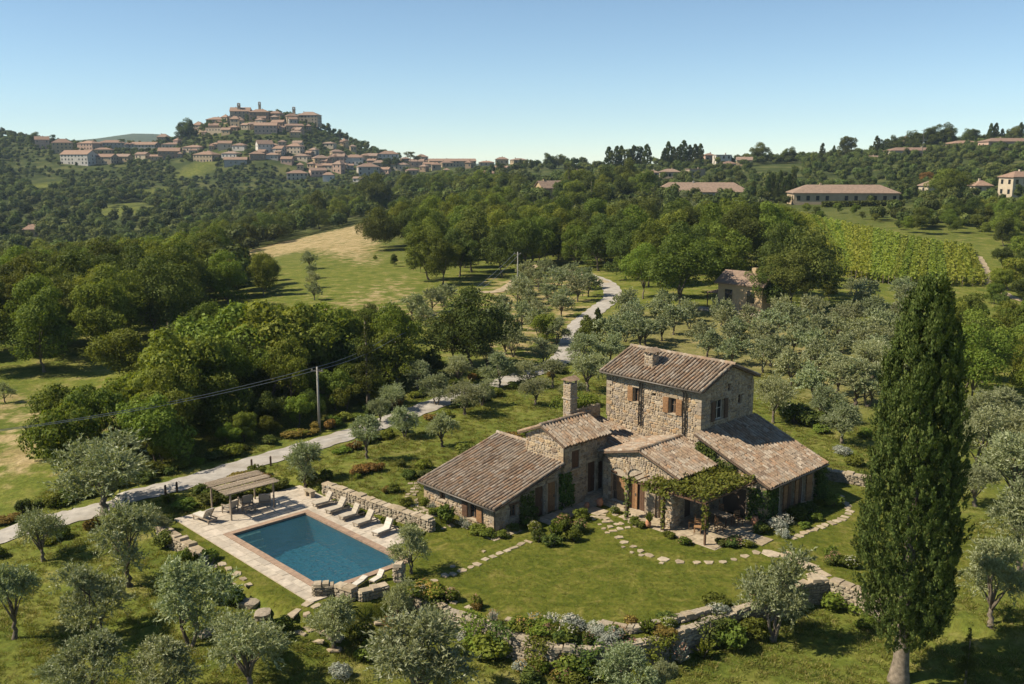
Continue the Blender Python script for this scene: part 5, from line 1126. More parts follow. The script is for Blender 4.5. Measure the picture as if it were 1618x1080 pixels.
# mid garden olives
MO = [(700, 706, 55), (640, 690, 48), (735, 655, 50), (725, 606, 42), (790, 612, 52), (690, 640, 46), (762, 640, 40), (660, 615, 44), (830, 612, 40), (860, 575, 40), (873, 612, 44), (905, 640, 46), (930, 618, 60), (960, 575, 46), (880, 545, 40), (800, 560, 44), (770, 585, 38), (845, 640, 44), (1020, 545, 40),
      (620, 648, 40), (600, 668, 36), (920, 582, 52), (1350, 640, 66), (1330, 700, 60), (1380, 600, 60), (1300, 668, 52), (1545, 745, 84), (1595, 790, 88), (1530, 690, 64), (1580, 690, 70), (1605, 725, 70), (1540, 800, 56)]
MO.sort(); mcount = {}
for i, (px, py, hp) in enumerate(MO):
    P = at(px, py); d = (P - Vector((0, 0, CAM_H))).length; side = 'right edge beyond the tall cypress' if px > 1500 else ('villa garden, right of the tower' if px > 1280 else ('grass between the lane and the villa' if py > 570 else 'roadside near the lane bend')); mcount[side] = mcount.get(side, -1) + 1; plant('olive_tree', OLIVE[i % 6], P, hp * d / FPX / .92, f'grey-green olive tree on the {side}, {ORD[mcount[side]]} from the left', 'tree', 'olives on the ' + side, wide=random.uniform(1.05, 1.35))
# groves in rows
def grove(poly, spacing, seed, lab, grp, h=(3.1, 4.3), protos=OLIVE_FAR, keep=None):
    L_ = sorted(dart(poly, spacing, seed, keep=keep or off_road), key=lambda P: P.x / P.y)
    for i, P in enumerate(L_):
        hh = clear_h(P, random.uniform(*h), .5)
        if hh > 1.3: plant('olive_tree', random.choice(protos), P, hh, lab + (f', {ordw(i)} from the left' if len(L_) < 98 else ''), 'tree', grp, wide=random.uniform(.9, 1.2))
grove([(940, 560), (960, 500), (1040, 495), (1140, 505), (1330, 505), (1420, 520), (1420, 640), (1300, 648), (1200, 590), (1050, 545)], 4.0, 1, 'silvery olive tree in the grove behind the villa', 'olive grove behind the villa')
grove([(770, 540), (800, 470), (830, 440), (900, 440), (935, 450), (925, 490), (895, 520), (870, 560), (800, 575)], 4.6, 2, 'olive tree in the dry grove left of the lane bend', 'olive grove by the lane bend')
grove([(1330, 500), (1330, 420), (1420, 440), (1480, 470), (1480, 560), (1400, 560)], 4.8, 3, 'olive tree between the wood and the vineyard foot', 'olives below the vineyard')
grove([(820, 395), (830, 345), (880, 330), (1000, 335), (1040, 320), (1180, 330), (1210, 345), (1100, 350), (960, 360), (880, 385)], 8.0, 4, 'olive tree on the slope above the central woods', 'olives on the slope above the woods', h=(4, 5.5))
grove([(640, 560), (700, 520), (770, 500), (700, 480), (640, 505), (600, 530)], 5.5, 5, 'pale olive tree left of the big dark tree', 'olives at the meadow foot')
for i, (px, py, hp) in enumerate(((490, 425, 28), (492, 440, 22), (494, 455, 24), (497, 474, 28), (420, 425, 14))): P = at(px, py); plant('olive_tree', OLIVE_FAR[i % 3], P, hp * P.length / FPX, ('young olive in the short row on the meadow, ' + ORD[i] + ' from the top') if i < 4 else 'single young olive on the meadow beside the straw field', 'tree', 'young meadow olives')
plant('olive_tree', OLIVE_FAR[1], at(8, 636), 2.0, 'tiny olive sapling alone on the left meadow', 'tree')
# ------------------------------------------------------------------ woods of single trees
def wood(poly, spacing, seed, lab, grp, h=(8, 11), mats=(('leaf_oak', .5), ('leaf_dark', .3), ('leaf_yellow', .2)), protos=None, nm='broadleaf_tree', wide=(.85, 1.15), keep=None, limit=999, hf=None):
    pts = dart(poly, spacing, seed, keep=keep or off_road, limit=limit); names = [a for a, _ in mats]; pr_ = [b_ for _, b_ in mats]
    for P in pts:
        hh = clear_h(P, random.uniform(*h) * (hf(P) if hf else 1))
        if hh > 1.2: WLIST.append((P, random.choice(protos or BROAD), hh, lab, grp, random.choices(names, pr_)[0], random.uniform(*wide), nm))
    return len(pts)
cnt = 0; WLIST = []
cnt += wood([(-40, 600), (60, 600), (200, 560), (250, 540), (310, 500), (430, 470), (430, 440), (330, 425), (150, 440), (-40, 455)], 5.3, 1, 'oak in the left wood', 'oaks of the left wood', (9, 11.5), (('leaf_dark', .42), ('leaf_oak', .46), ('leaf_yellow', .12)))
cnt += wood([(350, 405), (420, 388), (520, 362), (600, 338), (640, 325), (560, 318), (450, 345), (330, 375), (260, 400)], 9.5, 2, 'oak above the straw meadow', 'oaks above the straw meadow', (8.5, 11.5), (('leaf_oak', .5), ('leaf_dark', .5)))
cnt += wood([(250, 738), (420, 697), (560, 643), (628, 608), (640, 570), (560, 560), (450, 575), (350, 605), (270, 650)], 3.6, 3, 'tree in the lane thicket', 'thicket trees along the lane', (6.6, 10.0), (('leaf_oak', .55), ('leaf_yellow', .3), ('leaf_dark', .15)), BROAD[:4] + BUSHY, keep=lambda q: off_road(q, 4.6), hf=lambda P: .40 + .60 * float(sm(5, 14, np.sqrt(np.min((RC[:, 0] - P.x) ** 2 + (RC[:, 1] - P.y) ** 2)))))
cnt += wood([(330, 545), (430, 520), (560, 545), (620, 560), (560, 575), (450, 575), (350, 600), (300, 590)], 5.2, 4, 'tree behind the lane thicket', 'trees behind the thicket', (5.0, 7.5), (('leaf_oak', .6), ('leaf_dark', .2), ('leaf_yellow', .2)))
cnt += wood([(590, 418), (650, 440), (700, 452), (800, 440), (870, 415), (890, 385), (880, 350), (770, 340), (650, 365), (600, 385)], 7.2, 5, 'tree in the central wood', 'trees of the central wood', (9, 12.5), (('leaf_dark', .34), ('leaf_oak', .48), ('leaf_yellow', .18)))
cnt += wood([(930, 432), (985, 462), (1010, 478), (1100, 492), (1132, 478), (1138, 462), (1250, 478), (1310, 478), (1318, 445), (1270, 420), (1195, 395), (1000, 382), (900, 392)], 7.4, 6, 'tree in the wood right of the lane', 'trees of the right-hand wood', (9.5, 13), (('leaf_dark', .34), ('leaf_oak', .48), ('leaf_yellow', .18)), keep=lambda q: off_road(q, 6) and np.hypot(q[0] - at(1180, 488).x, q[1] - at(1180, 488).y) > 13)
cnt += wood([(1490, 600), (1540, 655), (1618, 665), (1700, 640), (1700, 555), (1480, 555)], 5.0, 7, 'oak behind the tall cypress', 'oaks at the right edge', (6, 8), (('leaf_oak', .6), ('leaf_yellow', .25), ('leaf_dark', .15)))
cnt += wood([(640, 325), (740, 318), (820, 322), (820, 310), (700, 304), (630, 308)], 12, 8, 'tall ridge tree before the village', 'ridge trees before the village', (11, 15), (('leaf_oak', .5), ('leaf_dark', .5)))
cnt += wood([(870, 345), (960, 335), (1030, 325), (1030, 316), (960, 312), (900, 318)], 11, 9, 'tall tree between the hill villas', 'trees between the hill villas', (12, 17), (('leaf_oak', .5), ('leaf_dark', .5)))
cnt += wood([(1430, 400), (1540, 395), (1618, 400), (1660, 360), (1618, 345), (1500, 345), (1440, 365)], 10, 10, 'tree at the upper end of the vineyard', 'trees above the vineyard', (5.5, 8.5), (('leaf_oak', .55), ('leaf_dark', .4), ('leaf_yellow', .05)))
cnt += wood([(1215, 350), (1260, 342), (1420, 372), (1440, 362), (1430, 345), (1260, 332)], 9, 11, 'hedge tree above the vineyard', 'hedge trees above the vineyard', (2.4, 3.8), protos=BUSHY)
cnt += wood([(1560, 470), (1618, 470), (1700, 450), (1700, 410), (1575, 412)], 8, 12, 'shrubby tree right of the track', 'shrubby trees right of the vineyard', (4, 6.5), protos=BUSHY)
cnt += wood([(50, 768), (250, 738), (300, 682), (265, 642), (180, 682), (95, 718)], 3.4, 15, 'tree ending the lane thicket', 'left end of the lane thicket', (3.6, 6.2), (('leaf_oak', .5), ('leaf_yellow', .5)), BUSHY, keep=lambda q: off_road(q, 4.4))
cnt += wood([(838, 418), (900, 424), (965, 438), (990, 458), (1012, 474), (1045, 452), (1000, 402), (880, 396)], 6.0, 17, 'tree crowding the top of the lane', 'trees at the top of the lane', (8, 11), keep=lambda q: off_road(q, 3.6))
cnt += wood([(1480, 555), (1700, 555), (1700, 470), (1560, 475), (1480, 490)], 5.5, 13, 'bushy tree below the vineyard track', 'bushes below the vineyard track', (2.8, 4.2), protos=BUSHY)
cnt += wood([(100, 765), (250, 742), (420, 700), (560, 648), (640, 606), (700, 590), (640, 575), (560, 610), (420, 660), (280, 700), (130, 735)], 3.0, 14, 'low bush at the front of the lane thicket', 'bushes before the lane thicket', (1.6, 3.0), (('leaf_oak', .5), ('leaf_yellow', .35), ('leaf_dark', .15)), BUSHY, 'low_tree', keep=lambda q: off_road(q, 3.6))
cnt += wood([(1420, 372), (1618, 388), (1690, 362), (1618, 342), (1430, 350)], 6.5, 16, 'round tree on the slope above the vineyard', 'trees on the slope above the vineyard', (3.5, 6.5), protos=BUSHY + BROAD[:3])
print('wood trees', cnt)
def see_px(P): return PCX + FPX * P.x / (P.y * math.cos(PITCH) + (CAM_H - P.z) * math.sin(PITCH))
WLIST.sort(key=lambda e: e[0].y); N_SINGLE = 270; TONE = {'leaf_oak': 'green', 'leaf_dark': 'dark', 'leaf_yellow': 'yellow-green'}
NEAR_W = [e for e in WLIST if abs(e[0].x) < e[0].y * .545][:N_SINGLE]; near_ids = set(id(e) for e in NEAR_W); by = {}
for e in NEAR_W: by.setdefault((e[4], e[5]), []).append(e)
for (grp, mt), L_ in by.items():
    L_.sort(key=lambda e: see_px(e[0]))
    for i, e in enumerate(L_): plant(e[7], e[1], e[0], e[2], f'{TONE[mt]} {e[3]}' + (f', {ordw(i)} {TONE[mt]} one from the left' if len(L_) < 98 else ''), 'tree', grp, mat=mt, wide=e[6])
REST_W = [e for e in WLIST if id(e) not in near_ids]
def single(px, py, hp, lab, proto, mat=None, wide=1.0, nm='broadleaf_tree'):
    P = at(px, py); d = (P - Vector((0, 0, CAM_H))).length; plant(nm, proto, P, hp * d / FPX, lab, 'tree', mat=mat, wide=wide)
single(748, 582, 132, 'large dark rounded tree standing beside the lane, left of the olives', BROAD[1], 'leaf_dark', 1.15)
single(718, 575, 95, 'lower dark tree joined to the large rounded tree by the lane', BROAD[0], 'leaf_dark', 1.1)
single(862, 545, 50, 'small round yellow-green tree beside the lane bend', BUSHY[1], 'leaf_yellow', .9); single(928, 545, 46, 'dark bushy evergreen next to the small cypress at the lane', BUSHY[0], 'leaf_dark', .8)
single(944, 548, 60, 'small dark cypress spire beside the lane behind the villa', CYP[0], None, 1.0, 'cypress_tree'); single(582, 640, 140, 'dark pointed fir rising out of the roadside thicket', PINE[2], 'leaf_dark', .8, 'fir_tree')
single(200, 600, 76, 'low rounded tree at the edge of the left meadow', BUSHY[2], 'leaf_oak', 1.1); single(592, 338, 62, 'broad dark oak standing at the top corner of the straw meadow', BROAD[3], 'leaf_dark', 1.1); single(505, 362, 60, 'dark upright evergreen above the straw meadow', BROAD[4], 'leaf_dark', .8)
single(1210, 494, 78, 'dark tree standing in front of the small tan house', BROAD[0], 'leaf_dark', 1.0); single(1075, 492, 118, 'big oak at the front of the right-hand wood', BROAD[3], 'leaf_oak', 1.2); single(1246, 494, 92, 'bushy oak at the right gable of the small tan house', BROAD[3], 'leaf_dark', 1.1); single(1270, 486, 125, 'tall dark oak right of the small tan house', BROAD[1], 'leaf_dark', 1.1)
for i, (px, py, hp) in enumerate(((1212, 318, 36), (1219, 317, 40), (1226, 320, 30), (1231, 318, 44), (1238, 320, 36), (1244, 319, 40), (1251, 318, 46), (1190, 316, 28))): single(px, py, hp, f'slim dark cypress in the row left of the long house, {ORD[i]} counting along the row', CYP[i % 2], None, 1.1, 'cypress_tree')
# ------------------------------------------------------------------ vineyard rows
def vine_row(a, b_, i, g):
    L = (b_ - a).length; n = int(L * 40); u = g.uniform(0, 1, n); x = a.x + (b_.x - a.x) * u; y = a.y + (b_.y - a.y) * u; z = ground(x, y) + g.uniform(.35, 1.75, n) + .25 * np.sin(u * L * 1.7)
    C = np.stack([x + g.normal(0, .3, n), y + g.normal(0, .3, n), z], 1); Nn = unit(rdir(g, n) + np.array([0, 0, .8])); V, F = cards(C, np.cross(Nn, rdir(g, n)), Nn, .55, .42); V -= np.array(a)
    root = empty('vine_row', a); tag(root, f'row of bright green grapevines on the right slope, {ordw(i)} from the wood', 'vine row', 'rows of the vineyard'); link('foliage', mesh_np('foliage', V, F, M['leaf_vine'], g.uniform(0, 1, n)), root)
    mb = MB(); k = int(L / 6)
    for j in range(k + 1): q = a.lerp(b_, j / max(1, k)); zz = gz(q.x, q.y); mb.box(q.x - a.x - .04, q.x - a.x + .04, q.y - a.y - .04, q.y - a.y + .04, zz - a.z - .1, zz - a.z + 1.6)
    mb.build('stakes', M['wood_grey'], root)
g = np.random.default_rng(77); vt = [at(1262, 343), at(1345, 362), at(1440, 384), at(1535, 398)]; vbm = [at(1330, 425), at(1345, 440), at(1420, 452), at(1560, 452)]
def edge_pt(E, u): s = u * (len(E) - 1); k = min(int(s), len(E) - 2); return E[k].lerp(E[k + 1], s - k)
NV = 26
for i in range(NV): vine_row(edge_pt(vbm, (i + .5) / NV), edge_pt(vt, (i + .5) / NV), i, g)
# ------------------------------------------------------------------ shrubs and climbers near the villa
CN0 = {'green': 'green', 'yellow': 'yellow-green', 'grey': 'silver-grey', 'dark': 'dark green', 'rust': 'straw-brown'}
def S(kind, p, q, w, h, lab, bloom=None, z=None, name='shrub'):
    P = Wd(p, q); shrub(kind, (P[0], P[1], (gz(P[0], P[1]) if z is None else z)), w, h, lab, bloom, name=name)
S('green', -3.1, -1.3, 1.5, 1.4, 'round green bush between the terrace wall and the low wing'); S('grey', -2.3, -.8, 1.1, .8, 'grey-leaved bush in front of the low wing shutters'); S('grey', -1.7, -.9, .9, .6, 'small silver bush under the low wing window', 'white')
S('green', -.7, -.9, 1.2, .8, 'low green bush left of the low wing corner'); S('green', .2, -.8, 1.2, .7, 'low green bush right of the low wing corner', None); S('green', .9, -.2, .9, .6, 'bright low bush at the low wing gable foot')
S('dark', 2.9, .9, .9, 1.0, 'dark tufted shrub in the island bed'); S('yellow', 3.4, 1.9, 1.4, 1.5, 'tall yellow-green shrub in the island bed'); S('dark', 3.9, 1.0, 1.2, .9, 'spreading shrub at the near edge of the island bed'); S('green', 4.3, 2.6, 1.1, .9, 'low green shrub right side of the island bed')
S('green', 2.6, 3.4, 1.3, 1.2, 'pink flowering bush beside the low wing doors', 'pink'); S('dark', 3.6, 3.9, 1.2, 1.0, 'reddish flowering shrub in front of the porch steps', 'pink'); S('green', 2.3, 5.4, 1.1, 1.1, 'rounded bush on the paving corner before the steps'); S('green', 1.5, 1.9, .9, .8, 'small shrub by the slab path end', 'white')
S('yellow', 6.2, 7.5, .7, .9, 'small leafy plant in the pot at the pergola edge', None, .4); S('dark', 5.7, 7.2, .8, .5, 'dark ground shrub below the pergola vine'); S('dark', 11.4, 9.1, 1.4, .6, 'dark flowering bed plants right of the front pergola post', 'pink'); S('green', 12.0, 9.6, 1.1, .5, 'low bed plants beside the patio edge', 'white'); S('dark', 10.9, 8.6, 1.0, .5, 'low dark plant at the pergola post foot')
S('grey', 12.0, 13.1, 1.3, 1.1, 'silver-leaved shrub at the right wing corner', 'white'); S('grey', 11.9, 14.2, 1.2, .9, 'pale shrub under the first right wing window', 'white'); S('green', 11.8, 15.6, 1.4, 1.1, 'green bush under the right wing shutters'); S('dark', 11.9, 17.0, 1.4, 1.0, 'dark bush by the right wing wall'); S('yellow', 11.8, 18.4, 1.2, .9, 'yellowish bush near the ivy end of the right wing'); S('green', 12.2, 19.8, 1.3, 1.0, 'bush at the far end of the right wing')
S('green', 16.3, 11.6, 1.0, .9, 'green shrub beside the large slabs'); S('dark', 16.9, 11.0, 1.1, .9, 'reddish shrub right of the large slabs', 'pink'); S('green', 17.8, 11.2, 1.3, .8, 'white flowering bush near the cypress', 'white'); S('yellow', 19.0, 8.6, 2.4, 1.2, 'trailing yellow-green bush spilling over the wall by the cypress'); S('yellow', 20.6, 7.4, 1.3, .8, 'bright leafy plant at the foot of the wall near the cypress'); S('dark', 20.8, 9.2, 2.0, 1.2, 'dark shrub on the wall behind the cypress')
for i, (k, p, q, w, h, bl) in enumerate([('green', -6.3, -.7, .9, .7, None), ('grey', -5.3, -.8, .8, .6, 'white'), ('yellow', -4.2, -.8, .9, .7, None), ('dark', .6, .9, .8, .7, None), ('green', .7, 2.2, .9, .8, 'pink'), ('dark', 1.7, 4.4, .8, .7, None), ('green', 3.0, 7.9, .7, .6, 'white'), ('green', 5.3, 7.3, .9, .7, None), ('yellow', 8.0, 7.2, .8, .5, None), ('green', 9.2, 7.1, 1.0, .6, 'pink'), ('dark', 11.5, 11.9, 1.0, .9, None), ('grey', 12.8, 12.4, .9, .7, 'white'), ('green', 13.0, 14.6, .8, .6, None), ('yellow', 12.9, 16.3, .9, .7, None)]): S(k, p, q, w, h, f'{CN0[k]} plant set against the villa walls, {ORD[i]} counting from the low wing', bl)
# border along the lawn wall
B = [('green', 3.6, -8.7, 1.7, 1.0, 'yellow'), ('yellow', 4.4, -8.6, 1.5, 1.1, 'yellow'), ('grey', 5.5, -9.0, 1.3, .8, None), ('green', 5.2, -8.0, 1.0, .8, 'pink'), ('green', 6.6, -8.7, 1.5, .8, None), ('grey', 7.3, -8.7, 1.4, .9, 'white'), ('rust', 6.9, -7.6, .8, .6, None), ('yellow', 8.3, -9.0, 1.5, .9, None), ('green', 9.2, -8.7, 2.3, 1.5, None), ('yellow', 10.2, -7.6, 1.3, .9, 'yellow'), ('yellow', 11.0, -7.2, 1.6, .9, None), ('grey', 10.9, -6.2, 1.4, .8, 'white'), ('grey', 11.7, -5.7, 1.5, .9, 'white'), ('green', 12.2, -6.6, 1.5, .8, 'white'), ('green', 13.2, -7.1, 2.3, 1.4, None), ('grey', 12.9, -5.1, 1.2, .7, 'white'), ('green', 13.9, -4.8, 1.3, .8, 'pink'), ('yellow', 14.6, -3.2, 1.5, .9, None), ('rust', 13.6, -3.4, .9, .7, 'yellow'), ('green', 15.0, -2.2, 1.0, .7, 'white'), ('dark', 14.5, -1.6, 1.0, .6, None), ('grey', 16.1, -2.6, 1.3, 1.4, 'pink'), ('yellow', 16.6, -1.3, 1.5, 1.2, None), ('green', 16.9, .6, 2.0, 1.6, None), ('dark', 12.3, -9.3, 1.3, .9, None), ('green', 17.3, 2.2, 1.6, 1.4, None), ('green', 15.7, -5.0, 1.2, 1.0, None), ('yellow', 14.6, -5.5, 1.0, .8, None), ('green', 8.0, -9.6, 1.0, .8, None), ('yellow', 16.2, 6.5, 1.0, .7, None)]
CN = {'green': 'green', 'yellow': 'yellow-green', 'grey': 'silver-grey', 'dark': 'dark green', 'rust': 'straw-brown'}
for i, (k, p, q, w, h, bl) in enumerate(B): S(k, p, q, w, h, f'{CN[k]} shrub' + (f' with {bl} flowers' if bl else '') + f' on the curved lawn wall, {ordw(i)} from the pool', bl)
rb = random.Random(44); W2W = [Vector((a, b_, 0)) for a, b_ in W2P]; BK = []
for i in range(62):
    s_ = rb.uniform(0, len(W2W) - 1.001); k = int(s_); c_ = W2W[k].lerp(W2W[k + 1], s_ - k); d_ = (W2W[k + 1] - W2W[k]).normalized(); n_ = Vector((-d_.y, d_.x, 0)); c_ = c_ + n_ * (rb.choice((-.75, -.45, -.1, .1, .35, .7, 1.0, 1.3)) + rb.uniform(-.15, .15)); BK.append((s_, rb.choice(('green', 'yellow', 'grey', 'green', 'rust', 'dark')), c_.x, c_.y, rb.uniform(.6, 1.6), rb.uniform(.45, 1.0), rb.choice((None, None, 'white', 'yellow', 'pink'))))
BK.sort()
for i, (s_, k, p, q, w, h, bl) in enumerate(BK): S(k, p, q, w, h, f'small {CN[k]} border plant' + (f' with {bl} flowers' if bl else '') + f' at the lawn wall, {ordw(i)} from the pool', bl)
# pool side and upper garden
for i, (k, p, q, w, h, bl) in enumerate([('green', -8.2, -4.35, .7, .5, None), ('dark', -10.2, -4.45, .7, .5, None), ('green', -6.0, -4.2, .6, .5, None), ('green', -5.2, -4.1, .6, .6, None), ('dark', -3.4, -4.0, 1.0, .9, None)]): S(k, p, q, w, h, f'small plant at the foot of the lounger wall, {ORD[i]} of five', bl)
U = [('green', -8.6, 2.4, 1.5, 1.0), ('dark', -9.8, 2.2, 1.3, .8), ('green', -6.3, -2.2, 1.0, .8), ('green', -8.8, -1.2, 1.1, .8), ('yellow', -9.5, 4.5, 1.6, 1.1), ('green', -7.8, 8.0, 2.2, 1.6), ('green', -6.0, 9.2, 2.4, 1.9), ('dark', -4.8, 10.6, 2.3, 2.0), ('green', -5.0, 8.4, 2.0, 1.6), ('yellow', -8.6, 10.0, 2.0, 1.4), ('green', -10.6, 7.0, 1.8, 1.2), ('dark', -7.4, 12.2, 2.2, 1.5), ('green', -10.8, 11.0, 1.9, 1.2), ('green', -5.6, 14.0, 2.2, 1.6), ('yellow', -12.3, 4.2, 1.4, .9), ('dark', -12.8, 8.8, 1.6, 1.0), ('green', -3.9, -1.9, .8, .6)]
ru = random.Random(21); U += [(ru.choice(('green', 'green', 'yellow', 'dark', 'rust', 'grey')), ru.uniform(-14, -4.2), ru.uniform(7.2, 17), ru.uniform(.9, 2.2), ru.uniform(.6, 1.5)) for _ in range(20)] + [(ru.choice(('green', 'yellow', 'dark', 'rust')), ru.uniform(-14, -8), ru.uniform(-2.2, 6), ru.uniform(.7, 1.5), ru.uniform(.5, .9)) for _ in range(12)]; U.sort(key=lambda e: e[2])
for i, (k, p, q, w, h) in enumerate(U): S(k, p, q, w, h, f'{CN[k]} bush in the upper garden left of the villa, {ordw(i)} from the pool side')
for i, (k, p, q, w, h) in enumerate([('dark', -17.2, -10.5, 1.7, .9), ('dark', -17.0, -8.9, 1.8, .9), ('green', -16.9, -7.3, 1.8, 1.0), ('dark', -16.6, -5.7, 1.7, 1.0), ('rust', -18.4, -6.0, 1.8, .9), ('dark', -15.4, -4.0, 1.6, 1.0), ('green', -17.4, -12.2, 1.7, .9), ('green', -14.2, -3.1, 1.3, .9)]): S(k, p, q, w, h, f'clipped hedge bush behind the pool pergola, {ORD[i]} in the hedge', name='hedge_bush')
for i, (k, p, q, w, h) in enumerate([('dark', -13.2, -15.4, 1.5, 1.3), ('green', -10.3, -15.5, 1.2, 1.0), ('yellow', -9.2, -15.6, 1.3, 1.2), ('green', -8.6, -14.9, 1.1, 1.0), ('green', -6.2, -15.8, 1.4, 1.2), ('dark', -4.2, -16.4, 1.6, 1.4), ('green', -3.3, -16.0, 1.5, 1.3), ('green', 1.2, -15.8, 1.4, 1.0), ('yellow', 2.0, -12.7, .9, .9), ('rust', 3.9, -11.0, 1.6, 1.0), ('dark', 4.4, -10.3, 1.5, 1.0), ('green', 3.6, -12.6, 1.4, 1.1), ('green', 5.2, -13.2, 1.6, 1.0), ('green', 8.2, -12.2, 1.1, .8), ('grey', 5.8, -15.4, 1.2, 1.1), ('dark', 2.6, -17.0, 1.3, .8)]): S(k, p, q, w, h, f'{CN[k]} bush edging the pool lawn, {ORD[i]} from the left')
# behind the villa
for i, (k, px, py, w, h) in enumerate([('dark', 1256, 668, 3.0, 2.2), ('dark', 1283, 672, 2.6, 1.8), ('dark', 1310, 655, 2.6, 2.0), ('green', 1330, 668, 2.2, 1.5), ('dark', 1240, 655, 2.0, 1.6), ('green', 1300, 684, 1.8, .9), ('grey', 1330, 718, 1.6, 1.0), ('green', 1352, 735, 1.6, 1.0), ('yellow', 1365, 690, 1.5, 1.0)]): P = at(px, py); shrub(k, P, w, h, f'{CN[k]} bush behind the right wing near the rough wall, {ORD[i]} of nine')
# low scrub on the verges of the lane
k_ = 0
for px0, py0 in ROAD[1:9]:
    pass
vp_ = [Vector((p.x, p.y, 0)) for p in ROADC]; rr = random.Random(9)
vc = {-1: -1, 1: -1}
for i in range(6, 118, 1):
    for sd in (-1, 1):
        if rr.random() < (.62 if sd < 0 else .33) and not vc.update({sd: vc[sd] + 1}):
         if True or rr.random() < (.62 if sd < 0 else .33):
            c_ = vp_[min(i, len(vp_) - 2)]; d = (vp_[min(i + 1, len(vp_) - 1)] - c_).normalized(); n_ = Vector((-d.y, d.x, 0)); P = c_ + n_ * sd * -1 * rr.uniform(2.5, 3.6); P.z = gz(P.x, P.y)
            pl_, ql_ = to_loc(P.x, P.y)
            shrub(rr.choice(('green', 'yellow', 'dark', 'rust', 'green')), P, rr.uniform(1.1, 2.1), rr.uniform(.6, 1.2), f'scrubby bush on the ' + ('far' if sd < 0 else 'near') + f' verge of the gravel lane, {ordw(vc[sd])} from the left', group='verge scrub on the ' + ('far' if sd < 0 else 'near') + ' side', r=rr, name='verge_bush'); k_ += 1
print('verge', k_)
# climbers ------------------------------------------------------------
def leafpatch(name, label, boxes, n, mat, leaf=(.16, .13), parent=None, cat='climber', trunk=None, up=.0):
    g = np.random.default_rng(len(label)); C = []; Nn = []
    for (p0, p1, q0, q1, z0, z1, w, nd) in boxes:
        k = int(n * w); x = np.stack([g.uniform(p0, p1, k), g.uniform(q0, q1, k), g.uniform(z0, z1, k)], 1); keep = (np.sin(x[:, 0] * 3.1 + x[:, 2] * 2.3) * np.sin(x[:, 1] * 2.7 + x[:, 2] * 3.7) + g.normal(0, .5, k)) > -.55; x = x[keep]; C.append(x); Nn.append(unit(np.array(nd, float) + g.normal(size=x.shape) * .6))
    C = np.concatenate(C); Nn = np.concatenate(Nn); base = np.array([boxes[0][0], boxes[0][2], 0]); s = g.uniform(.6, 1.3, len(C)); V, F = cards(C - base, np.cross(Nn, rdir(g, len(C))), Nn, leaf[0] * s, leaf[1] * s, .1)
    root = empty(name, Wd(base[0], base[1], 0), VA); tag(root, label, cat); link('foliage', mesh_np('foliage', V, F, M[mat], g.uniform(0, 1, len(F))), root)
    if trunk: mb = MB(); [mb.tube([Vector(p) - Vector(base) for p in T], list(np.linspace(.05, .02, len(T))), 6) for T in trunk]; mb.build('stem', M['bark'], root)
    return root
leafpatch('ivy', 'dark ivy climbing the low wing gable between window and doors', [(-.0, .26, 2.05, 3.35, 0, 2.0, .7, (1, 0, .3)), (0, .45, 2.0, 3.5, 0, .9, .5, (1, 0, .5))], 1300, 'leaf_ivy', trunk=[[(.1, 2.7, 0), (.1, 2.8, 1.2)]])
leafpatch('ivy', 'ivy growing in the corner where the low wing meets the middle wing', [(.05, .4, 5.65, 6.6, 0, 2.5, 1, (1, 0, .3)), (.15, .4, 6.3, 6.9, .2, 1.6, .3, (1, 0, .3))], 1300, 'leaf_ivy', trunk=[[(.2, 6.1, 0), (.2, 6.0, 1.5)]])
leafpatch('ivy', 'ivy hanging under the sloping verge of the right wing roof', [(5.6, 7.2, 13.0, 13.3, 3.0, 4.4, .8, (0, -1, .3)), (7.0, 8.8, 13.0, 13.3, 2.5, 3.6, .5, (0, -1, .3)), (5.6, 6.5, 12.95, 13.3, 2.0, 4.2, .4, (0, -1, .3))], 1500, 'leaf_ivy', trunk=[[(6, 13.2, 0), (6, 13.2, 3)]])
leafpatch('climbing_rose', 'climber with pale blooms on the front corner of the right wing', [(9.7, 11.1, 13.0, 13.3, 0, 2.3, .6, (0, -1, .3)), (10.95, 11.25, 13.2, 14.4, 0, 2.4, .9, (1, 0, .3))], 1300, 'leaf_ivy', trunk=[[(10.9, 13.1, 0), (10.8, 13.15, 1.5)]])
leafpatch('ivy', 'thick ivy column at the far end of the right wing', [(10.9, 11.5, 19.3, 20.4, 0, 2.5, 1, (1, 0, .3)), (10.5, 11.3, 19.9, 20.4, 0, 2.4, .5, (0, 1, .3))], 1700, 'leaf_ivy', trunk=[[(11.1, 20, 0), (11.1, 20, 2)]])
leafpatch('grape_vine', 'bright grape vine spreading over the patio pergola', [(5.6, 7.2, 7.6, 9.1, 2.62, 3.05, .4, (0, 0, 1)), (4.1, 5.8, 7.65, 8.0, 2.58, 2.8, .07, (0, 0, 1)), (7.0, 10.3, 7.6, 13.0, 2.72, 3.2, 2.2, (0, 0, 1)), (5.4, 7.6, 7.5, 8.0, 2.3, 2.7, .15, (0, -1, .5)), (6.95, 7.2, 7.6, 7.9, .2, 2.6, .08, (0, -1, .5)), (10.0, 10.4, 7.6, 8.0, 1.0, 2.7, .12, (.7, -.7, .3)), (7.2, 9.6, 9.0, 12.6, 2.9, 3.4, .3, (0, 0, 1))], 1500, 'leaf_pergola', (.2, .17), trunk=[[(7.0, 7.7, 0), (7.05, 7.75, 1.4), (7.0, 7.8, 2.7)], [(4.1, 7.7, 0), (4.15, 7.8, 1.4), (4.3, 7.8, 2.6)]])
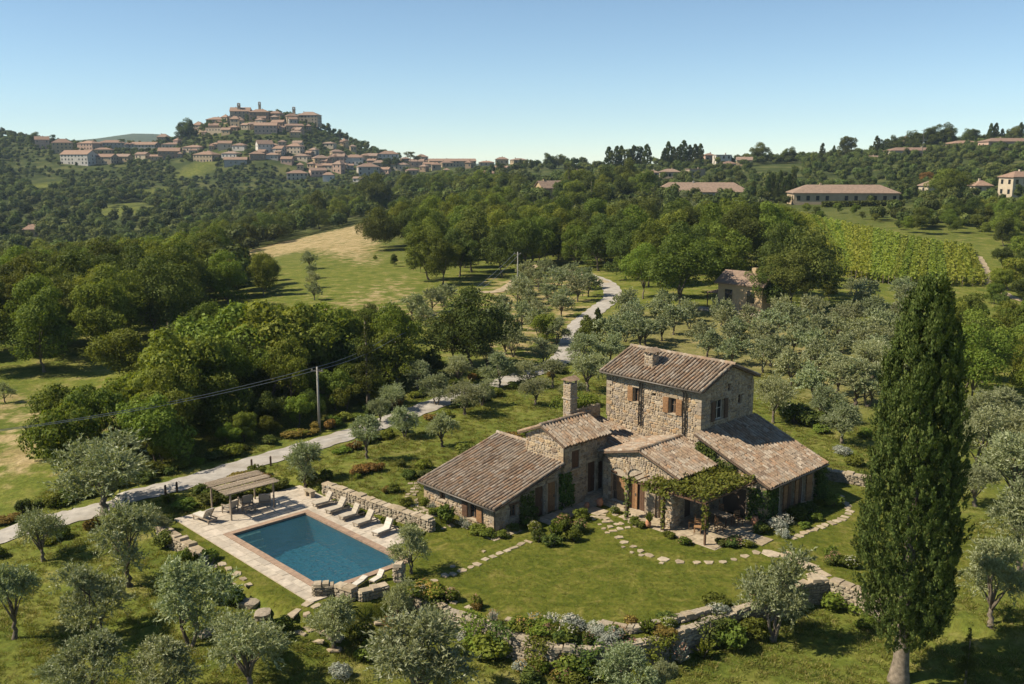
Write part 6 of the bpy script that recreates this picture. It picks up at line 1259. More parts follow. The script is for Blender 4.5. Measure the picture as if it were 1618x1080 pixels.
leafpatch('grape_vine', 'leafy vine climbing the pillar between the porch arches', [(3.95, 4.35, 7.6, 8.0, 0, 2.7, .5, (0, -1, .4)), (3.8, 4.6, 7.6, 8.1, 2.4, 2.8, .15, (0, 0, 1))], 450, 'leaf_ivy', (.17, .14), trunk=[[(4.1, 7.7, 0), (4.1, 7.75, 1.5)]])
leafpatch('terrace_planting', 'leafy plants overflowing the roof terrace parapet beside the tower', [(-4.6, -3.3, 10.6, 13.6, 5.1, 5.8, 1, (0, 0, 1)), (-6.0, -4.0, 11.0, 14.5, 4.8, 5.7, 1, (0, 0, 1))], 1500, 'leaf_yellow', (.2, .12), cat='plants', trunk=[[(-3.6, 11.5, 5.0), (-3.6, 11.6, 5.4)], [(-5, 12.5, 0), (-5, 12.5, 5)]])
for i, (p0, p1, q0, q1, mt) in enumerate(((4.4, 5.5, -9.5, -9.05, 'leaf_ivy'), (7.1, 8.4, -9.15, -8.55, 'leaf_yellow'), (8.9, 10.1, -8.85, -8.3, 'leaf_ivy'), (11.1, 12.2, -8.45, -7.75, 'leaf_pergola'), (13.2, 14.2, -7.5, -5.9, 'leaf_ivy'), (15.1, 15.9, -4.4, -2.8, 'leaf_yellow'), (15.9, 16.7, -1.2, .5, 'leaf_ivy'))):
    leafpatch('trailing_plant', f'trailing greenery hanging over the curved retaining wall, {ORD[i]} patch from the pool', [(p0, p1, q0, q1, -1.1, .12, .6, (.3, -.7, .4)), (p0 - .2, p1 + .2, q0 + .2, q1 + .35, -.05, .3, .5, (0, 0, 1))], 900, mt, (.13, .1), cat='climber', trunk=[[((p0 + p1) / 2, (q0 + q1) / 2, -.2), ((p0 + p1) / 2, (q0 + q1) / 2, .1)]])
# ------------------------------------------------------------------ grass tufts as scattered ground cover
def gn_scatter(name, P, rotz, scale, idx, protos, label, cat):
    col = bpy.data.collections.new(name + '_sources')
    for i, me in enumerate(protos): col.objects.link(bpy.data.objects.new(f'{name}_source_{i:02d}', me))
    me = bpy.data.meshes.new(name); me.vertices.add(len(P)); me.vertices.foreach_set('co', np.asarray(P, np.float32).ravel())
    a = me.attributes.new('rotz', 'FLOAT', 'POINT'); a.data.foreach_set('value', np.asarray(rotz, np.float32)); a = me.attributes.new('scl', 'FLOAT_VECTOR', 'POINT'); a.data.foreach_set('vector', np.asarray(scale, np.float32).ravel()); a = me.attributes.new('idx', 'INT', 'POINT'); a.data.foreach_set('value', np.asarray(idx, np.int32))
    ng = bpy.data.node_groups.new(name, 'GeometryNodeTree'); ng.interface.new_socket('Geometry', in_out='INPUT', socket_type='NodeSocketGeometry'); ng.interface.new_socket('Geometry', in_out='OUTPUT', socket_type='NodeSocketGeometry')
    gi, go = ng.nodes.new('NodeGroupInput'), ng.nodes.new('NodeGroupOutput'); ip = ng.nodes.new('GeometryNodeInstanceOnPoints'); ci = ng.nodes.new('GeometryNodeCollectionInfo'); ci.inputs['Collection'].default_value = col; ci.inputs['Separate Children'].default_value = True; ci.inputs['Reset Children'].default_value = True
    def na(nm, ty): n = ng.nodes.new('GeometryNodeInputNamedAttribute'); n.data_type = ty; n.inputs['Name'].default_value = nm; return n.outputs['Attribute']
    cx = ng.nodes.new('ShaderNodeCombineXYZ'); ng.links.new(na('rotz', 'FLOAT'), cx.inputs['Z']); er = ng.nodes.new('FunctionNodeEulerToRotation'); ng.links.new(cx.outputs[0], er.inputs[0])
    ng.links.new(gi.outputs[0], ip.inputs['Points']); ng.links.new(ci.outputs[0], ip.inputs['Instance']); ip.inputs['Pick Instance'].default_value = True; ng.links.new(na('idx', 'INT'), ip.inputs['Instance Index']); ng.links.new(er.outputs[0], ip.inputs['Rotation']); ng.links.new(na('scl', 'FLOAT_VECTOR'), ip.inputs['Scale']); ng.links.new(ip.outputs[0], go.inputs[0])
    o = link(name, me); md = o.modifiers.new('scatter', 'NODES'); md.node_group = ng; tag(o, label, cat, kind='stuff'); return o
def tuft(seed, n=26, h=.22, sp=.16):
    g = np.random.default_rng(seed); a = g.uniform(0, 6.28, n); r = g.uniform(0, sp, n); b_ = np.stack([r * np.cos(a), r * np.sin(a), np.zeros(n)], 1); d = unit(np.stack([np.cos(a) * .5 + g.normal(0, .3, n), np.sin(a) * .5 + g.normal(0, .3, n), np.ones(n)], 1)); L = h * g.uniform(.5, 1.2, n); V, F = cards(b_ + d * (L / 2)[:, None], d, rdir(g, n), L, .028); return mesh_np('tuft', V, F, M['grass_blade'], g.uniform(0, 1, n))
g = np.random.default_rng(5)
n = 52000; x = g.uniform(-34, 32, n); y = g.uniform(30, 100, n); y = 30 + 72 * g.uniform(0, 1, n) ** 1.4; p, q = to_loc(x, y)
vis = np.abs(x) < (y * .56 + 3); keep = vis
for (a, b_, c_, d_) in ((-7.2, .3, -.2, 6.8), (-3.5, .4, 6, 13.7), (.3, 7.2, 8, 13.8), (-2.8, 11.2, 13, 20.2), (-16.2, -11, -13.8, -4), (-11.8, .6, -13.8, -3.8), (3.5, 11.2, 7.5, 13.4), (.1, 2.7, 3.2, 8)): keep &= ~((p > a) & (p < b_) & (q > c_) & (q < d_))
sd = poly_sd(PLAT, p, q); keep &= ~((sd > -.1) & (sd < .5))
rd2 = np.array([np.min((RC[:, 0] - a) ** 2 + (RC[:, 1] - b_) ** 2) for a, b_ in zip(x, y)]); keep &= rd2 > 1.9 ** 2
lawnm = poly_sd(LAWN, p, q) < 0; dens = (np.sin(x * .9) * np.sin(y * .8 + 1) + g.normal(0, .6, n)); keep &= (dens > -.3) & (~lawnm | (g.uniform(0, 1, n) < .75))
x, y, lawnm = x[keep], y[keep], lawnm[keep]; z = ground(x, y); s = np.where(lawnm, g.uniform(.25, .42, len(x)), g.uniform(.5, 1.25, len(x)))
gn_scatter('grass', np.stack([x, y, z - .01], 1), g.uniform(0, 6.28, len(x)), np.stack([s * 1.3, s * 1.3, s * .8], 1), g.integers(0, 4, len(x)), [tuft(k) for k in range(4)], 'short rough grass of the lawn and olive field', 'grass')
# ------------------------------------------------------------------ distant buildings
def wallmat(name, c): M[name] = mat_pieces(name, [tuple(x * .95 for x in c), c], .9, .6, .25, .1); return name
WALLS = {'cream': (.44, .37, .27), 'ochre': (.42, .31, .18), 'pink': (.42, .29, .22), 'white': (.52, .48, .42), 'stone': (.32, .26, .185), 'tan': (.36, .28, .185), 'grey': (.36, .33, .285), 'brown': (.28, .20, .13)}
for k, c_ in WALLS.items(): wallmat('wall_' + k, c_)
M['far_roof'] = mat_pieces('far_roof', [(.225, .145, .100), (.267, .175, .123), (.200, .132, .096), (.250, .180, .137)], .9, 1.2, .35, .2); M['far_roof_brown'] = mat_pieces('far_roof_brown', [(.211, .150, .110), (.246, .176, .132)], .9, 1.2, .4, .2)
WIN_ME = {}
def win_mesh(w, h):
    k = (round(w, 1), round(h, 1))
    if k not in WIN_ME: mb = MB(); mb.box(-k[0] / 2, k[0] / 2, -.06, .1, -k[1] / 2, k[1] / 2); WIN_ME[k] = mb.mesh('window', M['glass'])
    return WIN_ME[k]
SHUT_ME = MB().box(-.35, .35, -.1, -.06, -.8, .8).mesh('shutter', M['wood_dark'])
def house(pos, w, d, h, rz, wall, label, roof_='hip', rh=None, found=6., name='house', cat='house', group=None, floors=None, cols=None, over=.5, rmat='far_roof', chim=True, wins=True, tower=False):
    root = empty(name, pos, rz); tag(root, label, cat, group); rh = rh if rh is not None else min(w, d) * .22
    mb = MB(); mb.box(-w / 2, w / 2, -d / 2, d / 2, -found, h)
    if roof_ == 'gable': mb.add([(-w / 2, -d / 2, h), (-w / 2, d / 2, h), (-w / 2, 0, h + rh), (w / 2, -d / 2, h), (w / 2, d / 2, h), (w / 2, 0, h + rh)], [(0, 2, 1), (3, 4, 5)])
    mb.build('wall', M['wall_' + wall], root)
    a, b_ = w / 2 + over, d / 2 + over; zr = h - .05; r = MB(); lift = .22
    if roof_ == 'hip':
        k = max(0, (w - d) / 2); k2 = max(0, (d - w) / 2); V = [(-a, -b_, zr), (a, -b_, zr), (a, b_, zr), (-a, b_, zr)]; V += [(x, y, z + lift) for x, y, z in V] + [(-k, -k2, h + rh + lift), (k, k2, h + rh + lift)]
        F = [(0, 1, 5, 4), (1, 2, 6, 5), (2, 3, 7, 6), (3, 0, 4, 7), (3, 2, 1, 0)] + ([(4, 5, 9, 8), (6, 7, 8, 9), (5, 6, 9), (7, 4, 8)] if w >= d else [(5, 6, 9, 8), (7, 4, 8, 9), (4, 5, 8), (6, 7, 9)])
        r.add(V, F)
    elif roof_ == 'gable':
        s_ = rh / (d / 2); ze = h - over * s_
        V = [(-a, -b_, ze), (a, -b_, ze), (a, 0, h + rh), (-a, 0, h + rh), (-a, b_, ze), (a, b_, ze)]; V += [(x, y, z + lift) for x, y, z in V]; r.add(V, [(6, 7, 8, 9), (9, 8, 11, 10), (0, 3, 2, 1), (3, 4, 5, 2), (0, 1, 7, 6), (4, 10, 11, 5), (0, 6, 9, 3), (3, 9, 10, 4), (1, 2, 8, 7), (2, 5, 11, 8)])
    else: r.box(-a + .2, a - .2, -b_ + .2, b_ - .2, h, h + .3)
    ro = r.build('roof', M[rmat], root)
    if chim and not tower: c = MB(); cx = random.uniform(-.3, .3) * w; c.box(cx - .35, cx + .35, -.35, .35, h + rh * .4, h + rh + .8); c.build('chimney', M['wall_' + wall], ro)
    if wins:
        fl = floors or max(1, int(h / 3)); nc = cols or max(2, int(w / 3.4)); nd = max(1, int(d / 3.6))
        for f in range(fl):
            zc = h * (f + .55) / fl
            for i in range(nc):
                if random.random() < .9: link('window', win_mesh(1.2, 1.7), root, (-w / 2 + w * (i + .5) / nc, -d / 2, zc))
            for i in range(nd):
                if random.random() < .85: link('window', win_mesh(1.2, 1.7), root, (w / 2, -d / 2 + d * (i + .5) / nd, zc), (0, 0, math.pi / 2)); 
                if random.random() < .6: link('window', win_mesh(1.2, 1.7), root, (-w / 2, -d / 2 + d * (i + .5) / nd, zc), (0, 0, -math.pi / 2))
    return root
def ray_at(px, py, Y):
    v = -(py - PCY) / FPX; c, s = math.cos(PITCH), math.sin(PITCH); dy = c + v * s; return Vector(((px - PCX) / FPX / dy * Y, Y, CAM_H + (-s + v * c) / dy * Y))
rr = random.Random(31)
def far_house(x0, x1, yr, yb, Y, wall, label, roof_='hip', rz=None, frac=.30, group=None, deep=None, rmat='far_roof', **k):
    """extent of a building seen far off: width and height follow from its distance; roof takes a fraction of the height"""
    A, B, T = ray_at(x0, yb, Y), ray_at(x1, yb, Y), ray_at((x0 + x1) / 2, yr, Y); wpx = (B - A).length; Ht = T.z - A.z; rz = rr.uniform(-.5, .5) if rz is None else rz; d = deep or max(6, min(wpx * .6, 14)); w = max(4, (wpx - d * abs(math.sin(rz)) * .75) / math.cos(rz) - .6)
    rh = Ht * frac; h = Ht - rh; C = (A + B) / 2; g0 = gz(C.x, C.y + d / 2)
    return house(Vector((C.x, C.y + d / 2, C.z)), w, d, h, rz, wall, label, roof_, rh, found=max(2., C.z - g0 + 3), group=group, rmat=rmat, **k)
TOWN = {'citadel wall of the hilltop town': (1010, 'hilltop town buildings', [(248, 267, 203, 221, 'tan'), (304, 323, 189, 208, 'stone'), (325, 362, 183, 198, 'tan'), (323, 364, 198, 209, 'stone', 'flat'), (349, 363, 173, 187, 'ochre'), (362, 395, 169, 191, 'stone'), (393, 425, 172, 189, 'brown'), (423, 446, 175, 189, 'brown'), (399, 437, 193, 210, 'pink'), (363, 379, 183, 200, 'tan'), (380, 400, 194, 204, 'stone'), (428, 450, 189, 202, 'brown'), (449, 471, 179, 193, 'tan'), (469, 505, 176, 196, 'stone'), (445, 478, 195, 206, 'tan'), (456, 477, 206, 215, 'ochre'), (285, 304, 196, 208, 'stone'), (338, 352, 178, 187, 'brown'), (405, 420, 183, 194, 'tan'), (272, 300, 206, 214, 'tan', 'flat')]),
        'upper row of the village under the hill': (960, 'upper village houses', [(52, 76, 215, 233, 'pink'), (78, 112, 219, 241, 'ochre'), (120, 156, 222, 237, 'pink'), (152, 195, 221, 236, 'grey'), (196, 248, 224, 239, 'grey'), (254, 285, 225, 235, 'cream'), (287, 323, 229, 241, 'cream'), (343, 366, 222, 236, 'cream'), (366, 390, 226, 238, 'white'), (402, 430, 221, 242, 'white'), (429, 451, 230, 245, 'grey'), (452, 479, 226, 243, 'cream'), (488, 503, 233, 245, 'grey'), (508, 530, 224, 232, 'cream'), (520, 542, 236, 248, 'tan'), (655, 676, 238, 252, 'cream'), (675, 752, 240, 253, 'tan'), (756, 781, 241, 249, 'cream'), (782, 804, 237, 249, 'ochre'), (806, 834, 238, 247, 'tan')]),
        'middle row of the village': (905, 'middle village houses', [(145, 176, 233, 244, 'ochre'), (93, 148, 237, 260, 'white'), (148, 181, 243, 259, 'tan'), (181, 206, 243, 257, 'ochre'), (212, 236, 240, 252, 'cream'), (235, 257, 244, 254, 'ochre'), (247, 283, 233, 252, 'brown'), (304, 345, 239, 257, 'tan'), (349, 379, 239, 250, 'white'), (350, 389, 248, 262, 'grey'), (391, 418, 239, 253, 'brown'), (419, 441, 241, 253, 'grey'), (443, 463, 247, 260, 'pink'), (464, 490, 243, 254, 'cream'), (491, 520, 245, 261, 'ochre'), (524, 545, 243, 256, 'pink'), (543, 574, 244, 260, 'white'), (578, 597, 242, 255, 'ochre'), (596, 630, 238, 256, 'white')]),
        'lower row of the village': (850, 'lower village houses', [(449, 486, 269, 285, 'cream'), (486, 515, 265, 279, 'pink'), (509, 528, 272, 287, 'white'), (525, 544, 254, 273, 'pink'), (561, 599, 258, 277, 'grey'), (588, 611, 253, 267, 'tan'), (600, 618, 264, 275, 'pink'), (617, 646, 256, 270, 'cream'), (647, 670, 251, 264, 'pink'), (668, 692, 256, 266, 'cream'), (695, 716, 254, 264, 'tan'), (557, 574, 279, 288, 'white'), (753, 787, 269, 285, 'white'), (505, 528, 258, 268, 'cream'), (640, 662, 266, 276, 'tan'), (780, 806, 262, 272, 'tan')])}
def crest(px, py):
    Ys = np.linspace(660, 1080, 85); X = (px - PCX) / 1528 * Ys; z = ground(X, Ys); return float(Ys[np.argmin([abs(see(Vector((a, b_, c_)))[1] - py) for a, b_, c_ in zip(X, Ys, z)])])
rt = random.Random(6)
for row, n_, fx in (('citadel wall of the hilltop town', 20, lambda: (lambda x: (x, 180 + abs(x - 400) * .14 + rt.uniform(2, 26)))(rt.uniform(300, 500))), ('upper row of the village under the hill', 12, lambda: (rt.uniform(250, 560), rt.uniform(228, 240))), ('middle row of the village', 22, lambda: (lambda x: (x, 246 + (x - 250) * .03 + rt.uniform(-6, 12)))(rt.uniform(250, 640))), ('lower row of the village', 16, lambda: (lambda x: (x, 262 + rt.uniform(-6, 16)))(rt.uniform(430, 740)))):
    for k in range(n_): x_, y_ = fx(); w_ = rt.uniform(9, 17); h_ = rt.uniform(8, 13); TOWN[row][2].append((x_, x_ + w_, y_ - h_, y_, rt.choice(('cream', 'tan', 'stone', 'pink', 'brown', 'tan', 'grey', 'ochre'))))
for row, (Y, grp, L) in TOWN.items():
    L.sort(key=lambda e: e[0])
    for i, e in enumerate(L):
        hit = at((e[0] + e[1]) / 2, e[3]).y; Yh_ = hit if 740 < hit < 1120 else crest((e[0] + e[1]) / 2, e[3])
        if not 740 < hit < 1120: xm = (e[0] + e[1]) / 2; X_ = (xm - PCX) / 1528 * Yh_; dy = max(0, see(Vector((X_, Yh_, gz(X_, Yh_))))[1] - e[3]); e = (e[0], e[1], e[2] + dy, e[3] + dy, *e[4:])
        far_house(e[0], e[1], e[2], e[3], Yh_, e[4], f'{e[4]} building in the {row}, {ordw(i)} from the left', e[5] if len(e) > 5 else rr.choice(('hip', 'gable', 'hip')), group=grp, frac=.28)
for i, (x, yt, yb) in enumerate(((378, 162, 180), (410.8, 160, 180), (464.8, 168, 185))):
    A, T = ray_at(x, yb, 1005), ray_at(x, yt, 1005); root = empty('bell_tower', A); tag(root, ('square tower on the left of the citadel', 'tallest slender tower at the middle of the citadel', 'square tower on the right shoulder of the citadel')[i], 'tower', 'citadel towers'); Ht = T.z - A.z; w = 1.35 if i != 1 else 1.1
    mb = MB(); mb.box(-w, w, -w, w, -6, Ht * .72); mb.box(-w - .25, w + .25, -w - .25, w + .25, Ht * .72, Ht * .76)
    for sx in (-1, 1):
        for sy in (-1, 1): mb.box(sx * w * .72 - w * .28, sx * w * .72 + w * .28, sy * w * .72 - w * .28, sy * w * .72 + w * .28, Ht * .76, Ht * .92)
    mb.build('shaft', M['wall_stone'], root); mb = MB(); mb.box(-w, w, -w, w, Ht * .92, Ht * .95); mb.add([(-w, -w, Ht * .95), (w, -w, Ht * .95), (w, w, Ht * .95), (-w, w, Ht * .95), (0, 0, Ht)], [(0, 1, 4), (1, 2, 4), (2, 3, 4), (3, 0, 4)]); mb.build('roof', M['far_roof_brown'], root)
RH = [(845, 895, 286, 316, 335, 'ochre', 'ochre villa with gable roof above the central woods', 'gable', .35, 'far_roof_brown', .45), (826, 866, 307, 318, 328, 'tan', 'low lean-to wing in front of the ochre villa', 'hip', .3, 'far_roof_brown', .2), (890, 932, 283, 300, 360, 'tan', 'brown-roofed house half hidden by the dark conifer', 'hip', .35, 'far_roof_brown', -.2),
      (1036, 1186, 289, 318, 340, 'grey', 'long low villa with broad grey-brown hip roof', 'hip', .5, 'far_roof_brown', -.06), (1254, 1422, 293, 322, 352, 'tan', 'very long single-storey house above the vineyard', 'hip', .42, 'far_roof_brown', -.05), (1051, 1082, 246, 258, 560, 'cream', 'cream house under the ridge pines', 'hip', .35, 'far_roof', .1), (1111, 1130, 242, 258, 600, 'pink', 'pink house beside the white block on the ridge', 'hip', .2, 'far_roof', .2),
      (1128, 1156, 243, 260, 590, 'white', 'white modern block on the ridge', 'flat', .1, 'far_roof', .15), (1141, 1164, 255, 267, 540, 'cream', 'cream house below the white ridge block', 'hip', .3, 'far_roof', 0), (1164, 1191, 248, 262, 570, 'ochre', 'ochre house right of the white ridge block', 'gable', .3, 'far_roof', -.2), (1016, 1043, 269, 281, 480, 'grey', 'grey house below the ridge pines', 'hip', .3, 'far_roof_brown', .1), (1042, 1077, 267, 282, 470, 'tan', 'tan house with shallow roof below the ridge pines', 'hip', .3, 'far_roof_brown', -.1), (1085, 1115, 266, 280, 480, 'stone', 'roofless stone ruin on the slope', 'flat', .1, 'far_roof_brown', .2),
      (1405, 1488, 233, 249, 600, 'cream', 'long cream building below the mast on the right ridge', 'hip', .3, 'far_roof', .05), (1502, 1557, 222, 237, 640, 'cream', 'cream farm building on the right ridge', 'hip', .3, 'far_roof', .05), (1556, 1640, 218, 236, 640, 'pink', 'pinkish long building at the top right corner of the ridge', 'hip', .3, 'far_roof', .1), (1460, 1506, 284, 308, 350, 'cream', 'cream house partly behind the leafy tree', 'hip', .4, 'far_roof_brown', .15), (1540, 1568, 285, 306, 360, 'cream', 'small cream house with red roof right of the leafy tree', 'hip', .4, 'far_roof', 0), (1588, 1640, 271, 311, 340, 'cream', 'two-storey cream house cut by the right edge', 'hip', .22, 'far_roof', .25), (1427, 1440, 215, 232, 660, 'tan', 'small tower house among the ridge trees', 'hip', .2, 'far_roof', .1),
      (34, 64, 355, 374, 470, 'ochre', 'lone house with red roof deep in the valley wood', 'hip', .4, 'far_roof', .2), (1372, 1392, 246, 254, 560, 'tan', 'tiny tan hut on the ridge slope', 'gable', .3, 'far_roof', .1), (905, 930, 268, 278, 560, 'cream', 'cream house tucked behind the dark conifer', 'hip', .35, 'far_roof', .1), (955, 980, 268, 280, 520, 'pink', 'pink house left of the ridge pines foot', 'hip', .35, 'far_roof', -.1)]
for (x0, x1, yr, yb, Y, wl, lab, rf, fr, rm, rz) in RH:
    hit = at((x0 + x1) / 2, yb).y; Y = hit if .55 * Y < hit < 1.45 * Y else Y
    far_house(x0, x1, yr, yb, Y, wl, lab, rf, rz, fr, rmat=rm, deep=11 if x1 - x0 > 60 else None)
# small tan house by the wood
P = at(1182, 488); sh_ = house(P, 7.2, 5.6, 4.1, R(-42), 'ochre', 'small tan house with red tile roof at the edge of the wood', 'gable', 1.35, found=1, over=.45, cols=2, floors=1, rmat='far_roof_brown'); mb = MB(); mb.box(-5.6, -3.6, -2.6, 1.5, 2.3, 2.42); mb.build('lean_to_roof', M['far_roof_brown'], sh_)
for (a, b_) in ((-5.5, -2.5), (-5.5, 1.4)): mb = MB(); mb.box(a - .06, a + .06, b_ - .06, b_ + .06, 0, 2.3); mb.build('post', M['wood_dark'], sh_)
ter = MB(); ter.box(-6.5, 4.5, -5.2, -2.8, -1, .12); tag(ter.build('terrace', M['deck'], None, loc=P, rot=(0, 0, R(-42))), 'paved terrace in front of the small tan house', kind='structure')
# ridge mast
A = ray_at(1457, 246, 560); T = ray_at(1457, 203, 560); ms_ = empty('antenna_mast', A); tag(ms_, 'thin antenna mast with cross arms on the right ridge', 'mast'); Ht = T.z - A.z; mb = MB(); mb.tube([(0, 0, -4), (0, 0, Ht)], [.22, .12], 6); mb.build('pole', M['metal'], ms_); mb = MB(); mb.bar((-1.6, 0, Ht * .93), (1.4, 0, Ht * .96), .16); mb.bar((-.8, 0, Ht * .85), (.8, 0, Ht * .85), .14); mb.build('crossarm', M['metal'], ms_)
# garden hedge before the long house
hd = [ray_at(1300, 326, 335), ray_at(1425, 322, 338)]; g = np.random.default_rng(3); n = 5000; u = g.uniform(0, 1, n); X = hd[0].x + (hd[1].x - hd[0].x) * u; Yh = 336 + g.normal(0, .5, n); zb_ = ground(X, Yh); C = np.stack([X, Yh, zb_ + g.uniform(0, 1.9, n)], 1); Nn = rdir(g, n); V, F = cards(C, np.cross(Nn, rdir(g, n)), Nn, .7, .5); root = empty('hedge', (float(X[0]), 336, float(zb_[0]))); V -= np.array(root.location); tag(root, 'long clipped hedge in front of the long single-storey house', 'hedge'); link('foliage', mesh_np('foliage', V, F, M['leaf_dark'], g.uniform(0, 1, n)), root)
# ------------------------------------------------------------------ skyline trees that stand apart
def sky_tree(px, Y, h, proto, lab, nm, mat=None, wide=1.0, grp=None): plant(nm, proto, pos_at(px, Y) - Vector((0, 0, .3)), h, lab, 'tree', grp, mat=mat, wide=wide)
for i, px in enumerate((962, 968, 975, 982, 988, 995, 1001, 1008, 1013, 1022, 1050, 1056, 1064, 1072, 1080, 1090, 1098, 1106)): sky_tree(px, 640 + rr.uniform(-20, 20), rr.uniform(12, 17), PINE[i % 2] if i % 3 == 1 and i < 9 else CYP[i % 2], f'dark conifer in the pine group on the central skyline, {ORD[i]} from the left', 'pine_tree', 'leaf_dark', .8 if i % 3 == 1 and i < 9 else 1.35, 'conifers on the skyline')
skc = {}
for i, (px, Y, h, k) in enumerate(sorted(((1384, 640, 14, 'c'), (1394, 640, 12, 'b'), (1408, 640, 13, 'b'), (1420, 640, 13, 'b'), (1440, 640, 16, 'b'), (1447, 645, 15, 'b'), (1466, 640, 16, 'b'), (1478, 640, 18, 'b'), (1492, 640, 17, 'b'), (1500, 640, 15, 'b'), (1525, 650, 13, 'b'), (1535, 650, 13, 'b'), (1562, 650, 14, 'c'), (1570, 650, 14, 'c'), (1580, 650, 10, 'c'), (1602, 650, 12, 'b'), (1609, 650, 13, 'c'), (1338, 640, 17, 'b'), (1299, 640, 12, 'c'), (1317, 640, 10, 'c'), (1200, 640, 14, 'b'), (1240, 640, 10, 'b'), (1252, 640, 10, 'b'), (648, 870, 20, 'p'), (660, 870, 16, 'p'), (612, 900, 13, 'b'), (625, 900, 13, 'b'), (868, 740, 13, 'b'), (882, 740, 11, 'b'), (920, 740, 9, 'b'), (56, 985, 16, 'b'), (86, 1000, 13, 'p'), (195, 985, 13, 'p'), (205, 985, 12, 'p'), (305, 1000, 18, 'c'), (290, 1005, 20, 'b'), (298, 1004, 21, 'b'), (335, 1000, 12, 'b')))): sky_tree(px, Y, h, {'c': CYP[i % 2], 'b': BROAD[i % 6], 'p': PINE[i % 2]}[k], 'dark tree standing out on the skyline' + (' of the right ridge' if px > 1150 else (' of the middle hills' if px > 560 else ' of the left hill')) + f', {ordw(skc.setdefault(0, -1) + 0) if skc.update({0: skc.get(0, -1) + 1}) is None else 0} of the skyline trees', 'skyline_tree', 'leaf_dark', 1.15 if k == 'c' else 1.0, 'skyline trees right' if px > 1150 else ('skyline trees middle' if px > 560 else 'skyline trees left'))
for i, (px, py, hp) in enumerate(((898, 330, 68), (935, 345, 60), (1490, 320, 52), (1505, 322, 48))): single(px, py, hp, ('tall dark conifer in front of the brown-roofed house', 'second dark conifer right of the tall one', 'spreading leafy tree in front of the cream house', 'leafy tree beside the cream house with red roof')[i], PINE[2] if i < 2 else BROAD[i], 'leaf_dark' if i < 2 else 'leaf_oak', .95 if i < 2 else 1.2, 'conifer' if i < 2 else 'broadleaf_tree')
single(1464, 296, 24, 'orange-tinted tree on the slope above the long house', BROAD[2], 'leaf_rust', 1.3)
# ------------------------------------------------------------------ the far woods, one mass
def make_far(seed, H=9., W=8., nl=900, leaf=.8):
    g = np.random.default_rng(seed); n = 11; d = rdir(g, n); d[:, 2] = d[:, 2] * .8 + .15; cen = d * np.array([W * .27, W * .27, H * .24]) * g.uniform(.5, 1.0, (n, 1)) + np.array([0, 0, H * .5]); rad = g.uniform(.2, .29, n) * W; C, D, Nn, s = clumps(g, cen, rad, nl, .9, tilt=.2); V, F = cards(C, D, Nn, leaf * s, leaf * .75 * s, .12); return mesh_np('far_tree', V, F, M['far_leaf'], np.clip(g.normal(.5, .27, len(F)), 0, 1))
FAR = [make_far(100 + k, H=(9, 10, 8, 11, 6)[k], W=(8, 7.4, 8.6, 7, 7)[k]) for k in range(5)]
HOLES = CLEAR + [wpoly(p) for p in ([(1262, 340), (1345, 358), (1440, 380), (1545, 396), (1570, 460), (1420, 470), (1330, 430)], [(1290, 326), (1430, 322), (1440, 345), (1300, 338)], [(1180, 262), (1260, 258), (1270, 275), (1200, 285)], [(845, 275), (890, 268), (900, 282), (850, 290)])]
def far_pts(lo_px, hi_px, Y0, Y1, sp, seed):
    g = np.random.default_rng(seed); out = []; Y = Y0
    while Y < Y1:
        x0, x1 = (lo_px - PCX) / 1528 * Y, (hi_px - PCX) / 1528 * Y; k = int((x1 - x0) / sp); xs_ = np.linspace(x0, x1, max(2, k)) + g.normal(0, sp * .33, max(2, k)); out.append(np.stack([xs_, Y + g.normal(0, sp * .33, len(xs_))], 1)); sp *= 1.012; Y += sp
    return np.concatenate(out)
PTS = np.concatenate([far_pts(-60, 420, 165, 470, 6.5, 1), far_pts(-60, 640, 470, 900, 8., 2), far_pts(640, 900, 440, 760, 7.5, 3), far_pts(900, 1680, 355, 700, 6.6, 4), far_pts(200, 640, 835, 1000, 5.5, 9), far_pts(-60, 640, 690, 850, 6.0, 10), far_pts(1390, 1690, 255, 365, 6.0, 11), far_pts(1180, 1690, 560, 720, 6.0, 12), far_pts(-80, 620, 900, 1330, 7.5, 5), far_pts(400, 900, 330, 450, 8.5, 6), far_pts(880, 1250, 290, 345, 8., 7)])
keep = np.ones(len(PTS), bool)
for Hh in HOLES: keep &= poly_sd(Hh, PTS[:, 0], PTS[:, 1]) > 2
keep &= poly_sd(np.array([tuple(at(*p))[:2] for p in [(350, 410), (430, 390), (640, 335), (650, 350), (600, 375), (640, 440), (520, 520), (420, 500), (400, 440)]]), PTS[:, 0], PTS[:, 1]) > 3
clear = np.sin(PTS[:, 0] * .02 + 1) * np.sin(PTS[:, 1] * .023) + .6 * np.sin(PTS[:, 0] * .055 + PTS[:, 1] * .04); keep &= (clear < (1.15)) | (PTS[:, 0] < 0)
HB = np.array([(o.location.x, o.location.y) for o in bpy.data.objects if o.get('category') in ('house', 'tower')])
d2 = np.min((PTS[:, None, 0] - HB[None, :, 0]) ** 2 + ((PTS[:, None, 1] - HB[None, :, 1] + 5) * .75) ** 2, 1); keep &= d2 > 7.5 ** 2
gzp = ground(PTS[:, 0], PTS[:, 1]); town = (np.abs(PTS[:, 1] - 890) < 90) & (gzp < 27) & (PTS[:, 0] / PTS[:, 1] > -.5) & (PTS[:, 0] / PTS[:, 1] < 0); g = np.random.default_rng(8); keep &= ~town | (g.uniform(0, 1, len(PTS)) < .85)
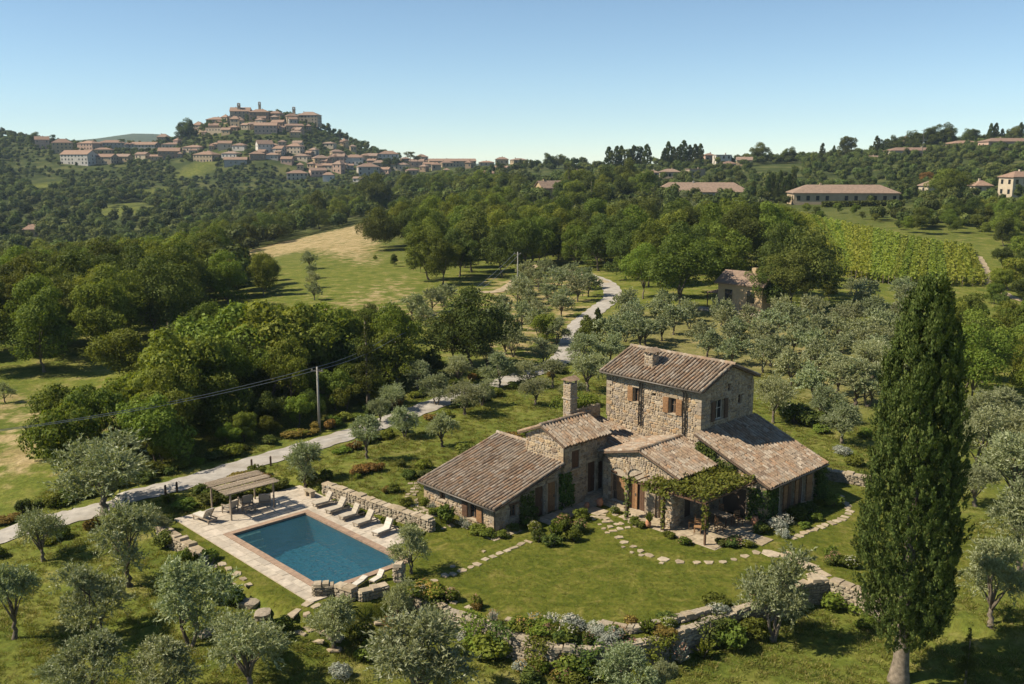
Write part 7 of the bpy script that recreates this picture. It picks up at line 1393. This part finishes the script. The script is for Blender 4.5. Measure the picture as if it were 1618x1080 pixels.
PTS = PTS[keep]; z = ground(PTS[:, 0], PTS[:, 1]); ok_ = np.array([clear_h(Vector((a, b_, c_)), 8., .42) > 5.0 for (a, b_), c_ in zip(PTS, z)]); PTS = PTS[ok_]; z = z[ok_]; s = g.uniform(.7, 1.25, len(PTS)); s = np.where((PTS[:, 0] > 60) & (PTS[:, 1] > 350), s * .68, s); town = (np.abs(PTS[:, 1] - 890) < 130) & (PTS[:, 0] / PTS[:, 1] > -.52) & (PTS[:, 0] < 0); s = np.where(town, s * .58, s); s = np.where((PTS[:, 1] < 366) & (PTS[:, 0] > 90), s * .7, s); s = np.where(PTS[:, 1] > 1020, s * .85, s)
print('far trees', len(PTS))
gn_scatter('far_wood', np.stack([PTS[:, 0], PTS[:, 1], z - .4], 1), g.uniform(0, 6.28, len(PTS)), np.stack([s * g.uniform(.9, 1.15, len(s)), s, s], 1), g.integers(0, 5, len(PTS)), FAR, 'continuous far woodland covering the valley and the hills', 'woodland')
# trees of the middle woods that merge with their neighbours
combos = {}; srcs = []; idx = []
for e in REST_W:
    k = (e[1]['crown'].name, e[5])
    if k not in combos: c_ = e[1]['crown'].copy(); c_.materials.clear(); c_.materials.append(M[e[5]]); combos[k] = len(srcs); srcs.append(c_)
    idx.append(combos[k])
gn_scatter('middle_wood', np.array([tuple(e[0]) for e in REST_W]), [random.uniform(0, 6.28) for _ in REST_W], np.array([(e[2] / e[1]['H'] * e[6], e[2] / e[1]['H'] * e[6], e[2] / e[1]['H']) for e in REST_W]), idx, srcs, 'closed canopy of the woods behind the front rows of trees', 'woodland')
# ------------------------------------------------------------------ haze
mb = MB(); mb.box(-4950, 4950, -320, 4950, float(GZ.min()) - 2, 260); hz = mb.build('haze', None); m, t, out = nodes('haze'); pv = N(t, 'ShaderNodeVolumePrincipled', i_Density=.00008); pv.inputs['Color'].default_value = (.62, .80, 1.0, 1); pv.inputs['Anisotropy'].default_value = 0.; t.links.new(pv.outputs[0], out.inputs['Volume']); hz.data.materials.append(m); tag(hz, 'thin blue summer haze', 'haze', kind='stuff')
